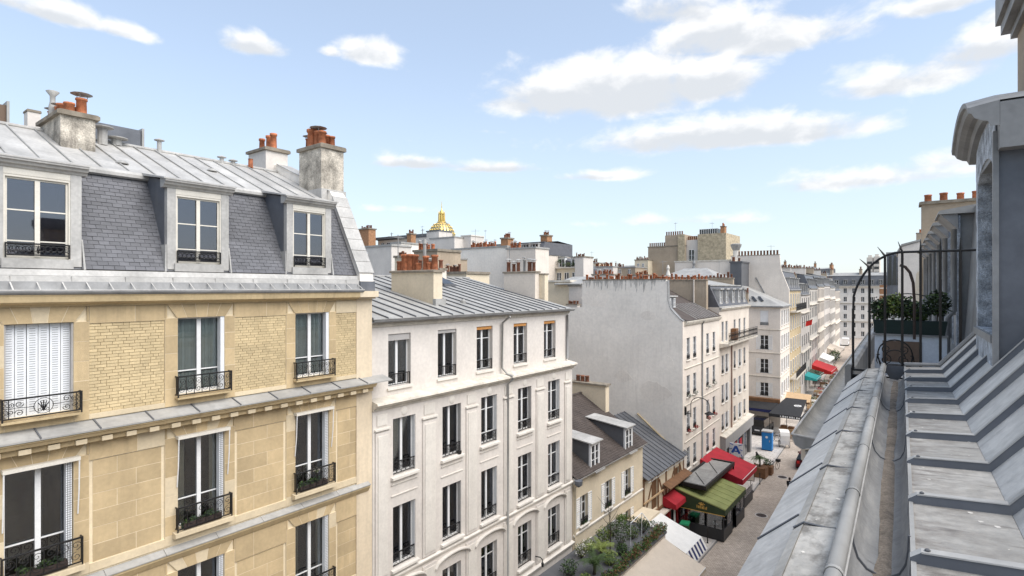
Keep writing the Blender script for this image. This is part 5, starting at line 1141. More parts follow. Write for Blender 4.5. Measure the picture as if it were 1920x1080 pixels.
# roof: tiled slope with a small double dormer, then the party stack
MB().face((0, -.2, h(2.5)), (EW, -.2, h(2.5)), (EW, 4.4, h(.1)), (0, 4.4, h(.1))).face((0, 4.4, h(.1)), (EW, 4.4, h(.1)), (EW, 8.6, h(2.5)), (0, 8.6, h(2.5))).obj('roof', 'roof_tile', E)
zr2 = lambda y: h(2.5) + (y + .2) / 4.6 * 2.4
for k in range(9): 
    x = 2.6 + k * .75; MB().hexa([(x, -.15, zr2(-.15)), (x + .07, -.15, zr2(-.15)), (x + .07, 2.0, zr2(2.0)), (x, 2.0, zr2(2.0)), (x, -.15, zr2(-.15) + .05), (x + .07, -.15, zr2(-.15) + .05), (x + .07, 2.0, zr2(2.0) + .05), (x, 2.0, zr2(2.0) + .05)]).obj('zinc_strip', 'zinc_light', E)
d = link('dormer', None, E, (1.5, 1.5, zr2(1.5)))
MB().box(-.9, .9, 0, 2.2, -.1, .9).obj('box', 'zinc_dark', d); MB().box(-1.0, 1.05, -.15, 2.5, .9, 1.0).obj('dormer_roof', 'zinc_light', d)
for sx_ in (-.75, .25): window(d, sx_, sx_ + .5, .05, .8, -.03, rows=(.5,), glass='glass_dark', one=True)
chimney(E, EW - .9, EW - .35, .9, 7.6, h(2.0), h(-.68), 'plaster_tan', 22, .06, .07, kinds=('short', 'plain', 'short'), scale=.85, along='y')
MB().tube([(EW - .95, 2.0, h(1.6)), (EW - .95, 2.0, h(-.75))], .07, 6).obj('flue', 'plaster_beige', E)
# curved street lamp on the corner
Lm = thing('wall_street_lamp', 'black swan-neck street lamp bracketed to the cream corner front', 'lamp', (-15.1, 41.42, 0), R(92))
MB().box(.02, .12, -.14, -.003, h(9.65), h(9.05)).obj('bracket', 'iron', Lm)
MB().tube([(.07, -.12, h(9.5)), (.07, -.45, h(9.5)), (.07, -.47, h(9.75)), (.07, -.47, h(9.1))], .035, 6).tube([(.07, -.47, h(9.2))] + [(.07, -1.15 - .68 * math.cos(R(a)), h(8.75) + .55 * math.sin(R(a))) for a in range(180, -1, -15)] + [(.07, -1.83, h(9.15))], .03, 6).obj('arm', 'iron', Lm)
MB().lathe([(.0, .18), (.08, .16), (.34, .0), (.34, -.03), (0, -.06)], n=12).obj('lamp_shade', 'iron', Lm, (.07, -1.83, h(9.32)))

# ---- slate mansard building with a balcony and grey shop
F = thing('balcony_building', 'cream building with slate mansard, long iron balcony and grey shopfront', 'building', (-15.45, 51.16, 0), R(92))
FW = 11.6
FC = [1.2, 2.55, 5.6, 7.6, 9.7]; FR = [(3.1, 5.0), (6.2, 7.9), (8.9, 10.6), (11.6, 13.1)]
wall(F, 'plaster_beige', 0, FW, 0, h(1.75), [(c - .42, c + .42, h(b), h(a)) for c in FC for a, b in FR], D=9, rv=.22)
for i, c in enumerate(FC):
    for r, (a, b) in enumerate(FR):
        window(F, c - .42, c + .42, h(b), h(a), .15, rows=(.5,), glass='glass_dark')
        MB().box(c + .34, c + .418, .02, .13, h(b), h(a) - .01).obj('folded_shutter', 'white_paint', F)
        if i % 2 and r: gshut(F, c - .42, c + .42, h(b), h(a), open_=.3)
        if r: sill(F, c - .5, c + .5, h(b) - .01, 'plaster_trim', .1, .06); railing(F, c - .41, c + .41, .02, h(b), .34, 'cross')
o = MB().prism([(-.003, h(5.45)), (-.5, h(5.3)), (-.85, h(5.2)), (-.88, h(5.05)), (-.003, h(5.02))], 'x', .05, FW + .3).obj('balcony', 'plaster_ledge', F)
for k in range(6): link('railing', rail_mesh(1.95, .95, 'scroll', 0, .014), o, (.08 + k * 1.96, -.82, h(5.04)))
MB().box(4.0, 4.9, -.5, -.05, h(5.0), h(3.9)).obj('balcony_screen', 'wood_brown', o)
MB().prism([(-.003, h(2.1)), (-.15, h(2.05)), (-.28, h(1.85)), (-.003, h(1.72))], 'x', 0, FW).obj('eaves_cornice', 'plaster_ledge', F)
mansard(F, FW, 9, h(1.75), 2.0, .9, 'slate', [1.1, 3.2, 5.6, 8.0, 10.2], rise=.7)
MB().tube([(4.05, -.1, h(5.5)), (4.05, -.1, h(13.4))], .06, 7).obj('downpipe', 'clay_brown', F, smooth=True)
chimney(F, FW - .5, FW, 1.5, 4.5, h(1), h(-1.0), 'plaster_tan', 8, .06, .08, kinds=('short', 'plain'), brown=True, along='y')
chimney(F, .02, .4, 1.6, 7.8, h(1), h(-.78), 'plaster_beige', 12, .06, .08, kinds=('short', 'plain'), along='y', scale=.8)
# grey shopfront
MB().prism([(-.003, 4.0), (-.45, 3.9), (-.5, 3.7), (-.48, 2.9), (-.003, 2.85)], 'x', .3, FW).obj('shop_fascia', 'grey_shop', F)
MB().prism([(-.003, 4.12), (-.55, 4.0), (-.55, 3.92), (-.003, 4.03)], 'x', .25, FW + .05).obj('shop_cornice', 'plaster_ledge', F)
for x0, x1 in ((.3, .9), (2.9, 3.4), (5.4, 5.8), (7.9, 8.3), (11.0, FW)): MB().box(x0, x1, -.3, -.003, .05, 2.85).obj('shop_pier', 'grey_shop', F)
for x0, x1 in ((.9, 2.9), (3.4, 5.4), (5.8, 7.9), (8.3, 11.0)): MB().box(x0, x1, -.12, -.09, .1, 2.85).obj('shop_pane', 'glass_dark', F)
MB().box(4.0, 5.0, -.32, -.29, .5, 2.6).obj('red_poster', 'red_canvas', F)
MB().box(4.2, 4.8, -.335, -.32, 1.1, 1.5).box(4.3, 4.7, -.335, -.32, 1.8, 2.2).obj('poster_print', 'white_paint', F)
MB().box(6.2, 7.2, -.32, -.29, .6, 2.5).obj('red_poster', 'red_canvas', F)
# projecting square sign: white with a blue cross-road pattern and a big letter A
S = thing('square_shop_sign', 'white square shop sign with blue triangle letter mark on the grey shop', 'sign', (-15.45, 51.16, 0), R(92))
MB().box(1.75, 1.83, -1.62, -.42, 2.05, 3.25).obj('board', 'white_paint', S)
def bar(p, q, w_, y, mat, nm, par):
    (x0, z0), (x1, z1) = p, q; d = Vector((x1 - x0, z1 - z0)).normalized(); n_ = Vector((-d.y, d.x)) * w_ / 2
    return MB().prism([(x0 + n_.x, z0 + n_.y), (x1 + n_.x, z1 + n_.y), (x1 - n_.x, z1 - n_.y), (x0 - n_.x, z0 - n_.y)], 'x', 1.735, 1.749).obj(nm, mat, par)
bar((-1.35, 2.35), (-1.02, 3.0), .2, 0, 'sign_blue', 'letter_stroke', S); bar((-.69, 2.35), (-1.02, 3.0), .2, 0, 'sign_blue', 'letter_stroke', S); bar((-1.24, 2.52), (-.8, 2.52), .12, 0, 'sign_blue', 'letter_stroke', S)
for (a, b) in (((-1.60, 3.22), (-1.25, 3.05)), ((-.44, 3.22), (-.79, 3.05)), ((-1.60, 2.08), (-1.45, 2.3)), ((-.44, 2.08), (-.59, 2.3)), ((-1.6, 2.65), (-1.35, 2.72)), ((-.44, 2.65), (-.69, 2.72))): bar(a, b, .06, 0, 'sign_blue', 'sign_stripe', S)

# ---- corner building with white shutters
Gb = thing('corner_building', 'pinkish corner building with white shutters and a hipped zinc roof', 'building', (-15.35, 75.6, 0), R(93.5))
GW = 8.0; ze = h(2.3); GR = [(ze - 2.45, ze - .55), (ze - 5.5, ze - 3.7), (ze - 8.5, ze - 6.7), (ze - 11.4, ze - 9.7)]
wall(Gb, 'plaster_pink', 0, GW, 0, ze, [(c - .42, c + .42, a, b) for c in (1.3, 3.4, 5.4, 7.1) for a, b in GR], D=16, rv=.2, sides=(False, True))
for c in (1.3, 3.4, 5.4, 7.1):
    for j, (a, b) in enumerate(GR):
        window(Gb, c - .42, c + .42, a, b, .14, rows=(.5,), glass='glass_dark', one=True); gshut(Gb, c - .42, c + .42, a, b, open_=.4); sill(Gb, c - .5, c + .5, a, 'plaster_trim')
# side towards us: built in a rotated group of its own parts
sw = link('side_front', None, Gb, (0, 16, 0), (0, 0, R(-90)))
scol = [13.0 - k * 2.9 for k in range(4)] + []
wall(sw, 'plaster_pink', 0, 16, 0, ze, [(c - .48, c + .48, a, b) for c in [14.15, 11.0, 8.0] for a, b in GR], D=.5, rv=.2, sides=(False, False), back=False)
for c in (14.15, 11.0, 8.0):
    for j, (a, b) in enumerate(GR):
        if j == 0: MB().box(c - .48, c + .48, .08, .12, a, b).obj('closed_shutter', 'white_paint', sw)
        else: window(sw, c - .48, c + .48, a, b, .14, rows=(.36, .68), glass='glass_dark', one=True)
        if j: gshut(sw, c - .48, c + .48, a, b, open_=.46)
        railing(sw, c - .47, c + .47, 0, a, .4, 'cross')
for H in (ze - 2.95, ze - 5.9, ze - 8.9): MB().prism([(-.003, H - .08), (-.06, H - .06), (-.09, H), (-.003, H + .03)], 'x', .2, 16).obj('string_course', 'plaster_ledge', sw)
for H in (ze - 2.95, ze - 5.9, ze - 8.9): MB().prism([(-.003, H - .08), (-.06, H - .06), (-.09, H), (-.003, H + .03)], 'x', -.06, GW).obj('string_course', 'plaster_ledge', Gb)
rz_ = ze + 2.9
MB().face((-.3, -.3, ze), (GW, -.3, ze), (GW, 6, rz_), (5.0, 6, rz_)).face((-.3, -.3, ze), (5.0, 6, rz_), (5.0, 10, rz_), (-.3, 16, ze)).face((5.0, 6, rz_), (GW, 6, rz_), (GW, 10, rz_), (5, 10, rz_)).obj('hip_roof', 'zinc_mid', Gb)
MB().box(-.34, GW, -.34, -.2, ze - .14, ze + .02).box(-.34, -.2, -.2, 16, ze - .14, ze + .02).obj('eaves', 'lead_grey', Gb)
for k in range(3): x = .9; MB().hexa([(.6, 2.0 + k * .8, ze + .6), (1.6, 2.6 + k * .8, ze + 1.15), (1.6, 2.9 + k * .8, ze + 1.15), (.6, 2.3 + k * .8, ze + .6), (.6, 2.0 + k * .8, ze + .66), (1.6, 2.6 + k * .8, ze + 1.22), (1.6, 2.9 + k * .8, ze + 1.22), (.6, 2.3 + k * .8, ze + .66)]).obj('skylight', 'glass_dark', Gb)
MB().prism([(-.003, 3.6), (-.3, 3.5), (-.3, 3.0), (-.003, 2.9)], 'x', 0, 16).obj('shop_fascia', 'wood_brown', sw)
flatten(sw)
chimney(Gb, .1, .5, 3.8, 4.4, ze, ze + 1.6, 'plaster_tan', 3, .05, .08, brown=True)
# ================================================================ farther along the street
def rows_of(ze, n, step=3.0, hh=1.75, top=.6): return [(ze - top - hh - step * k, ze - top - step * k) for k in range(n)]
def cols_of(w, n): return [w * (i + .5) / n for i in range(n)]
ang = R(93.6)
def at_street(y): return (-15.35 - (y - 75.6) * math.tan(R(3.6)))
# tall pale gable with a row of pots, ochre street front
ze = h(.2)
H1 = house('ochre_building', 'ochre stone building with slate attic and two iron balconies behind a tall pale gable', (at_street(84), 84, 0), ang, 12.5, 11, ze, cols_of(12.5, 5), rows_of(ze, 5, 3.1, 2.0), .95, 'plaster_yellow', rail=None, rv=.03)
mansard(H1, 12.5, 11, ze, 2.6, 1.0, 'slate', cols_of(12.5, 5), rise=.6)
MB().prism([(0, 0), (0, ze), (1.0, ze + 2.7), (1.2, h(-4.6)), (7.6, h(-4.6)), (7.6, h(-3.7)), (11, h(-3.7)), (11, 0)], 'x', -.5, -.01).obj('gable_wall', 'plaster_pink', H1)
for k in range(14): link('pot', pot_brown('plain'), H1, (-.25, 1.5 + k * .42, h(-4.62)), None, (1.2, 1.2, 1.3))
MB().box(-.55, .04, 1.15, 7.65, h(-4.61), h(-4.66)).obj('gable_coping', 'chimney_cap', H1)
MB().tube([(-.56, 4.2, h(-1.5)), (-.56, 3.0, h(.9))], .08, 6).obj('flue', 'lead_grey', H1)
chimney(H1, 4.0, 4.6, 2.0, 5.5, ze, h(-4.0), 'chimney_brick', 6, .06, .1, brown=True, along='y')
o = MB().lathe([(.42, 0), (.42, 5.2)], n=12).obj('flue', 'plaster_trim', H1, (-.2, 6.95, h(-.2))); MB().lathe([(.42, 5.2), (.5, 5.3), (.75, 5.9), (.78, 6.1), (.5, 6.2), (0, 6.2)], n=12).obj('flue_cowl', 'zinc_mid', H1, (-.2, 6.95, h(-.2)))
for z0 in (ze - 3.0, ze - 12.3):
    o = MB().box(.3, 12.2, -.85, -.01, z0 - .2, z0).obj('balcony', 'plaster_ledge', H1); link('railing', rail_mesh(11.8, 1.0, 'cross', 0, .03), o, (.35, -.8, z0))
# white row beyond
specs = [('white_house', 'white house with slate attic beyond the ochre building', 97, 12, h(1.0), 4, 'plaster_white', 'slate', 1.8), ('pale_house', 'pale grey front with blue-grey mansard, farther down the street', 109.5, 14, h(.0), 5, 'plaster_trim', 'zinc_blue', 2.4),
         ('pale_house', 'cream front with long zinc attic midway down the far row', 124, 15, h(-.4), 5, 'plaster_beige', 'zinc_dark', 2.4), ('pale_house', 'white front with slate attic near the end of the row', 139.5, 16, h(-.6), 5, 'plaster_white', 'slate', 2.2),
         ('pale_house', 'last pale house of the row before the end building', 156, 18, h(-.2), 6, 'plaster_trim', 'zinc_dark', 2.2), ('pale_house', 'small pale house beside the crossing at the street end', 174.5, 20, h(.6), 6, 'plaster_beige', 'slate', 2.0)]
for i, (nm, lb, y, w, ze, n, wm, rm, mh) in enumerate(specs):
    o = house(nm, lb, (at_street(y), y, 0), ang, w, 10, ze, cols_of(w, n), rows_of(ze, 5, 3.0, 1.8), .95, wm, rail=None, sl=False, rv=.03, frame='grey_shutter', group='pale houses down the far left side')
    mansard(o, w, 10, ze, mh, .9, rm, cols_of(w, n), rise=.6, dmat='zinc_mid')
    for z0 in (ze - 3.0, ze - 9.2): MB().prism([(-.003, z0 - .2), (-.35, z0 - .1), (-.4, z0), (-.003, z0 + .05)], 'x', 0, w).obj('string_course', 'plaster_ledge', o)
    chimney(o, w - .6, w, 2.0, 6.5, ze, ze + mh + 1.5, ('plaster_tan', 'plaster_white')[i % 2], 8, .06, .1, brown=True, along='y')
    chimney(o, .0, .5, 3.0, 6.0, ze, ze + mh + 1.2, 'plaster_white', 6, .06, .1, brown=True, along='y')
# building that closes the view
ze = h(-.9)
T = house('end_apartment_building', 'long cream apartment block with continuous balcony closing the end of the street', (-42, 226, 0), R(2), 34, 12, ze, cols_of(34, 13), rows_of(ze, 6, 3.0, 1.7, 1.0), 1.0, 'plaster_patch', rail=None, sl=False)
mansard(T, 34, 12, ze, 3.4, 1.4, 'zinc_dark', cols_of(34, 13), dw=1.0, dh=1.6, rise=1.2, dmat='zinc_mid')
o = MB().box(0, 34, -1.0, -.01, ze - .4, ze - .15).obj('balcony', 'plaster_ledge', T); link('railing', rail_mesh(34, 1.0, 'bars', 0, .03), o, (0, -.95, ze - .15))
for z0 in (ze - 6.2, ze - 12.5): MB().prism([(-.003, z0 - .2), (-.35, z0 - .1), (-.4, z0), (-.003, z0 + .05)], 'x', 0, 34).obj('string_course', 'plaster_ledge', T)
for k, x in enumerate((3, 12, 21, 30)): chimney(T, x, x + .8, 3, 7, ze + 2, ze + 5.6, 'plaster_tan', 6, .1, .15, brown=True, along='y', scale=1.4)
# our side, far: brown brick house, blue-grey glazed gable, white gable
X = thing('brown_brick_house', 'brown brick house with stone bands beyond the roof terrace', 'building', (-10.0, 152, 0), R(2.2))
MB().box(0, 9, 0, 10, 0, h(-.7)).obj('wall', 'chimney_brick', X)
for k in range(7): MB().box(-.05, 9.05, -.08, -.01, h(.2 + k * 1.5), h(-.1 + k * 1.5)).obj('stone_band', 'plaster_beige', X)
for k in range(3):
    for j in range(4): window(X, 1.5 + 2.5 * k, 2.6 + 2.5 * k, h(3.2 + 3 * j), h(1.4 + 3 * j), -.03, rows=(.5,), glass='glass_dark', one=True)
X = thing('glazed_gable_house', 'slate-blue gable house rising behind the roof terrace', 'building', (-6.7, 118, 0), R(2.2))
MB().box(0, 2.4, 0, 9, 0, h(-5.9)).obj('wall', 'zinc_blue', X); MB().box(-.1, 2.5, -.1, 9, h(-5.9), h(-6.3)).obj('roof', 'zinc_mid', X)
for k in range(3): MB().hexa([(.1 + .7 * k, -.05, h(-.5)), (.7 + .7 * k, -.05, h(-.5)), (.7 + .7 * k, -.01, h(-.5)), (.1 + .7 * k, -.01, h(-.5)), (.35 + .7 * k, -.05, h(-5.6)), (.7 + .7 * k, -.05, h(-5.6)), (.7 + .7 * k, -.01, h(-5.6)), (.35 + .7 * k, -.01, h(-5.6))]).obj('pane', 'glass_dark', X)
X = thing('white_gable_house', 'plain white gable with zinc coping behind the receding dormers', 'building', (-4.2, 98, 0), R(2.2))
MB().prism([(0, 0), (0, h(-5.0)), (.5, h(-6.0)), (3.2, h(-6.8)), (3.2, 0)], 'y', 0, 12).obj('gable_wall', 'plaster_white', X)
MB().prism([(-.1, h(-5.0)), (.45, h(-6.05)), (3.2, h(-6.85)), (3.2, h(-7.1)), (.4, h(-6.35)), (-.25, h(-5.1))], 'y', -.15, 12).obj('coping', 'zinc_mid', X)
chimney(X, 2.2, 3.1, 3, 4, h(-6.5), h(-8.0), 'plaster_tan', 3, .05, .1)
# two far towers
for k, (x, w) in enumerate(((-34.5, 3.2), (-30.8, 3.2))):
    X = thing('tower_block', ('pale slim tower block on the horizon, left one of the pair', 'pale slim tower block on the horizon, right one of the pair')[k], 'tower', (x, 420, 0), 0, 'tower blocks on the horizon')
    MB().box(0, w, 0, 9, 0, 37 + k * .5).obj('wall', 'plaster_beige', X)
    for j in range(7): MB().box(.3, w - .3, -.06, -.01, 13 + 3.3 * j, 14.6 + 3.3 * j).obj('window_band', 'glass_dark', X)
    MB().box(.6, w - .6, 2, 6, 37 + k * .5, 38.6 + k * .5).obj('roof_plant', 'plaster_trim', X)

# ================================================================ roofs and gables behind the left-hand row
def gabl(name, label, x0, x1, y, top, depth, mat, roofmat='zinc_mid', pots=0, win=(), prof=None, brown=True, group=None, cap='chimney_cap', kinds=('short', 'plain', 'plain')):
    o = thing(name, label, 'building', (x0, y, 0), 0, group); w = x1 - x0
    if prof: MB().prism(prof, 'y', 0, depth).obj('wall', mat, o)
    else: MB().box(0, w, 0, depth, 0, top).obj('wall', mat, o)
    if not prof: MB().box(-.1, w + .1, -.08, depth, top + .003, top + .18).obj('coping', cap, o)
    for i in range(pots):
        s = random.uniform(1.0, 1.5); link('pot', (pot_brown if brown else pot_mesh)(random.choice(kinds)), o, (w * (i + .5) / pots, .3, top + .17), None, (s * 1.1, s * 1.1, s * 1.3))
    for a, b, c_, d_ in win:
        window(o, a, b, c_, d_, -.03, rows=(.5,), glass='glass_dark', one=True)
    return o
def potrow(o, u0, u1, n, z, brown, sc):
    for i in range(n):
        s = sc * random.uniform(.85, 1.15); link('pot', (pot_brown if brown else pot_mesh)(random.choice(('plain', 'short', 'plain', 'hood'))), o, (u0 + (u1 - u0) * (i + .5) / n, random.uniform(.2, .5), z), None, (s, s, s * random.uniform(.9, 1.4)))
o = gabl('white_gable', 'plain white side wall with a small window behind the slate mansard end', -46.51, -42.23, 36, 21.61, 2.6, 'plaster_white', win=((0.26, 0.68, 20.44, 21.15),), cap='zinc_mid')
o = gabl('grey_white_wall', 'taller pale wall strip right behind the small-windowed white side wall', -47.01, -45.37, 40, 22.27, 2.6, 'plaster_grey', win=(), cap='zinc_mid')
o = gabl('cream_stack_house', 'cream side wall with a low stack of brown pots left of the tan stack', -35.96, -34.64, 31, 20.02, 2.6, 'plaster_cream', win=(), cap='chimney_cap')
potrow(o, 0.13, 1.12, 4, 20.19, True, 0.90)
o = gabl('tan_stack_house', 'tan chimney wall crowded with orange pots behind the long stack', -32.54, -29.96, 30, 20.30, 2.6, 'plaster_tan', win=(), cap='chimney_cap')
potrow(o, 0.18, 1.90, 9, 20.47, False, 0.90)
o = gabl('pale_flat_house', 'pale small-windowed house with dark flat roof below the brick stack', -81.17, -75.58, 74, 27.21, 6, 'plaster_white', win=((0.91, 1.5, 26.18, 26.8), (2.1, 2.69, 26.12, 26.74), (3.28, 3.86, 26.07, 26.68)), cap='zinc_dark')
o = gabl('white_gable', 'tall white side wall standing below the golden dome', -61.51, -56.38, 60, 24.96, 2.6, 'plaster_white', win=((0.58, 0.92, 23.44, 24.5),), cap='zinc_mid')
o = gabl('white_gable_step', 'narrow upper step of the white wall under the golden dome', -64.08, -61.36, 61.8, 26.38, 3, 'plaster_white', win=(), cap='zinc_dark')
o = gabl('tan_box_house', 'small tan wall with a row of slim pots right of the tan stack', -43.77, -41.82, 44, 20.66, 2.6, 'plaster_tan', win=(), cap='zinc_mid')
potrow(o, 0.33, 1.87, 6, 20.83, True, 0.90)
o = gabl('low_pot_stack', 'low stack with a crowd of brown pots on the ridge of the zinc roof', -28.96, -26.58, 29.5, 18.51, 2.6, 'plaster_cream', win=(), cap='chimney_cap')
potrow(o, 0.11, 1.55, 9, 18.68, True, 0.90)
o = gabl('slate_attic_house', 'narrow dark slate attic between the dome wall and the wide pale wall', -60.14, -58.55, 64, 25.18, 3, 'slate', win=((0.46, 0.91, 23.36, 24.53),), cap='zinc_dark')
o = gabl('white_lift_house', 'square white rooftop box left of the orange pot row', -56.83, -54.90, 62, 25.26, 3, 'plaster_white', win=(), cap='plaster_trim')
o = gabl('wide_pale_wall', 'wide pale side wall topped by a long row of orange pots', -47.43, -38.84, 50, 22.18, 2.6, 'plaster_grey', win=(), cap='zinc_mid')
potrow(o, 2.90, 6.71, 26, 22.35, False, 0.90)
o = gabl('creamy_side_wall', 'creamy continuation of the wide pale wall with a short orange pot row', -38.07, -34.14, 49, 21.77, 2.6, 'plaster_pink', win=(), cap='zinc_mid')
potrow(o, 0.23, 1.71, 11, 21.94, False, 0.90)
o = gabl('small_yellow_gable', 'small cream-yellow wall tucked behind the white zinc roof', -28.99, -26.21, 43, 18.04, 4, 'plaster_cream', cap='plaster_ledge')
o = gabl('cream_skyline_house', 'cream house with grey roof at the left of the low skyline row', -55.19, -52.10, 96, 22.32, 5, 'plaster_cream', win=((0.36, 0.84, 21.08, 21.82), (1.56, 2.03, 21.06, 21.79)), cap='zinc_mid')
potrow(o, 0.60, 2.74, 6, 22.49, True, 1.23)
o = gabl('zinc_skyline_house', 'low zinc-roofed house in the skyline row, left of the brownish house', -49.84, -45.84, 90, 21.27, 5, 'plaster_white', win=(), cap='zinc_mid')
potrow(o, 0.22, 3.79, 12, 21.44, False, 1.03)
o = gabl('brownish_skyline_house', 'brownish house with dark pots in the skyline row', -46.97, -42.45, 92, 21.16, 5, 'plaster_tan', win=((1.29, 1.82, 19.92, 20.89), (3.18, 3.7, 19.9, 20.86)), cap='zinc_mid')
potrow(o, 0.43, 2.13, 5, 21.33, True, 1.18)
o = gabl('cream_skyline_tower', 'cream chimney-topped house touching the tan tower house', -45.32, -42.64, 98, 22.73, 5, 'plaster_cream', win=((0.54, 0.98, 21.34, 22.15), (1.51, 1.94, 21.32, 22.12)), cap='chimney_cap')
potrow(o, 0.22, 2.47, 9, 22.90, True, 0.90)
o = gabl('pot_topped_wall', 'white wall with brick-red pots at the foot of the skyline row', -38.94, -35.57, 70, 19.31, 2.6, 'plaster_white', win=(), cap='chimney_cap')
potrow(o, 0.26, 3.20, 12, 19.48, False, 0.90)
o = gabl('red_pot_wall', 'low wall with dark red pots below the cream skyline tower', -33.62, -31.25, 72, 19.20, 2.6, 'plaster_white', win=(), cap='chimney_cap')
potrow(o, 0.24, 2.22, 8, 19.37, False, 0.90)
o = gabl('terrace_apartment', 'beige apartment block with a dark flat roof and balconies on the left skyline', -104.5, -88, 85, 28.6, 10, 'plaster_beige', 'zinc_dark', win=tuple((1.2 + 2.0 * k, 2.4 + 2.0 * k, 26.0, 28.0) for k in range(8)), cap='zinc_dark')
MB().box(-.8, 17, -1.3, 0, 25.1, 25.3).obj('balcony', 'plaster_ledge', o); link('railing', rail_mesh(16.5, 1.0, 'bars', 0, .03), o, (-.3, -1.25, 25.3))
MB().box(-1, 17.2, -.9, 10, 28.8, 29.3).obj('flat_roof', 'zinc_dark', o)
for x, z1 in ((2.5, 30.6), (9.5, 30.2), (13.0, 30.8)): MB().tube([(x, 2, 29), (x, 2, z1)], .1, 5).tube([(x - .6, 2, z1 - .3), (x + .6, 2, z1 - .3)], .05, 4).obj('aerial', 'lead_grey', o)
o = thing('brick_stack', 'square brick stack at the left end of the distant skyline', 'chimney', (-105.5, 80, 0)); chimney(o, 0, 3.9, 0, 2, 0, 30.8, 'chimney_brick', 7, .2, .25, brown=True, scale=1.4)
o = thing('brick_stack', 'narrow brick stack left of the golden dome', 'chimney', (-77.8, 70, 0)); chimney(o, 0, 1.1, 0, 1.2, 0, 27.4, 'chimney_brick', 3, .12, .2, brown=True, scale=1.3)
o = thing('brick_stack', 'stubby brick stack rising amid the orange pot rows', 'chimney', (-52.4, 66, 0)); chimney(o, 0, 1.35, 0, 1.4, 0, 24.9, 'chimney_brick', 4, .12, .2, brown=True, scale=1.3)
o = thing('brick_stack', 'tall slim brick stack right of the orange pot rows', 'chimney', (-49.2, 72, 0)); chimney(o, 0, 1.25, 0, 1.4, 0, 25.6, 'chimney_brick', 4, .12, .2, brown=True, scale=1.3)
o = gabl('attic_apartment', 'long grey attic storey with white windows along the middle skyline', -62.2, -47.6, 70, 22.6, 9, 'plaster_beige', cap='zinc_dark', win=tuple((.8 + 1.7 * k, 1.8 + 1.7 * k, 20.6, 22.3) for k in range(8)))
mansard(o, 14.6, 9, 22.7, 1.9, .9, 'slate', [1 + 1.75 * k for k in range(8)], dw=1.0, dh=1.3, rise=.35, top='zinc_dark')
# descending attic terraces with greenery
o = thing('stepped_terrace_building', 'cream building with planted dormer terraces stepping down on the skyline', 'building', (-50.4, 74, 0))
MB().prism([(0, 0), (0, 24.0), (.6, 24.0), (2.2, 22.6), (6.2, 21.2), (6.8, 20.5), (6.8, 0)], 'y', .9, 6).obj('attic', 'slate', o)
MB().box(0, 6.9, 0, .9, 0, 20.55).obj('wall', 'plaster_cream', o); MB().box(-.1, 7.0, -.35, .9, 20.56, 20.75).obj('balcony', 'plaster_ledge', o)
link('railing', rail_mesh(6.9, .9, 'bars', 0, .025), o, (0, -.3, 20.75))
for k, (x, z1) in enumerate(((1.1, 22.75), (3.4, 22.35), (5.7, 22.25))):
    d = link('dormer', None, o, (x, .7, 20.75)); MB().box(-.62, -.42, 0, .6, 0, z1 - 20.75).box(.42, .62, 0, .6, 0, z1 - 20.75).box(-.42, .42, .05, .6, z1 - 21.0, z1 - 20.75).obj('casing', 'white_paint', d); MB().box(-.75, .75, -.15, .9, z1 - 20.75, z1 - 20.6).obj('dormer_roof', 'zinc_mid', d)
    window(d, -.42, .42, .05, z1 - 21.0, .1, rows=(.4,), glass='glass_dark', one=True)
for k in range(9): leafball(.4, 90, .09, 500 + k, .9).obj('terrace_shrub', ['leaf' if k % 3 else 'leaf_light', 'leaf_dark'], o, (.1 + k * .8, .25, 21.2 + (.5 if k in (0, 4) else 0)))
leafball(.7, 160, .12, 520, 1.0).obj('terrace_shrub', ['leaf_light', 'leaf'], o, (.0, .3, 23.9))
for k in range(3): window(o, 3.0 + 1.4 * k, 3.8 + 1.4 * k, 18.0, 19.9, -.03, rows=(.5,), glass='glass_dark', one=True)
o = gabl('pot_topped_gable', 'narrow white gable with a comb of small pots ending the terraced building', -43.55, -42.06, 73, 22.15, 3, 'plaster_white', cap='chimney_cap'); potrow(o, .05, 1.45, 8, 22.3, True, .8)
o = gabl('small_white_house', 'little white house with pale zinc roof beside the blank gable', -26.21, -24.72, 42.9, 17.64, 3, 'plaster_white', cap='zinc_mid')
MB().hexa([(-1.4, -.3, 17.80), (1.3, -.3, 17.80), (1.3, 3.0, 18.50), (-1.4, 3.0, 18.50), (-1.4, -.3, 17.88), (1.3, -.3, 17.88), (1.3, 3.0, 18.58), (-1.4, 3.0, 18.58)]).obj('zinc_roof', 'zinc_mid', o)
o = thing('low_pot_block', 'low white block with four brown pots behind the corner of the zinc roof', 'chimney', (-26.05, 42.2, 0)); chimney(o, 0, 1.1, 0, .5, 0, 16.0, 'plaster_white', 4, .05, .06, brown=True, scale=.9, kinds=('short',))
# tan tower house with rubble-stone block and roof conservatory
o = gabl('tan_tower_house', 'tall tan house with stepped top and a rubble stone block with roof conservatory', -43.5, -36.3, 100, 25.2, 10, 'plaster_tan', pots=0)
for k in range(8): link('pot', pot_brown('plain'), o, (.3 + k * .4, .3, 25.35), None, (1.2, 1.2, 1.4))
MB().box(3.4, 7.2, -.05, 10, 25.4, 27.3).obj('upper_wall', 'plaster_tan', o)
for k in range(8): link('pot', pot_brown('plain'), o, (3.6 + k * .42, .3, 27.3), None, (1.2, 1.2, 1.4))
MB().box(5.9, 7.2, -.25, -.06, 18, 27.35).obj('stone_pilaster', 'rubble_stone', o)
MB().box(7.22, 9.4, .6, 9, 0, 26.3).obj('white_bay', 'plaster_white', o); window(o, 7.7, 8.7, 22.0, 24.5, .55, rows=(.3, .6), glass='glass_dark', one=True)
for k in range(6): link('pot', pot_brown('plain'), o, (7.5 + k * .35, 1, 26.3), None, (1.3, 1.3, 1.4))
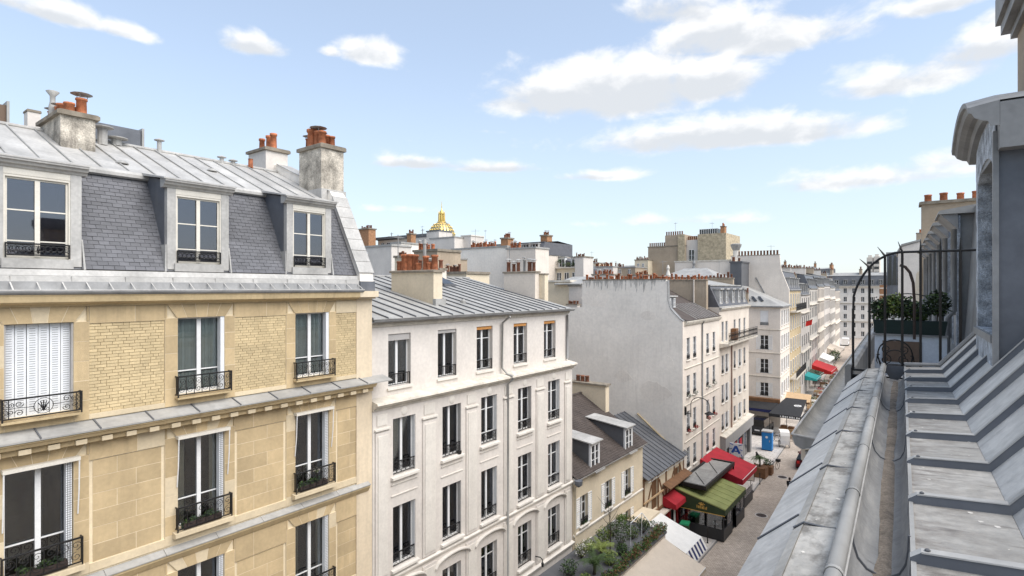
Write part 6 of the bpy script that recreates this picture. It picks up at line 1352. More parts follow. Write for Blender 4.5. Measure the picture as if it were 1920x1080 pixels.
MB().box(9.42, 14.4, .2, 9, 0, 27.2).obj('stone_block', 'rubble_stone', o)
MB().box(9.6, 12.8, .6, 4, 27.2, 28.1).obj('conservatory', 'glass_dark', o)
for k in range(9): MB().box(9.6 + .39 * k, 9.66 + .39 * k, .52, .6, 27.2, 28.2).obj('mullion', 'white_paint', o)
chimney(o, 13.2, 13.9, 1, 2.2, 27.2, 28.4, 'chimney_brick', 3, .08, .1)
# pale block and little hipped roof in front of it
o = gabl('pale_flat_block', 'long pale flat-topped wall in front of the tan tower house', -30.6, -22.6, 80, 21.3, 8, 'plaster_pink', cap='plaster_ledge')
MB().lathe([(.25, 0), (.3, .3), (.18, .9), (.25, 1.3), (.1, 1.7), (0, 1.7)], n=8).obj('roof_cowl', 'lead_grey', o, (3.0, -.4, 19.8))
o = thing('hipped_roof_pavilion', 'small white pavilion with grey hipped roof and little statue finial', 'building', (-28.2, 70, 0))
MB().box(0, 6.2, 0, 6, 0, 18.9).obj('wall', 'plaster_white', o)
MB().face((-.4, -.4, 18.9), (6.6, -.4, 18.9), (4.6, 3, 20.1), (1.6, 3, 20.1)).face((-.4, -.4, 18.9), (1.6, 3, 20.1), (-.4, 6.4, 18.9)).face((6.6, -.4, 18.9), (6.6, 6.4, 18.9), (4.6, 3, 20.1)).face((-.4, 6.4, 18.9), (1.6, 3, 20.1), (4.6, 3, 20.1), (6.6, 6.4, 18.9)).obj('hip_roof', 'zinc_mid', o)
MB().lathe([(.2, 0), (.3, .3), (.15, .9), (.22, 1.2), (.1, 1.6), (0, 1.6)], n=8).obj('finial', 'plaster_trim', o, (.6, -.2, 18.9)); MB().box(2.9, 3.2, -.15, -.01, 17.2, 19.0).obj('vent_pipe', 'lead_grey', o)
o = gabl('yellow_wedge_house', 'yellow wall with dark pots between the pale block and the white flue', -22.4, -19.5, 84, 19.6, 8, 'plaster_yellow', pots=5, prof=[(0, 0), (0, 19.2), (1.4, 20.3), (2.9, 20.8), (2.9, 0)])
o = gabl('dark_attic_house', 'dark slate attic squeezed right of the pale block', -22.5, -21.0, 79.4, 21.0, 6, 'zinc_dark', cap='zinc_dark', pots=2)
# distant roofs between the street row and the horizon
rn = random.Random(21)
for k in range(16):
    x0 = (-125 + k * 7.5 if k < 9 else -92 + (k - 9) * 8.5) + rn.uniform(-1, 1); y = rn.uniform(150, 190) if k < 9 else rn.uniform(255, 290); w = rn.uniform(6, 8.5); top = rn.uniform(20, 23) if k < 9 else rn.uniform(23, 26)
    px = x0 / y
    o = thing('distant_house', 'far house with mansard roof on the horizon, ' + ('first', 'second', 'third', 'fourth', 'fifth', 'sixth', 'seventh', 'eighth', 'ninth', 'tenth', 'eleventh', 'twelfth', 'thirteenth', 'fourteenth', 'fifteenth', 'sixteenth')[k] + ' from the left', 'building', (x0, y, 0), rn.uniform(-.3, .3), 'distant houses on the horizon')
    MB().box(0, w, 0, 8, 0, top).obj('wall', rn.choice(('plaster_white', 'plaster_beige', 'plaster_pink', 'plaster_tan')), o)
    mansard(o, w, 8, top, 2.4, .9, rn.choice(('slate', 'zinc_mid', 'zinc_dark')), [w * .25, w * .5, w * .75], rise=.6, dmat='zinc_mid')
    for j in range(3): window(o, w * (.25 + .25 * j) - .45, w * (.25 + .25 * j) + .45, top - 2.6, top - .8, -.03, rows=(.5,), glass='glass_dark', one=True)
    chimney(o, w - .9, w, 2, 5, top, top + 4.2, rn.choice(('plaster_tan', 'plaster_white', 'chimney_brick')), 5, .1, .15, brown=True, along='y', scale=1.5)
# golden dome
Dm = thing('golden_dome', 'gilded ribbed dome with lantern and spire rising over the rooftops', 'dome', (-413, 420, 0))
prof = [(17.5, 34), (17.5, 63), (16.6, 63.2), (16.6, 66)]
MB().lathe(prof, n=40).obj('drum', 'plaster_beige', Dm)
dp = [(15.0 * math.cos(R(a)) ** .9 if a < 89 else 0.0, 66 + 21.0 * math.sin(R(a))) for a in range(0, 82, 6)]
MB().lathe(dp, n=48, cap=False).obj('dome_shell', 'lead_dome', Dm, smooth=True)
for k in range(24):
    a = 2 * math.pi * k / 24
    m = MB(); hw_ = .055
    for j in range(len(dp) - 1):
        (r0, z0), (r1, z1) = dp[j], dp[j + 1]
        m.face(*[((r + .25) * math.cos(a + s_), (r + .25) * math.sin(a + s_), z) for r, z, s_ in ((r0, z0, -hw_), (r0, z0, hw_), (r1, z1, hw_), (r1, z1, -hw_))])
    m.obj('gilded_rib', 'gold_leaf', Dm)
    for j in range(2, len(dp) - 3, 2):
        r0, z0 = dp[j]; b = a + math.pi / 24; rr = r0 + .1; MB().lathe([(.0, .7), (.6, .35), (.75, 0), (.5, -.8), (0, -1.2)], n=6).obj('trophy', 'gold_leaf', Dm, (rr * math.cos(b), rr * math.sin(b), z0))
MB().lathe([(3.6, 85.5), (4.6, 86.5), (4.6, 87.5), (3.4, 88), (2.2, 88.2), (2.2, 95), (3.4, 95.4), (3.4, 96.2), (2.2, 96.5), (1.7, 98.6), (1.0, 99.4), (.5, 101), (.12, 109), (0, 109)], n=16).obj('lantern', 'gold_leaf', Dm)
for k in range(8): a = 2 * math.pi * k / 8; MB().lathe([(.5, 88.0), (.42, 95.3)], 3.3 * math.cos(a), 3.3 * math.sin(a), 6).obj('lantern_column', 'gold_leaf', Dm); MB().lathe([(.4, 96), (.15, 98.2), (0, 98.2)], 3.3 * math.cos(a), 3.3 * math.sin(a), 6).obj('pinnacle', 'gold_leaf', Dm)
# dark modern box and stacks behind the yellow building's ridge
X = thing('dark_modern_block', 'dark blue-grey modern block peeping over the ridge beside the weathered chimney', 'building', (-31.5, 8.9, 0), R(90))
MB().box(0, 1.9, 0, 5, 0, h(-7.85)).obj('wall', 'zinc_blue', X); MB().box(1.92, 2.02, -.1, 5, h(-3), h(-7.95)).obj('corner_post', 'zinc_mid', X)
X = thing('dark_roof_box', 'dark brown rooftop box at the left edge behind the zinc ridge', 'building', (-27.5, 3.6, 0), R(90))
MB().box(0, 1.42, 0, 3, 0, h(-6.8)).obj('wall', 'panel_brown', X); MB().box(1.422, 1.5, -.1, 3, h(-3), h(-6.95)).obj('corner_post', 'zinc_mid', X)

# television aerials on the roofs
def aerial(parent, x, y, z, hh, seed):
    rn = random.Random(seed); m = MB().tube([(x, y, z), (x, y, z + hh)], .02, 5); a = rn.uniform(0, 3.1); c_, s_ = math.cos(a), math.sin(a)
    m.tube([(x - .5 * c_, y - .5 * s_, z + hh * .93), (x + .5 * c_, y + .5 * s_, z + hh * .93)], .012, 4)
    for k in range(6): t = -.45 + .18 * k; l_ = .28 - .02 * k; m.tube([(x + t * c_ - l_ * s_, y + t * s_ + l_ * c_, z + hh * .93), (x + t * c_ + l_ * s_, y + t * s_ - l_ * c_, z + hh * .93)], .009, 4)
    return m.obj('aerial', 'lead_grey', parent)
aerial(B, 4.7, 4.1, h(-.7), 1.7, 1); aerial(B, 12.8, 4.0, h(-.85), 1.5, 2); aerial(E, 9.1, 5.0, h(-.7), 1.9, 3); aerial(F, 11.3, 3.0, h(-1), 2.0, 4); aerial(H1, 4.3, 3.0, h(-4.1), 2.2, 5)
for i_, (x, y, z) in enumerate(((-58.5, 60.6, 25), (-44.0, 50.5, 22.2), (-79.0, 75, 27.2), (-54, 97, 22.4), (-38.5, 101, 27.4), (-33, 105, 27.4), (-60.5, 72, 25))):
    o = thing('tv_aerial', 'thin television aerial on the skyline, ' + ('on the dome-side white wall', 'on the wide pale wall', 'left of the golden dome', 'on the cream skyline house', 'on the tan tower house', 'on the rubble stone block', 'on the grey attic storey')[i_], 'aerial', (x, y, z)); q = aerial(o, 0, 0, -1.0, 3.4, 20 + i_)
# ================================================================ street level
def slab(m, a, b, c, d, t=.03):     # thin sloping sheet with thickness
    m.hexa([(p[0], p[1], p[2] - t) for p in (a, b, c, d)] + [tuple(p) for p in (a, b, c, d)])
def awning(name, label, X0, X1, Y0, Y1, zb, zf, mat, val=.28, vmat=None, ends=True, stripes=None, arms=True, group=None):
    o = thing(name, label, 'awning', (0, 0, 0), 0, group)
    n = max(1, round((Y1 - Y0) / .9)); m = MB(); k_ = 6
    for i in range(k_):                                  # canvas sags slightly between wall and front bar
        t0, t1 = i / k_, (i + 1) / k_; S = lambda t: (X0 + (X1 - X0) * t, zb + (zf - zb) * t - .05 * math.sin(math.pi * t))
        (xa, za), (xb, zb_) = S(t0), S(t1); slab(m, (xa, Y0, za), (xb, Y0, zb_), (xb, Y1, zb_), (xa, Y1, za), .02)
    m.obj('canvas', mat, o)
    if stripes is None: MB().box(X1 - .004, X1 + .016, Y0, Y1, zf - val, zf - .022).obj('valance', vmat or mat, o)
    else:
        q = int((Y1 - Y0) / .22)
        for i in range(q): MB().hexa([(X1 - .004 + .35, Y0 + (Y1 - Y0) * i / q, zf - val), (X1 + .015 + .35, Y0 + (Y1 - Y0) * i / q, zf - val), (X1 + .015 + .35, Y0 + (Y1 - Y0) * (i + 1) / q, zf - val), (X1 - .004 + .35, Y0 + (Y1 - Y0) * (i + 1) / q, zf - val), (X1 - .004, Y0 + (Y1 - Y0) * i / q, zf - .02), (X1 + .015, Y0 + (Y1 - Y0) * i / q, zf - .02), (X1 + .015, Y0 + (Y1 - Y0) * (i + 1) / q, zf - .02), (X1 - .004, Y0 + (Y1 - Y0) * (i + 1) / q, zf - .02)]).obj('stripe', stripes[i % 2], o)
    if ends:
        for y in (Y0, Y1): MB().prism([(X0, zb - .025), (X1, zf - .025), (X1, zf - val), (X0, zf - val)], 'y', y - .008, y + .008).obj('side_cheek', vmat or mat, o)
    MB().tube([(X1, Y0, zf - .02), (X1, Y1, zf - .02)], .025, 6).obj('front_bar', 'white_paint', o)
    if arms:
        for y in (Y0 + .3, Y1 - .3): MB().tube([(X0, y, zf - .35), (X1 - .05, y, zf - .06)], .02, 5).obj('arm', 'iron', o)
    return o
# glazed green-roofed restaurant terrace
K = thing('restaurant_terrace', 'dark glazed restaurant terrace with olive green canvas roof and gold emblem', 'restaurant terrace', (0, 0, 0), 0)
kx0, kx1, ky0, ky1 = -14.95, -11.5, 39.1, 44.3
m = MB(); slab(m, (kx0, ky0 - .05, 3.05), (kx1 + .1, ky0 - .05, 2.28), (kx1 + .1, ky1, 2.28), (kx0, ky1, 3.05), .05); m.obj('canvas_roof', 'green_canvas', K)
for i in range(7): y = ky0 + (ky1 - ky0) * i / 6; MB().tube([(kx0, y, 3.06), (kx1 + .1, y, 2.29)], .02, 5).obj('roof_rib', 'green_canvas', K)
MB().prism([(kx0, 2.99), (kx1 + .08, 2.22), (kx1 + .08, 1.85), (kx0, 1.75)], 'y', ky0 - .03, ky0 + .0).obj('end_fascia', 'dark_green', K)
MB().box(kx1 + .06, kx1 + .1, ky0, ky1, 1.85, 2.22).obj('front_fascia', 'dark_green', K)
MB().prism([(kx0, 1.72), (kx1 + .08, 1.82), (kx1 + .08, 1.86), (kx0, 1.76)], 'y', ky0 - .06, ky0 - .031).obj('gold_line', 'gold_paint', K)
def text(body, size, mat, parent, loc, rot, name='lettering', ex=.006):
    cu = bpy.data.curves.new(name, 'FONT'); cu.body = body; cu.size = size; cu.extrude = ex; cu.align_x = 'CENTER'; cu.align_y = 'CENTER'; cu.resolution_u = 2
    t_ = bpy.data.objects.new(name, cu); dg = bpy.context.evaluated_depsgraph_get(); C.objects.link(t_); dg.update()
    me = bpy.data.meshes.new_from_object(t_.evaluated_get(bpy.context.evaluated_depsgraph_get())); bpy.data.objects.remove(t_); me.materials.clear(); me.materials.append(MT[mat])
    return link(name, me, parent, loc, rot)
for k, (dx_, w_, hh_) in enumerate(((-.36, .05, .2), (-.25, .09, .17), (-.12, .05, .22), (-.01, .1, .16), (.12, .05, .22), (.22, .05, .14), (.31, .05, .2))): MB().box(-13.0 + dx_, -13.0 + dx_ + w_, ky0 - .05, ky0 - .032, 2.0, 2.0 + hh_).obj('emblem_mark', 'gold_paint', K)
for k in range(5): MB().tube([(-13.0, ky0 - .045, 2.24), (-13.0 + .26 * math.sin(R(-60 + 30 * k)), ky0 - .045, 2.24 + .22 * math.cos(R(-60 + 30 * k)))], .022, 5).obj('emblem_ray', 'gold_paint', K)
MB().box(kx0, kx1, ky0, ky0 + .06, .05, .85).box(kx1 - .06, kx1, ky0 + .06, 41.1, .05, .85).box(kx1 - .06, kx1, 42.1, ky1, .05, .85).obj('base_panel', 'dark_shop', K)
for x in (kx0, -13.9, -12.7, kx1 - .06): MB().box(x, x + .06, ky0 - .002, ky0 + .062, .85, 1.85).obj('mullion', 'dark_shop', K)
for y in (39.9, 41.1, 42.1, 43.2, ky1 - .06): MB().box(kx1 - .062, kx1 + .002, y, y + .06, .05 if y in (41.1, 42.1) else .85, 1.95).obj('mullion', 'dark_shop', K)
for x in (kx0, -13.9, -12.7): MB().box(x + .06, x + 1.06, ky0 + .02, ky0 + .03, .85, 1.8).obj('pane', 'glass', K)
for y in (39.96, 42.16, 43.26): MB().box(kx1 - .04, kx1 - .03, y, y + 1.0, .85, 1.9).obj('pane', 'glass', K)
MB().box(kx0, kx1 - .1, ky0 + .1, ky1, .046, .06).box(kx0 - .05, kx0, ky0, ky1, .05, 3.0).box(kx0, kx1, ky1, ky1 + .05, .05, 2.2).obj('interior', 'dark_shop', K)
for i, (x, y) in enumerate(((-14.2, 39.8), (-13.3, 39.8), (-12.4, 39.8), (-12.2, 41.0), (-12.2, 42.6), (-12.2, 43.6))):
    t_ = thing('cafe_table', f'small round café table behind the terrace glass, {("first", "second", "third", "fourth", "fifth", "sixth")[i]} along the glazing', 'table', (x, y, .06), 0, 'tables inside the glazed terrace')
    MB().lathe([(.0, .72), (.32, .72), (.32, .75), (0, .75)], n=12).obj('top', 'dark_shop', t_); MB().tube([(0, 0, 0), (0, 0, .72)], .03, 6).obj('leg', 'iron', t_)
    MB().lathe([(.05, .75), (.06, .9), (.05, .95), (.03, .95)], n=8).obj('glass_cup', 'white_paint', t_)
    MB().lathe([(.09, .75), (.13, .76), (.13, .77)], .15, .1, 10).obj('plate', 'white_paint', t_)
# grey ribbed metal canopy beside it
Mc = thing('ribbed_metal_canopy', 'flat grey ribbed canopy with black frame above the olive terrace roof', 'canopy', (0, 0, 0))
for i in range(26):
    y = 39.8 + i * .255; MB().box(-14.75, -13.05, y, y + .19, 3.30, 3.34).obj('slat', 'zinc_mid', Mc)
MB().box(-14.95, -14.78, 39.6, 46.7, 3.12, 3.4).box(-13.02, -12.88, 39.6, 46.7, 3.12, 3.4).box(-14.78, -13.02, 39.6, 39.78, 3.12, 3.4).box(-14.78, -13.02, 46.5, 46.7, 3.12, 3.4).box(-14.78, -13.02, 39.78, 46.5, 3.18, 3.29).obj('frame', 'iron', Mc)
for y0, y1 in ((40.2, 42.4), (43.2, 45.6)): MB().tube([(-14.6, y1, 3.36), (-13.2, y0, 3.36)], .025, 5).obj('brace', 'iron', Mc)
for x, y in ((-14.85, 39.7), (-12.95, 46.6)): MB().box(x - .05, x + .05, y - .05, y + .05, .05, 3.12).obj('post', 'iron', Mc)
awning('red_awning', 'large crimson awning beside the olive green terrace roof', -15.2, -11.9, 45.3, 49.6, 3.55, 2.55, 'red_canvas', .42)
o = thing('terrace_windscreen', 'low glass and dark panel windscreen under the crimson awning', 'screen', (0, 0, 0))
MB().box(-12.0, -11.95, 45.0, 48.6, .05, .8).obj('panel', 'dark_shop', o); MB().box(-11.985, -11.965, 45.0, 48.6, .8, 1.35).obj('pane', 'glass', o)
# beige awnings and planted terrace in front of the cream house
Tp = thing('planted_shop_extension', 'single-storey shop extension with a planted roof terrace in front of the cream house', 'building', (0, 0, 0))
MB().box(-15.05, -12.1, 21.0, 30.2, 0, 3.62).obj('wall', 'plaster_beige', Tp)
MB().box(-15.05, -12.05, 20.9, 30.3, 3.62, 3.75).obj('flat_roof', 'zinc_dark', Tp)
m = MB(); rn = random.Random(77)
for i in range(46):
    b = leafball(.3, 70, .065, 700 + i, .8); y = 21.0 + 9.2 * i / 45; i0 = len(m.v); oz = 3.95 + rn.uniform(-.08, .1); ox = -12.2 + rn.uniform(-.12, .12)
    m.v += [(p[0] + ox, p[1] + y, p[2] + oz) for p in b.v]; m.f += [tuple(q + i0 for q in f) for f in b.f]; m.mi += b.mi
for i in range(9):
    b = leafball(.3, 70, .06, 800 + i, .8); i0 = len(m.v); x = -12.3 - i * .3
    m.v += [(p[0] + x, p[1] + 30.1, p[2] + 3.95) for p in b.v]; m.f += [tuple(q + i0 for q in f) for f in b.f]; m.mi += b.mi
hd = tag(m.obj('ivy_hedge', ['leaf', 'wood_brown']), 'ragged green and brown ivy hedge along the edge of the planted roof terrace', 'hedge')
def frond_plant(name, label, loc, n, L_, lw, mat, cat='plant', trunk=.0, pot=None, droop=.5, seed=1, group=None):
    rn = random.Random(seed); o = thing(name, label, cat, loc, 0, group); m = MB()
    for i in range(n):
        a = 2 * math.pi * i / n + rn.uniform(-.3, .3); e = rn.uniform(.5, 1.25); ln = L_ * rn.uniform(.7, 1.1); P = []
        for k in range(6):
            t = k / 5; P.append((math.cos(a) * ln * t * math.cos(e * (1 - t * .4)), math.sin(a) * ln * t * math.cos(e * (1 - t * .4)), trunk + ln * t * math.sin(e) - droop * ln * t * t))
        for k in range(5):
            p, q = Vector(P[k]), Vector(P[k + 1]); s_ = Vector((-math.sin(a), math.cos(a), 0))
            for sg in (-1, 1):
                for j in range(3):
                    b = p.lerp(q, j / 3); tip = b + s_ * sg * lw * (1 - .5 * k / 5) + (q - p) * .6 - Vector((0, 0, lw * .35)); m.face(b, b + (q - p) * .22, tip)
    m.obj('fronds', mat, o)
    if trunk: MB().tube([(0, 0, 0), (.02, 0, trunk * .5), (0, 0, trunk)], [.09, .07, .08], 8).obj('trunk', 'bark', o)
    if pot: MB().lathe([(pot * .7, 0), (pot, pot * 1.2), (pot * 1.08, pot * 1.22), (pot * .9, pot * 1.22)], n=12).obj('pot', 'clay_brown', o)
    return o
frond_plant('fan_palm', 'glossy green palm at the near end of the planted roof terrace', (-13.0, 23.6, 3.75), 16, 1.15, .28, 'leaf', trunk=.5, seed=5)
frond_plant('fan_palm', 'bright green fern-like palm beside the cream house window', (-13.6, 25.4, 3.75), 18, .95, .24, 'leaf_light', trunk=.35, seed=6)
def bush(name, label, loc, r, n, sz, mats, seed, stem=.4, flat=1.0, cat='shrub'):
    r *= .8 if loc[2] > 3 else 1.0; stem *= .7 if loc[2] > 3 else 1.0
    o = thing(name, label, cat, loc); leafball(r, n, sz * (.85 if loc[2] > 3 else 1), seed, flat).obj('foliage', mats, o, (0, 0, stem + r * flat * .8))
    rn = random.Random(seed)
    for k in range(5): a = k * 1.3; MB().tube([(0, 0, 0), (.3 * r * math.cos(a), .3 * r * math.sin(a), stem), (.8 * r * math.cos(a), .8 * r * math.sin(a), stem + r)], [.03, .02, .008], 5).obj('branch', 'bark', o)
    return o
bush('olive_bush', 'silvery olive bush in the middle of the planted roof terrace', (-13.3, 27.0, 3.75), .7, 700, .06, ['leaf', 'zinc_mid'], 31, .4, 1.2)
bush('yellow_green_shrub', 'yellow-green leafy shrub beside the silvery olive on the terrace', (-13.9, 26.3, 3.75), .6, 360, .07, ['leaf_light', 'leaf'], 32)
bush('dark_shrub', 'dark rounded shrub at the far end of the roof terrace', (-13.0, 29.2, 3.75), .5, 360, .06, ['leaf_dark', 'leaf'], 33, .2)
bush('flowering_shrub', 'shrub with pale yellow blossom against the cream house wall', (-14.3, 24.6, 3.75), .5, 300, .06, ['leaf_light', 'flower_white'], 34, .2)
bush('grassy_shrub', 'low green shrub between the olive and the dark rounded shrub', (-13.2, 28.2, 3.75), .5, 320, .07, ['leaf', 'leaf_light'], 35, .1)
for k, (x, y, r, mats, lb) in enumerate(((-14.2, 27.9, .55, ['leaf', 'leaf_dark'], 'dense green shrub against the cream wall between two windows'), (-12.8, 24.9, .5, ['leaf_light', 'leaf'], 'light green shrub just behind the hedge at the near end'), (-14.4, 29.4, .5, ['leaf', 'leaf_light'], 'green shrub in the far back corner of the roof terrace'),
        (-13.9, 22.8, .6, ['leaf_dark', 'leaf'], 'dark shrub in the near back corner of the roof terrace'), (-12.8, 26.2, .45, ['leaf', 'leaf_dark'], 'small green shrub behind the middle of the hedge'), (-14.4, 25.6, .45, ['leaf_light', 'flower_white'], 'speckled shrub under the cream house middle window'), (-12.8, 22.4, .45, ['leaf', 'leaf_light'], 'small green shrub behind the near end of the hedge'))):
    bush('terrace_shrub', lb, (x, y, 3.75), r, 420, .065, mats, 130 + k, .05, .9)
tr = thing('bare_sapling', 'thin bare branching sapling on the planted roof terrace', 'sapling', (-13.5, 26.2, 3.75)); rn = random.Random(4); m = MB(); m.tube([(0, 0, 0), (.05, -.05, 1.2), (.0, -.2, 2.3)], [.035, .025, .008], 6)
for k in range(14):
    z = .8 + k * .11; a = rn.uniform(0, 6.3); l_ = rn.uniform(.4, .9); m.tube([(.04, -.06, z), (.04 + .5 * l_ * math.cos(a), -.06 + .5 * l_ * math.sin(a), z + .35 * l_), (.04 + l_ * math.cos(a), l_ * math.sin(a), z + .9 * l_)], [.014, .01, .004], 4)
m.obj('branches', 'bark', tr)
o = thing('terrace_trellis_frame', 'white square trellis frame standing among the terrace plants', 'trellis', (-12.9, 27.4, 3.75)); MB().tube([(0, 0, 0), (0, 0, 1.2), (0, 1.4, 1.3), (0, 1.4, 0)], .022, 5).tube([(0, 1.4, 1.3), (.6, 1.6, .6)], .022, 5).obj('frame', 'white_paint', o)
awning('beige_awning', 'wide beige awning below the ivy hedge', -12.05, -9.75, 20.5, 29.9, 3.5, 2.55, 'beige_canvas', .25)
awning('cream_striped_awning', 'cream awning with navy and white striped valance next to the beige awning', -13.9, -11.3, 30.6, 33.9, 3.15, 2.35, 'white_canvas', .62, stripes=('navy', 'white_canvas'), ends=False)
MB().box(-15.05, -13.9, 30.35, 33.8, .05, 3.3).obj('shop_extension', 'plaster_cream')
o = bpy.data.objects['shop_extension']; tag(o, 'small cream shop extension under the striped awning', 'building')
# wheelie bin, bollards, menu stand
o = thing('wheelie_bin', 'bright green lidded wheelie bin beside the dark restaurant terrace', 'bin', (-13.9, 38.2, .045), R(8))
MB().hexa([(-.24, -.26, .1), (.24, -.26, .1), (.24, .26, .1), (-.24, .26, .1), (-.3, -.33, .98), (.3, -.33, .98), (.3, .33, .98), (-.3, .33, .98)]).obj('body', 'dark_green', o)
MB().hexa([(-.32, -.36, .985), (.32, -.36, .985), (.32, .36, .985), (-.32, .36, .985), (-.28, -.32, 1.06), (.28, -.32, 1.10), (.28, .32, 1.10), (-.28, .32, 1.06)]).obj('lid', 'bin_green', o)
for x in (-.27, .27): MB().lathe([(.1, -.03), (.1, .03)], n=12).obj('wheel', 'rubber', o, (x, .3, .1), False, (0, R(90), 0))
MB().tube([(-.25, .38, .95), (.25, .38, .95)], .02, 6).obj('handle', 'dark_green', o)
def bollard(x, y, label):
    o = thing('bollard', label, 'bollard', (x, y, .045), 0, 'slim black bollards along the kerb')
    MB().lathe([(.06, 0), (.06, .06), (.038, .08), (.035, .92), (.045, .94), (.045, 1.0), (.02, 1.03), (0, 1.03)], n=10).obj('post', 'iron', o); return o
for x, y, lb in ((-12.35, 38.3, 'slim black bollard right below the corner of the glazed terrace'), (-12.35, 36.5, 'slim black bollard second before the glazed terrace corner'), (-12.35, 34.7, 'slim black bollard nearest the beige awning'), (-12.35, 52.6, 'slim black bollard in front of the palm planter')): bollard(x, y, lb)
o = thing('menu_stand', 'dark framed menu board on a slim stand past the crimson awning', 'menu stand', (-12.55, 50.3, .045), R(15))
MB().lathe([(.28, 0), (.28, .03), (.05, .05), (0, .05)], n=12).obj('foot', 'iron', o); MB().tube([(0, 0, .04), (0, 0, .9)], .022, 6).obj('post', 'iron', o)
MB().box(-.3, .3, -.03, .02, .88, 1.62).obj('board', 'iron', o); MB().box(-.25, .25, -.036, -.031, .93, 1.57).obj('menu_sheet', 'plaster_grey', o)
# palm in a brown crate planter and its neighbours
o = frond_plant('potted_palm', 'shaggy palm in a square brown wooden planter on the pavement', (-12.9, 54.9, .8), 22, 1.0, .2, 'leaf', trunk=.9, seed=9, droop=.75)
MB().box(-.62, .62, -.62, .62, -.75, .15).obj('planter_box', 'wood_brown', o)
for sx_ in (-.6, .52):
    for sy_ in (-.6, .52): MB().box(sx_ - .03, sx_ + .11, sy_ - .03, sy_ + .11, -.75, .22).obj('planter_post', 'wood_brown', o)
o = bush('boxed_shrub', 'low shrub in a brown box right behind the palm planter', (-12.5, 56.1, .7), .45, 260, .07, ['leaf_dark', 'leaf'], 41, .0); MB().box(-.45, .45, -.45, .45, -.65, .1).obj('planter_box', 'wood_brown', o)
def bicycle(loc, rz, label, mat='iron'):
    o = thing('bicycle', label, 'bicycle', loc, rz, 'bicycles parked on the pavement')
    for x in (-.52, .52):
        w = MB().tube([(.33 * math.cos(R(a)), 0, .33 * math.sin(R(a))) for a in range(0, 360, 20)], .018, 5, True).obj('wheel', 'rubber', o, (x, 0, .34))
        m = MB()
        for a in range(0, 180, 30): m.tube([(-.32 * math.cos(R(a)), 0, -.32 * math.sin(R(a))), (.32 * math.cos(R(a)), 0, .32 * math.sin(R(a)))], .003, 3)
        m.obj('spokes', 'steel', w)
    MB().tube([(-.52, 0, .34), (-.1, 0, .3), (.38, 0, .72), (-.2, 0, .78), (-.52, 0, .34)], .017, 5).tube([(-.1, 0, .3), (-.22, 0, .88)], .016, 5).tube([(.52, 0, .34), (.36, 0, .95)], .016, 5).obj('frame', mat, o)
    MB().hexa([(-.38, -.07, .88), (-.1, -.03, .9), (-.1, .03, .9), (-.38, .07, .88), (-.38, -.08, .93), (-.1, -.03, .94), (-.1, .03, .94), (-.38, .08, .93)]).obj('saddle', 'rubber', o)
    MB().tube([(.25, -.28, 1.0), (.38, -.1, .98), (.38, .1, .98), (.25, .28, 1.0)], .014, 5).obj('handlebar', 'iron', o)
    MB().box(.45, .8, -.16, .16, .72, .95).obj('basket', 'iron', o) if mat == 'iron' else None
    return o
bicycle((-12.2, 57.5, .045), R(70), 'dark bicycle with a front basket leaning by the palm planter')
for k in range(3): bicycle((-14.3 + k * .5, 68.6 + k * .25, .045), R(25 + 8 * k), ('silver bicycle nearest the blue cabin in the parked group', 'silver bicycle in the middle of the parked group', 'silver bicycle nearest the white pedicab in the parked group')[k], 'steel')
# blue cabin
o = thing('blue_cabin', 'bright blue street cabin with pale top standing by the grey shop', 'cabin', (-14.35, 64.4, .045), R(4))
MB().box(-.5, .5, -.5, .5, .06, 1.95).obj('body', 'kiosk_blue', o); MB().box(-.54, .54, -.54, .54, 1.955, 2.08).obj('roof', 'zinc_light', o); MB().box(-.52, .52, -.52, .52, 0, .055).obj('base', 'rubber', o)
MB().box(-.42, .42, -.52, -.502, .1, 1.85).obj('door', 'kiosk_blue', o); MB().box(.25, .32, -.545, -.521, .95, 1.15).obj('handle', 'steel', o)
MB().lathe([(.0, 0), (.13, 0), (.13, .01), (0, .01)], n=12).obj('round_label', 'white_paint', o, (0, -.525, 1.45), False, (R(90), 0, 0))
# white pedicab
o = thing('white_pedicab', 'white-hooded cycle rickshaw with three wheels on the paved corner', 'pedicab', (-13.3, 67.0, .045), R(112))
for x, y, r in ((-.5, -.5, .38), (-.5, .5, .38), (1.25, 0, .36)):
    w = MB().tube([(r * math.cos(R(a)), 0, r * math.sin(R(a))) for a in range(0, 360, 18)], .028, 6, True).obj('wheel', 'rubber', o, (x, y, r)); m = MB()
    for a in range(0, 180, 22): m.tube([(-r * math.cos(R(a)), 0, -r * math.sin(R(a))), (r * math.cos(R(a)), 0, r * math.sin(R(a)))], .005, 3)
    m.obj('spokes', 'steel', w)
MB().hexa([(-.9, -.42, .35), (.1, -.42, .35), (.1, .42, .35), (-.9, .42, .35), (-1.0, -.45, .8), (.25, -.45, .62), (.25, .45, .62), (-1.0, .45, .8)]).obj('cab_body', 'white_paint', o)
MB().box(-.75, .0, -.38, .38, .62, .72).box(-.82, -.72, -.38, .38, .72, 1.2).obj('bench', 'rubber', o)
m = MB(); hp = [(-1.0, .8), (-1.02, 1.3), (-.9, 1.68), (-.6, 1.82), (.1, 1.8), (.3, 1.7)]
for (xa, za), (xb, zb_) in zip(hp, hp[1:]): m.hexa([(xa, -.48, za), (xb, -.48, zb_), (xb, .48, zb_), (xa, .48, za), (xa, -.48, za + .02), (xb, -.48, zb_ + .02), (xb, .48, zb_ + .02), (xa, .48, za + .02)])
m.obj('hood', 'white_canvas', o)
for y in (-.46, .46): MB().tube([(.25, y, .62), (.28, y, 1.7)], .018, 5).tube([(-.95, y, .8), (.25, y, 1.2)], .014, 5).obj('hood_frame', 'white_paint', o)
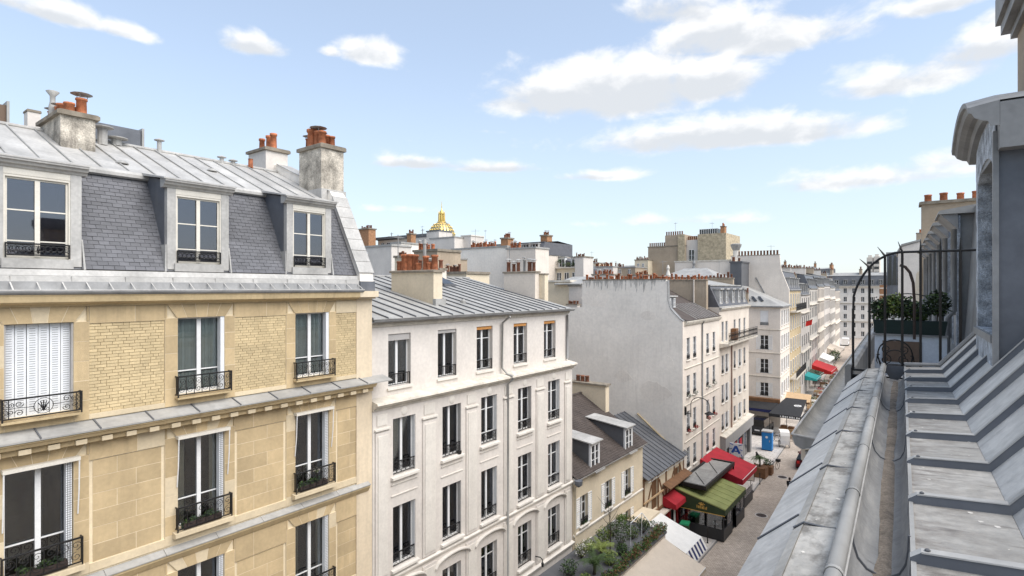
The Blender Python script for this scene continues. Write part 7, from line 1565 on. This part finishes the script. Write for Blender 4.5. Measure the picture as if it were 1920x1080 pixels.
MB().tube([(.1, 0, .4), (.8, 0, .5), (1.1, 0, .85), (1.25, 0, .36)], .022, 5).tube([(1.1, 0, .85), (1.05, 0, 1.1)], .018, 5).tube([(.95, -.3, 1.1), (1.08, 0, 1.1), (.95, .3, 1.1)], .015, 5).tube([(.6, 0, .46), (.55, 0, .9)], .018, 5).obj('cycle_frame', 'white_paint', o)
MB().box(.42, .68, -.09, .09, .9, .96).obj('saddle', 'rubber', o)
# dark red car
o = thing('dark_red_car', 'dark red hatchback parked at the kerb, half hidden by our roof', 'car', (-9.9, 61.2, .0), R(92))
m = MB(); sec = [(-2.05, .35, .62, .72), (-2.0, .25, .9, .80), (-1.2, .22, .98, .85), (-.6, .22, 1.0, .86), (.8, .22, 1.0, .86), (1.5, .24, .98, .84), (2.0, .3, .85, .78), (2.08, .4, .65, .7)]
for (xa, za, zA, wa), (xb, zb_, zB, wb) in zip(sec, sec[1:]):
    m.hexa([(xa, -wa, za), (xb, -wb, zb_), (xb, wb, zb_), (xa, wa, za), (xa, -wa * .96, zA), (xb, -wb * .96, zB), (xb, wb * .96, zB), (xa, wa * .96, zA)])
m.obj('body', 'car_red', o)
MB().hexa([(-1.9, -.80, .97), (.95, -.80, .99), (.95, .80, .99), (-1.9, .80, .97), (-1.5, -.62, 1.44), (.25, -.62, 1.46), (.25, .62, 1.46), (-1.5, .62, 1.44)]).obj('greenhouse', 'glass_dark', o)
MB().hexa([(-1.52, -.64, 1.43), (.27, -.64, 1.45), (.27, .64, 1.45), (-1.52, .64, 1.43), (-1.45, -.58, 1.5), (.2, -.58, 1.51), (.2, .58, 1.51), (-1.45, .58, 1.5)]).obj('roof', 'car_red', o)
for x in (-1.3, 1.3):
    for y in (-.8, .8):
        w = MB().lathe([(.18, -.1), (.31, -.09), (.32, 0), (.31, .09), (.18, .1)], n=18).obj('wheel', 'rubber', o, (x, y, .32), False, (R(90), 0, 0)); MB().lathe([(.0, -.104), (.18, -.102), (.18, .102), (0, .104)], n=12).obj('rim', 'steel', w)
for y in (-.6, .6): MB().box(1.98, 2.1, y - .16, y + .16, .62, .78).obj('headlight', 'white_paint', o); MB().box(-2.09, -2.0, y - .12, y + .12, .62, .85).obj('tail_light', 'bright_red', o)
MB().box(-2.1, -2.06, -.26, .26, .5, .62).obj('number_plate', 'white_paint', o)
for y in (-.92, .92): MB().box(.55, .72, y - .08, y + .08, .95, 1.08).obj('door_mirror', 'car_red', o)
# pedestrian in black, seen from above
def skin(name, pts, edges, parent, mat, loc=(0, 0, 0), sub=1):
    me = bpy.data.meshes.new(name); me.from_pydata([p[:3] for p in pts], edges, []); o = link(name, me, parent, loc)
    md = o.modifiers.new('skin', 'SKIN'); md.use_smooth_shade = True
    for i, p in enumerate(pts): me.skin_vertices[0].data[i].radius = (p[3], p[3] if len(p) < 5 else p[4]); me.skin_vertices[0].data[i].use_root = (i == 0)
    s = o.modifiers.new('sub', 'SUBSURF'); s.levels = sub; s.render_levels = sub
    dg = bpy.context.evaluated_depsgraph_get(); dg.update(); m2 = bpy.data.meshes.new_from_object(o.evaluated_get(dg)); o.modifiers.clear(); o.data = m2; m2.materials.clear(); m2.materials.append(MT[mat]); return o
def person(label, loc, rz, coat='clothes_black', legs='clothes_black'):
    o = thing('person', label, 'person', loc, rz)
    P = [(0, 0, .95, .15, .12), (0, .01, 1.15, .15, .11), (0, .02, 1.36, .18, .11), (0, .02, 1.47, .06), (0, .03, 1.54, .055),
         (-.19, .02, 1.40, .06), (-.24, .04, 1.14, .048), (-.22, -.08, .90, .04), (.19, .02, 1.40, .06), (.24, -.02, 1.14, .048), (.23, -.14, .92, .04),
         (-.09, 0, .88, .10), (-.10, -.08, .50, .068), (-.10, .05, .09, .05), (-.10, -.10, .05, .045), (.09, 0, .88, .10), (.10, .06, .50, .068), (.10, .25, .12, .05), (.10, .12, .05, .045)]
    Ed = [(0, 1), (1, 2), (2, 3), (3, 4), (2, 5), (5, 6), (6, 7), (2, 8), (8, 9), (9, 10), (0, 11), (11, 12), (12, 13), (13, 14), (0, 15), (15, 16), (16, 17), (17, 18)]
    skin('clothed_body', P, Ed, o, coat, sub=2)
    hd = MB().lathe([(.0, -.12), (.055, -.11), (.075, -.05), (.082, .02), (.08, .07), (.055, .11), (0, .125)], n=14).obj('head', 'skin', o, (0, .0, 1.65), True); hd.scale = (.95, 1.12, 1)
    MB().lathe([(.0, -.02), (.012, -.01), (0, .02)], n=6).obj('nose', 'skin', hd, (0, -.085, -.005))
    for sx_ in (-1, 1): MB().lathe([(.0, -.03), (.014, 0), (0, .03)], n=6).obj('ear', 'skin', hd, (sx_ * .08, .01, 0)); MB().lathe([(.0, -.01), (.01, 0), (0, .01)], n=6).obj('eye', 'rubber', hd, (sx_ * .03, -.07, .02))
    MB().box(-.022, .022, -.078, -.07, -.055, -.048).obj('mouth', 'red_paint', hd)
    MB().lathe([(.078, -.06), (.09, .0), (.088, .07), (.06, .125), (0, .14)], n=14, cap=False).obj('hair', 'hair', hd, (0, .018, 0), True)
    for sx_ in (-1, 1):
        hx, hy, hz_ = (-.22, -.09, .87) if sx_ < 0 else (.23, -.15, .89)
        m = MB(); m.hexa([(hx - .018, hy - .04, hz_ - .10), (hx + .018, hy - .04, hz_ - .10), (hx + .018, hy + .035, hz_ - .10), (hx - .018, hy + .035, hz_ - .10), (hx - .016, hy - .03, hz_), (hx + .016, hy - .03, hz_), (hx + .016, hy + .03, hz_), (hx - .016, hy + .03, hz_)])
        for k in range(4): y = hy - .032 + k * .021; l_ = (.065, .075, .07, .055)[k]; m.tube([(hx, y, hz_ - .095), (hx - sx_ * .006, y, hz_ - .095 - l_ * .55), (hx - sx_ * .022, y, hz_ - .095 - l_)], .0085, 5)
        m.tube([(hx, hy - .03, hz_ - .03), (hx - sx_ * .01, hy - .062, hz_ - .07), (hx - sx_ * .012, hy - .065, hz_ - .10)], .009, 5); m.obj('hand', 'skin', o)
    return o
person('person in black clothes walking along the cobbled street', (-9.55, 50.6, 0), R(160))
# black dog sitting by the shop
o = thing('black_dog', 'black dog sitting on the pavement by the grey shop', 'dog', (-14.3, 60.3, .045), R(-30))
skin('dog_body', [(0, 0, .25, .17), (0, -.12, .42, .15), (0, -.2, .58, .1), (0, -.26, .70, .095), (0, -.37, .69, .055), (-.09, -.24, .3, .045), (-.09, -.26, .03, .035), (.09, -.24, .3, .045), (.09, -.26, .03, .035), (-.14, .02, .16, .085), (-.15, -.12, .04, .035), (.14, .02, .16, .085), (.15, -.12, .04, .035), (0, .18, .08, .04), (.06, .36, .04, .02)],
     [(0, 1), (1, 2), (2, 3), (3, 4), (1, 5), (5, 6), (1, 7), (7, 8), (0, 9), (9, 10), (0, 11), (11, 12), (0, 13), (13, 14)], o, 'clothes_black', sub=2)
for sx_ in (-1, 1): MB().hexa([(sx_ * .05, -.22, .74), (sx_ * .09, -.22, .72), (sx_ * .09, -.26, .72), (sx_ * .05, -.26, .74), (sx_ * .07, -.22, .82), (sx_ * .08, -.22, .82), (sx_ * .08, -.25, .82), (sx_ * .07, -.25, .82)]).obj('ear', 'clothes_black', o)
# black market canopy with its wooden counter
K2 = thing('black_market_canopy', 'big black canvas market canopy with white print at the street corner', 'canopy', (0, 0, 0))
m = MB(); ax0, ax1, ay0, ay1 = -15.6, -12.2, 70.6, 77.6; rx = -13.9
slab(m, (ax0, ay0, 2.7), (ax1, ay0, 2.7), (ax1 - .5, ay1, 3.5), (ax0 + .5, ay1, 3.5), .02); m.obj('canvas', 'black_canvas', K2)
MB().box(ax0, ax1, ay0 - .02, ay0, 2.35, 2.69).box(ax1, ax1 + .02, ay0, ay1, 2.4, 2.68).obj('valance', 'black_canvas', K2)
for k in range(9): MB().box(-14.35 + k * .24, -14.35 + k * .24 + (.17 if k % 3 else .1), ay0 - .04, ay0 - .022, 2.42, 2.62 if k % 2 else 2.6).obj('letter_mark', 'white_paint', K2)
MB().lathe([(.30, 0), (.42, 0)], n=18, cap=False).obj('printed_ring', 'white_paint', K2, (-13.2, 74.6, 3.19), False, (R(6.5), 0, 0))
for k in range(4): MB().box(-.36, .36, -.03, .03, 0, .01).obj('printed_bar', 'white_paint', K2, (-13.2, 74.6, 3.19), False, (R(6.5), 0, R(45 * k)))
for x, y, z in ((ax0 + .1, ay0 + .1, 2.68), (ax1 - .1, ay0 + .1, 2.68), (ax1 - .55, ay1 - .1, 3.45), (ax0 + .6, ay1 - .1, 3.45)): MB().tube([(x, y, .04), (x, y, z)], .035, 6).obj('post', 'iron', K2)
o = thing('wooden_stall_counter', 'orange-brown wooden stall counter under the black market canopy', 'counter', (-13.4, 71.3, .045), 0)
MB().box(-1.05, 1.05, -.4, .4, 0, .95).obj('front', 'wood_orange', o); MB().box(-1.15, 1.15, -.5, .5, .95, 1.02).obj('top', 'wood_tan', o)
for k in range(8): MB().box(-1.05 + .262 * k, -.80 + .262 * k, -.43, -.405, .04, .93).obj('plank', 'wood_orange' if k % 2 else 'wood_tan', o)
MB().box(-1.0, -.35, -.35, .3, 1.02, 1.3).box(-.2, .4, -.3, .3, 1.02, 1.25).obj('goods_crate', 'wood_brown', o)
awn2 = thing('navy_corner_awning', 'long black-navy shop awning on the side of the shuttered corner building', 'awning', (0, 0, 0)); m = MB(); slab(m, (-21.0, 73.0, 2.6), (-15.5, 73.0, 2.6), (-15.5, 75.4, 3.15), (-21.0, 75.4, 3.15), .03); m.obj('canvas', 'black_canvas', awn2); MB().box(-21, -15.5, 72.98, 73.0, 2.25, 2.57).obj('valance', 'navy', awn2)
o = thing('dark_parked_van', 'dark parked van in the shade under the black canopies', 'van', (-16.6, 71.6, 0), R(88))
MB().hexa([(-1.9, -.85, .35), (2.2, -.85, .35), (2.2, .85, .35), (-1.9, .85, .35), (-1.85, -.82, 1.1), (2.15, -.82, 1.0), (2.15, .82, 1.0), (-1.85, .82, 1.1)]).obj('body', 'dark_shop', o); MB().hexa([(-1.85, -.8, 1.1), (1.3, -.8, 1.05), (1.3, .8, 1.05), (-1.85, .8, 1.1), (-1.75, -.7, 1.9), (.7, -.7, 1.88), (.7, .7, 1.88), (-1.75, .7, 1.9)]).obj('cabin', 'glass_dark', o)
MB().box(-1.93, -1.9, -.28, .28, .62, .76).obj('number_plate', 'white_paint', o)
for x in (-1.2, 1.4):
    for y in (-.82, .82): MB().lathe([(.2, -.1), (.33, -.09), (.33, .09), (.2, .1)], n=14).obj('wheel', 'rubber', o, (x, y, .33), False, (R(90), 0, 0))
o = thing('tan_roof_stall', 'market stall with a tan sloping board roof behind the black canopy', 'stall', (0, 0, 0)); m = MB(); slab(m, (-16.0, 79.0, 3.0), (-12.6, 79.0, 2.9), (-12.8, 81.6, 3.5), (-16.2, 81.6, 3.6), .08); m.obj('roof', 'wood_tan', o)
for x, y in ((-15.9, 79.1), (-12.7, 79.1), (-12.9, 81.5), (-16.1, 81.5)): MB().box(x - .06, x + .06, y - .06, y + .06, .04, 3.0).obj('post', 'wood_tan', o)
MB().box(-16.1, -12.6, 78.95, 79.03, 2.72, 2.9).obj('fascia', 'wood_brown', o)
o = thing('red_hoarding', 'small bright red panel beside the tan-roofed stall', 'panel', (-16.9, 83.6, .04)); MB().box(-.6, .6, -.05, .05, .3, 2.6).obj('board', 'bright_red', o); MB().box(-.55, -.45, -.04, .04, 0, .3).box(.45, .55, -.04, .04, 0, .3).obj('feet', 'iron', o)
# far stalls
awning('far_red_awning', 'bright red market awning far down the street', -18.0, -14.6, 113.0, 120.5, 3.7, 2.6, 'bright_red', .5)
awning('teal_awning', 'teal market awning nearer than the far red one', -17.4, -15.2, 101.5, 106.0, 3.3, 2.7, 'teal_canvas', .3)
awning('far_beige_awning', 'pale beige shop awning farther than the red market awning', -20.6, -17.4, 146, 156, 4.0, 2.8, 'beige_canvas', .4)
awning('far_cream_awning', 'cream shop awning under the pale houses', -19.6, -17.0, 128, 136, 3.8, 2.8, 'white_canvas', .4)
awning('small_green_awning', 'small dark green awning between the teal and red awnings', -18.0, -15.6, 107.5, 111.5, 3.2, 2.6, 'dark_green', .3)
rn = random.Random(8)
for k in range(10):
    y = 88 + k * 4.6; x = at_street(y) + rn.uniform(2.0, 4.0)
    o = thing('market_stall', ('small street stall, the one nearest the tan-roofed stall', 'street stall before the teal awning, with pale crates', 'street stall with green goods before the teal awning', 'street stall right beside the teal awning', 'street stall with brown crates after the teal awning', 'street stall next to the far red awning', 'street stall just past the far red awning', 'street stall under the cream awning', 'street stall past the cream awning', 'farthest street stall, near the end of the street')[k], 'stall', (x, y, .04), R(rn.uniform(-8, 8)), 'stalls down the far street')
    MB().box(-.7, .7, -1.0, 1.0, .6, .7).obj('table', 'wood_tan', o)
    for sx_ in (-.6, .6):
        for sy_ in (-.9, .9): MB().box(sx_ - .04, sx_ + .04, sy_ - .04, sy_ + .04, 0, .6).obj('leg', 'wood_brown', o)
    for j in range(3): MB().box(-.6, .5, -.9 + j * .62, -.34 + j * .62, .7, .95).obj('crate', rn.choice(('wood_tan', 'wood_brown', 'white_paint')), o)
    leafball(.5, 120, .1, 900 + k, .5).obj('goods', [rn.choice(('leaf', 'leaf_light', 'leaf_dark', 'flower_red')), 'flower_white'], o, (0, 0, 1.15))
bush('pavement_tree', 'small leafy street tree between the far awnings', (-16.6, 109, .04), 1.0, 420, .14, ['leaf', 'leaf_dark'], 51, 1.3, 1.0, 'tree')
bush('pavement_tree', 'dark leafy street tree beyond the cream awning', (-17.5, 140, .04), 1.4, 420, .18, ['leaf_dark', 'leaf'], 52, 1.6, 1.0, 'tree')
o = thing('red_flag', 'small red flag on an angled pole on the white house', 'flag', (at_street(98), 98, h(5.6)), ang); MB().tube([(0, 0, 0), (0, -1.5, .7)], .03, 5).obj('pole', 'iron', o); MB().hexa([(-.02, -1.4, -.2), (.02, -1.4, -.2), (.02, -.5, -.5), (-.02, -.5, -.5), (-.02, -1.5, .65), (.02, -1.5, .65), (.02, -.6, .25), (-.02, -.6, .25)]).obj('cloth', 'bright_red', o)
o = thing('parked_white_van', 'white van far down at the end of the street', 'van', (-21.6, 196, 0), R(93)); MB().hexa([(-2.4, -.9, .35), (2.4, -.9, .35), (2.4, .9, .35), (-2.4, .9, .35), (-2.4, -.88, 2.3), (1.4, -.88, 2.3), (1.4, .88, 2.3), (-2.4, .88, 2.3)]).obj('body', 'white_paint', o); MB().box(-1.0, 1.0, -.93, -.91, 1.3, 1.9).obj('pane', 'glass_dark', o)
for x in (-1.5, 1.5): MB().lathe([(.2, -.95), (.34, -.93), (.34, .93), (.2, .95)], n=12).obj('wheel', 'rubber', o, (x, 0, .34), False, (R(90), 0, 0))

for k, (x, y, lb) in enumerate(((-10.6, 45.6, 'round iron manhole cover in the cobbles near the olive terrace'), (-11.2, 56.0, 'round iron manhole cover in the cobbles near the palm planter'))):
    o = thing('manhole_cover', lb, 'manhole cover', (x, y, .001)); MB().lathe([(0, .006), (.36, .006), (.38, .002)], n=18, cap=False).obj('lid', 'iron_rust', o); MB().lathe([(.38, .004), (.46, .004)], n=18, cap=False).obj('ring', 'kerb', o)
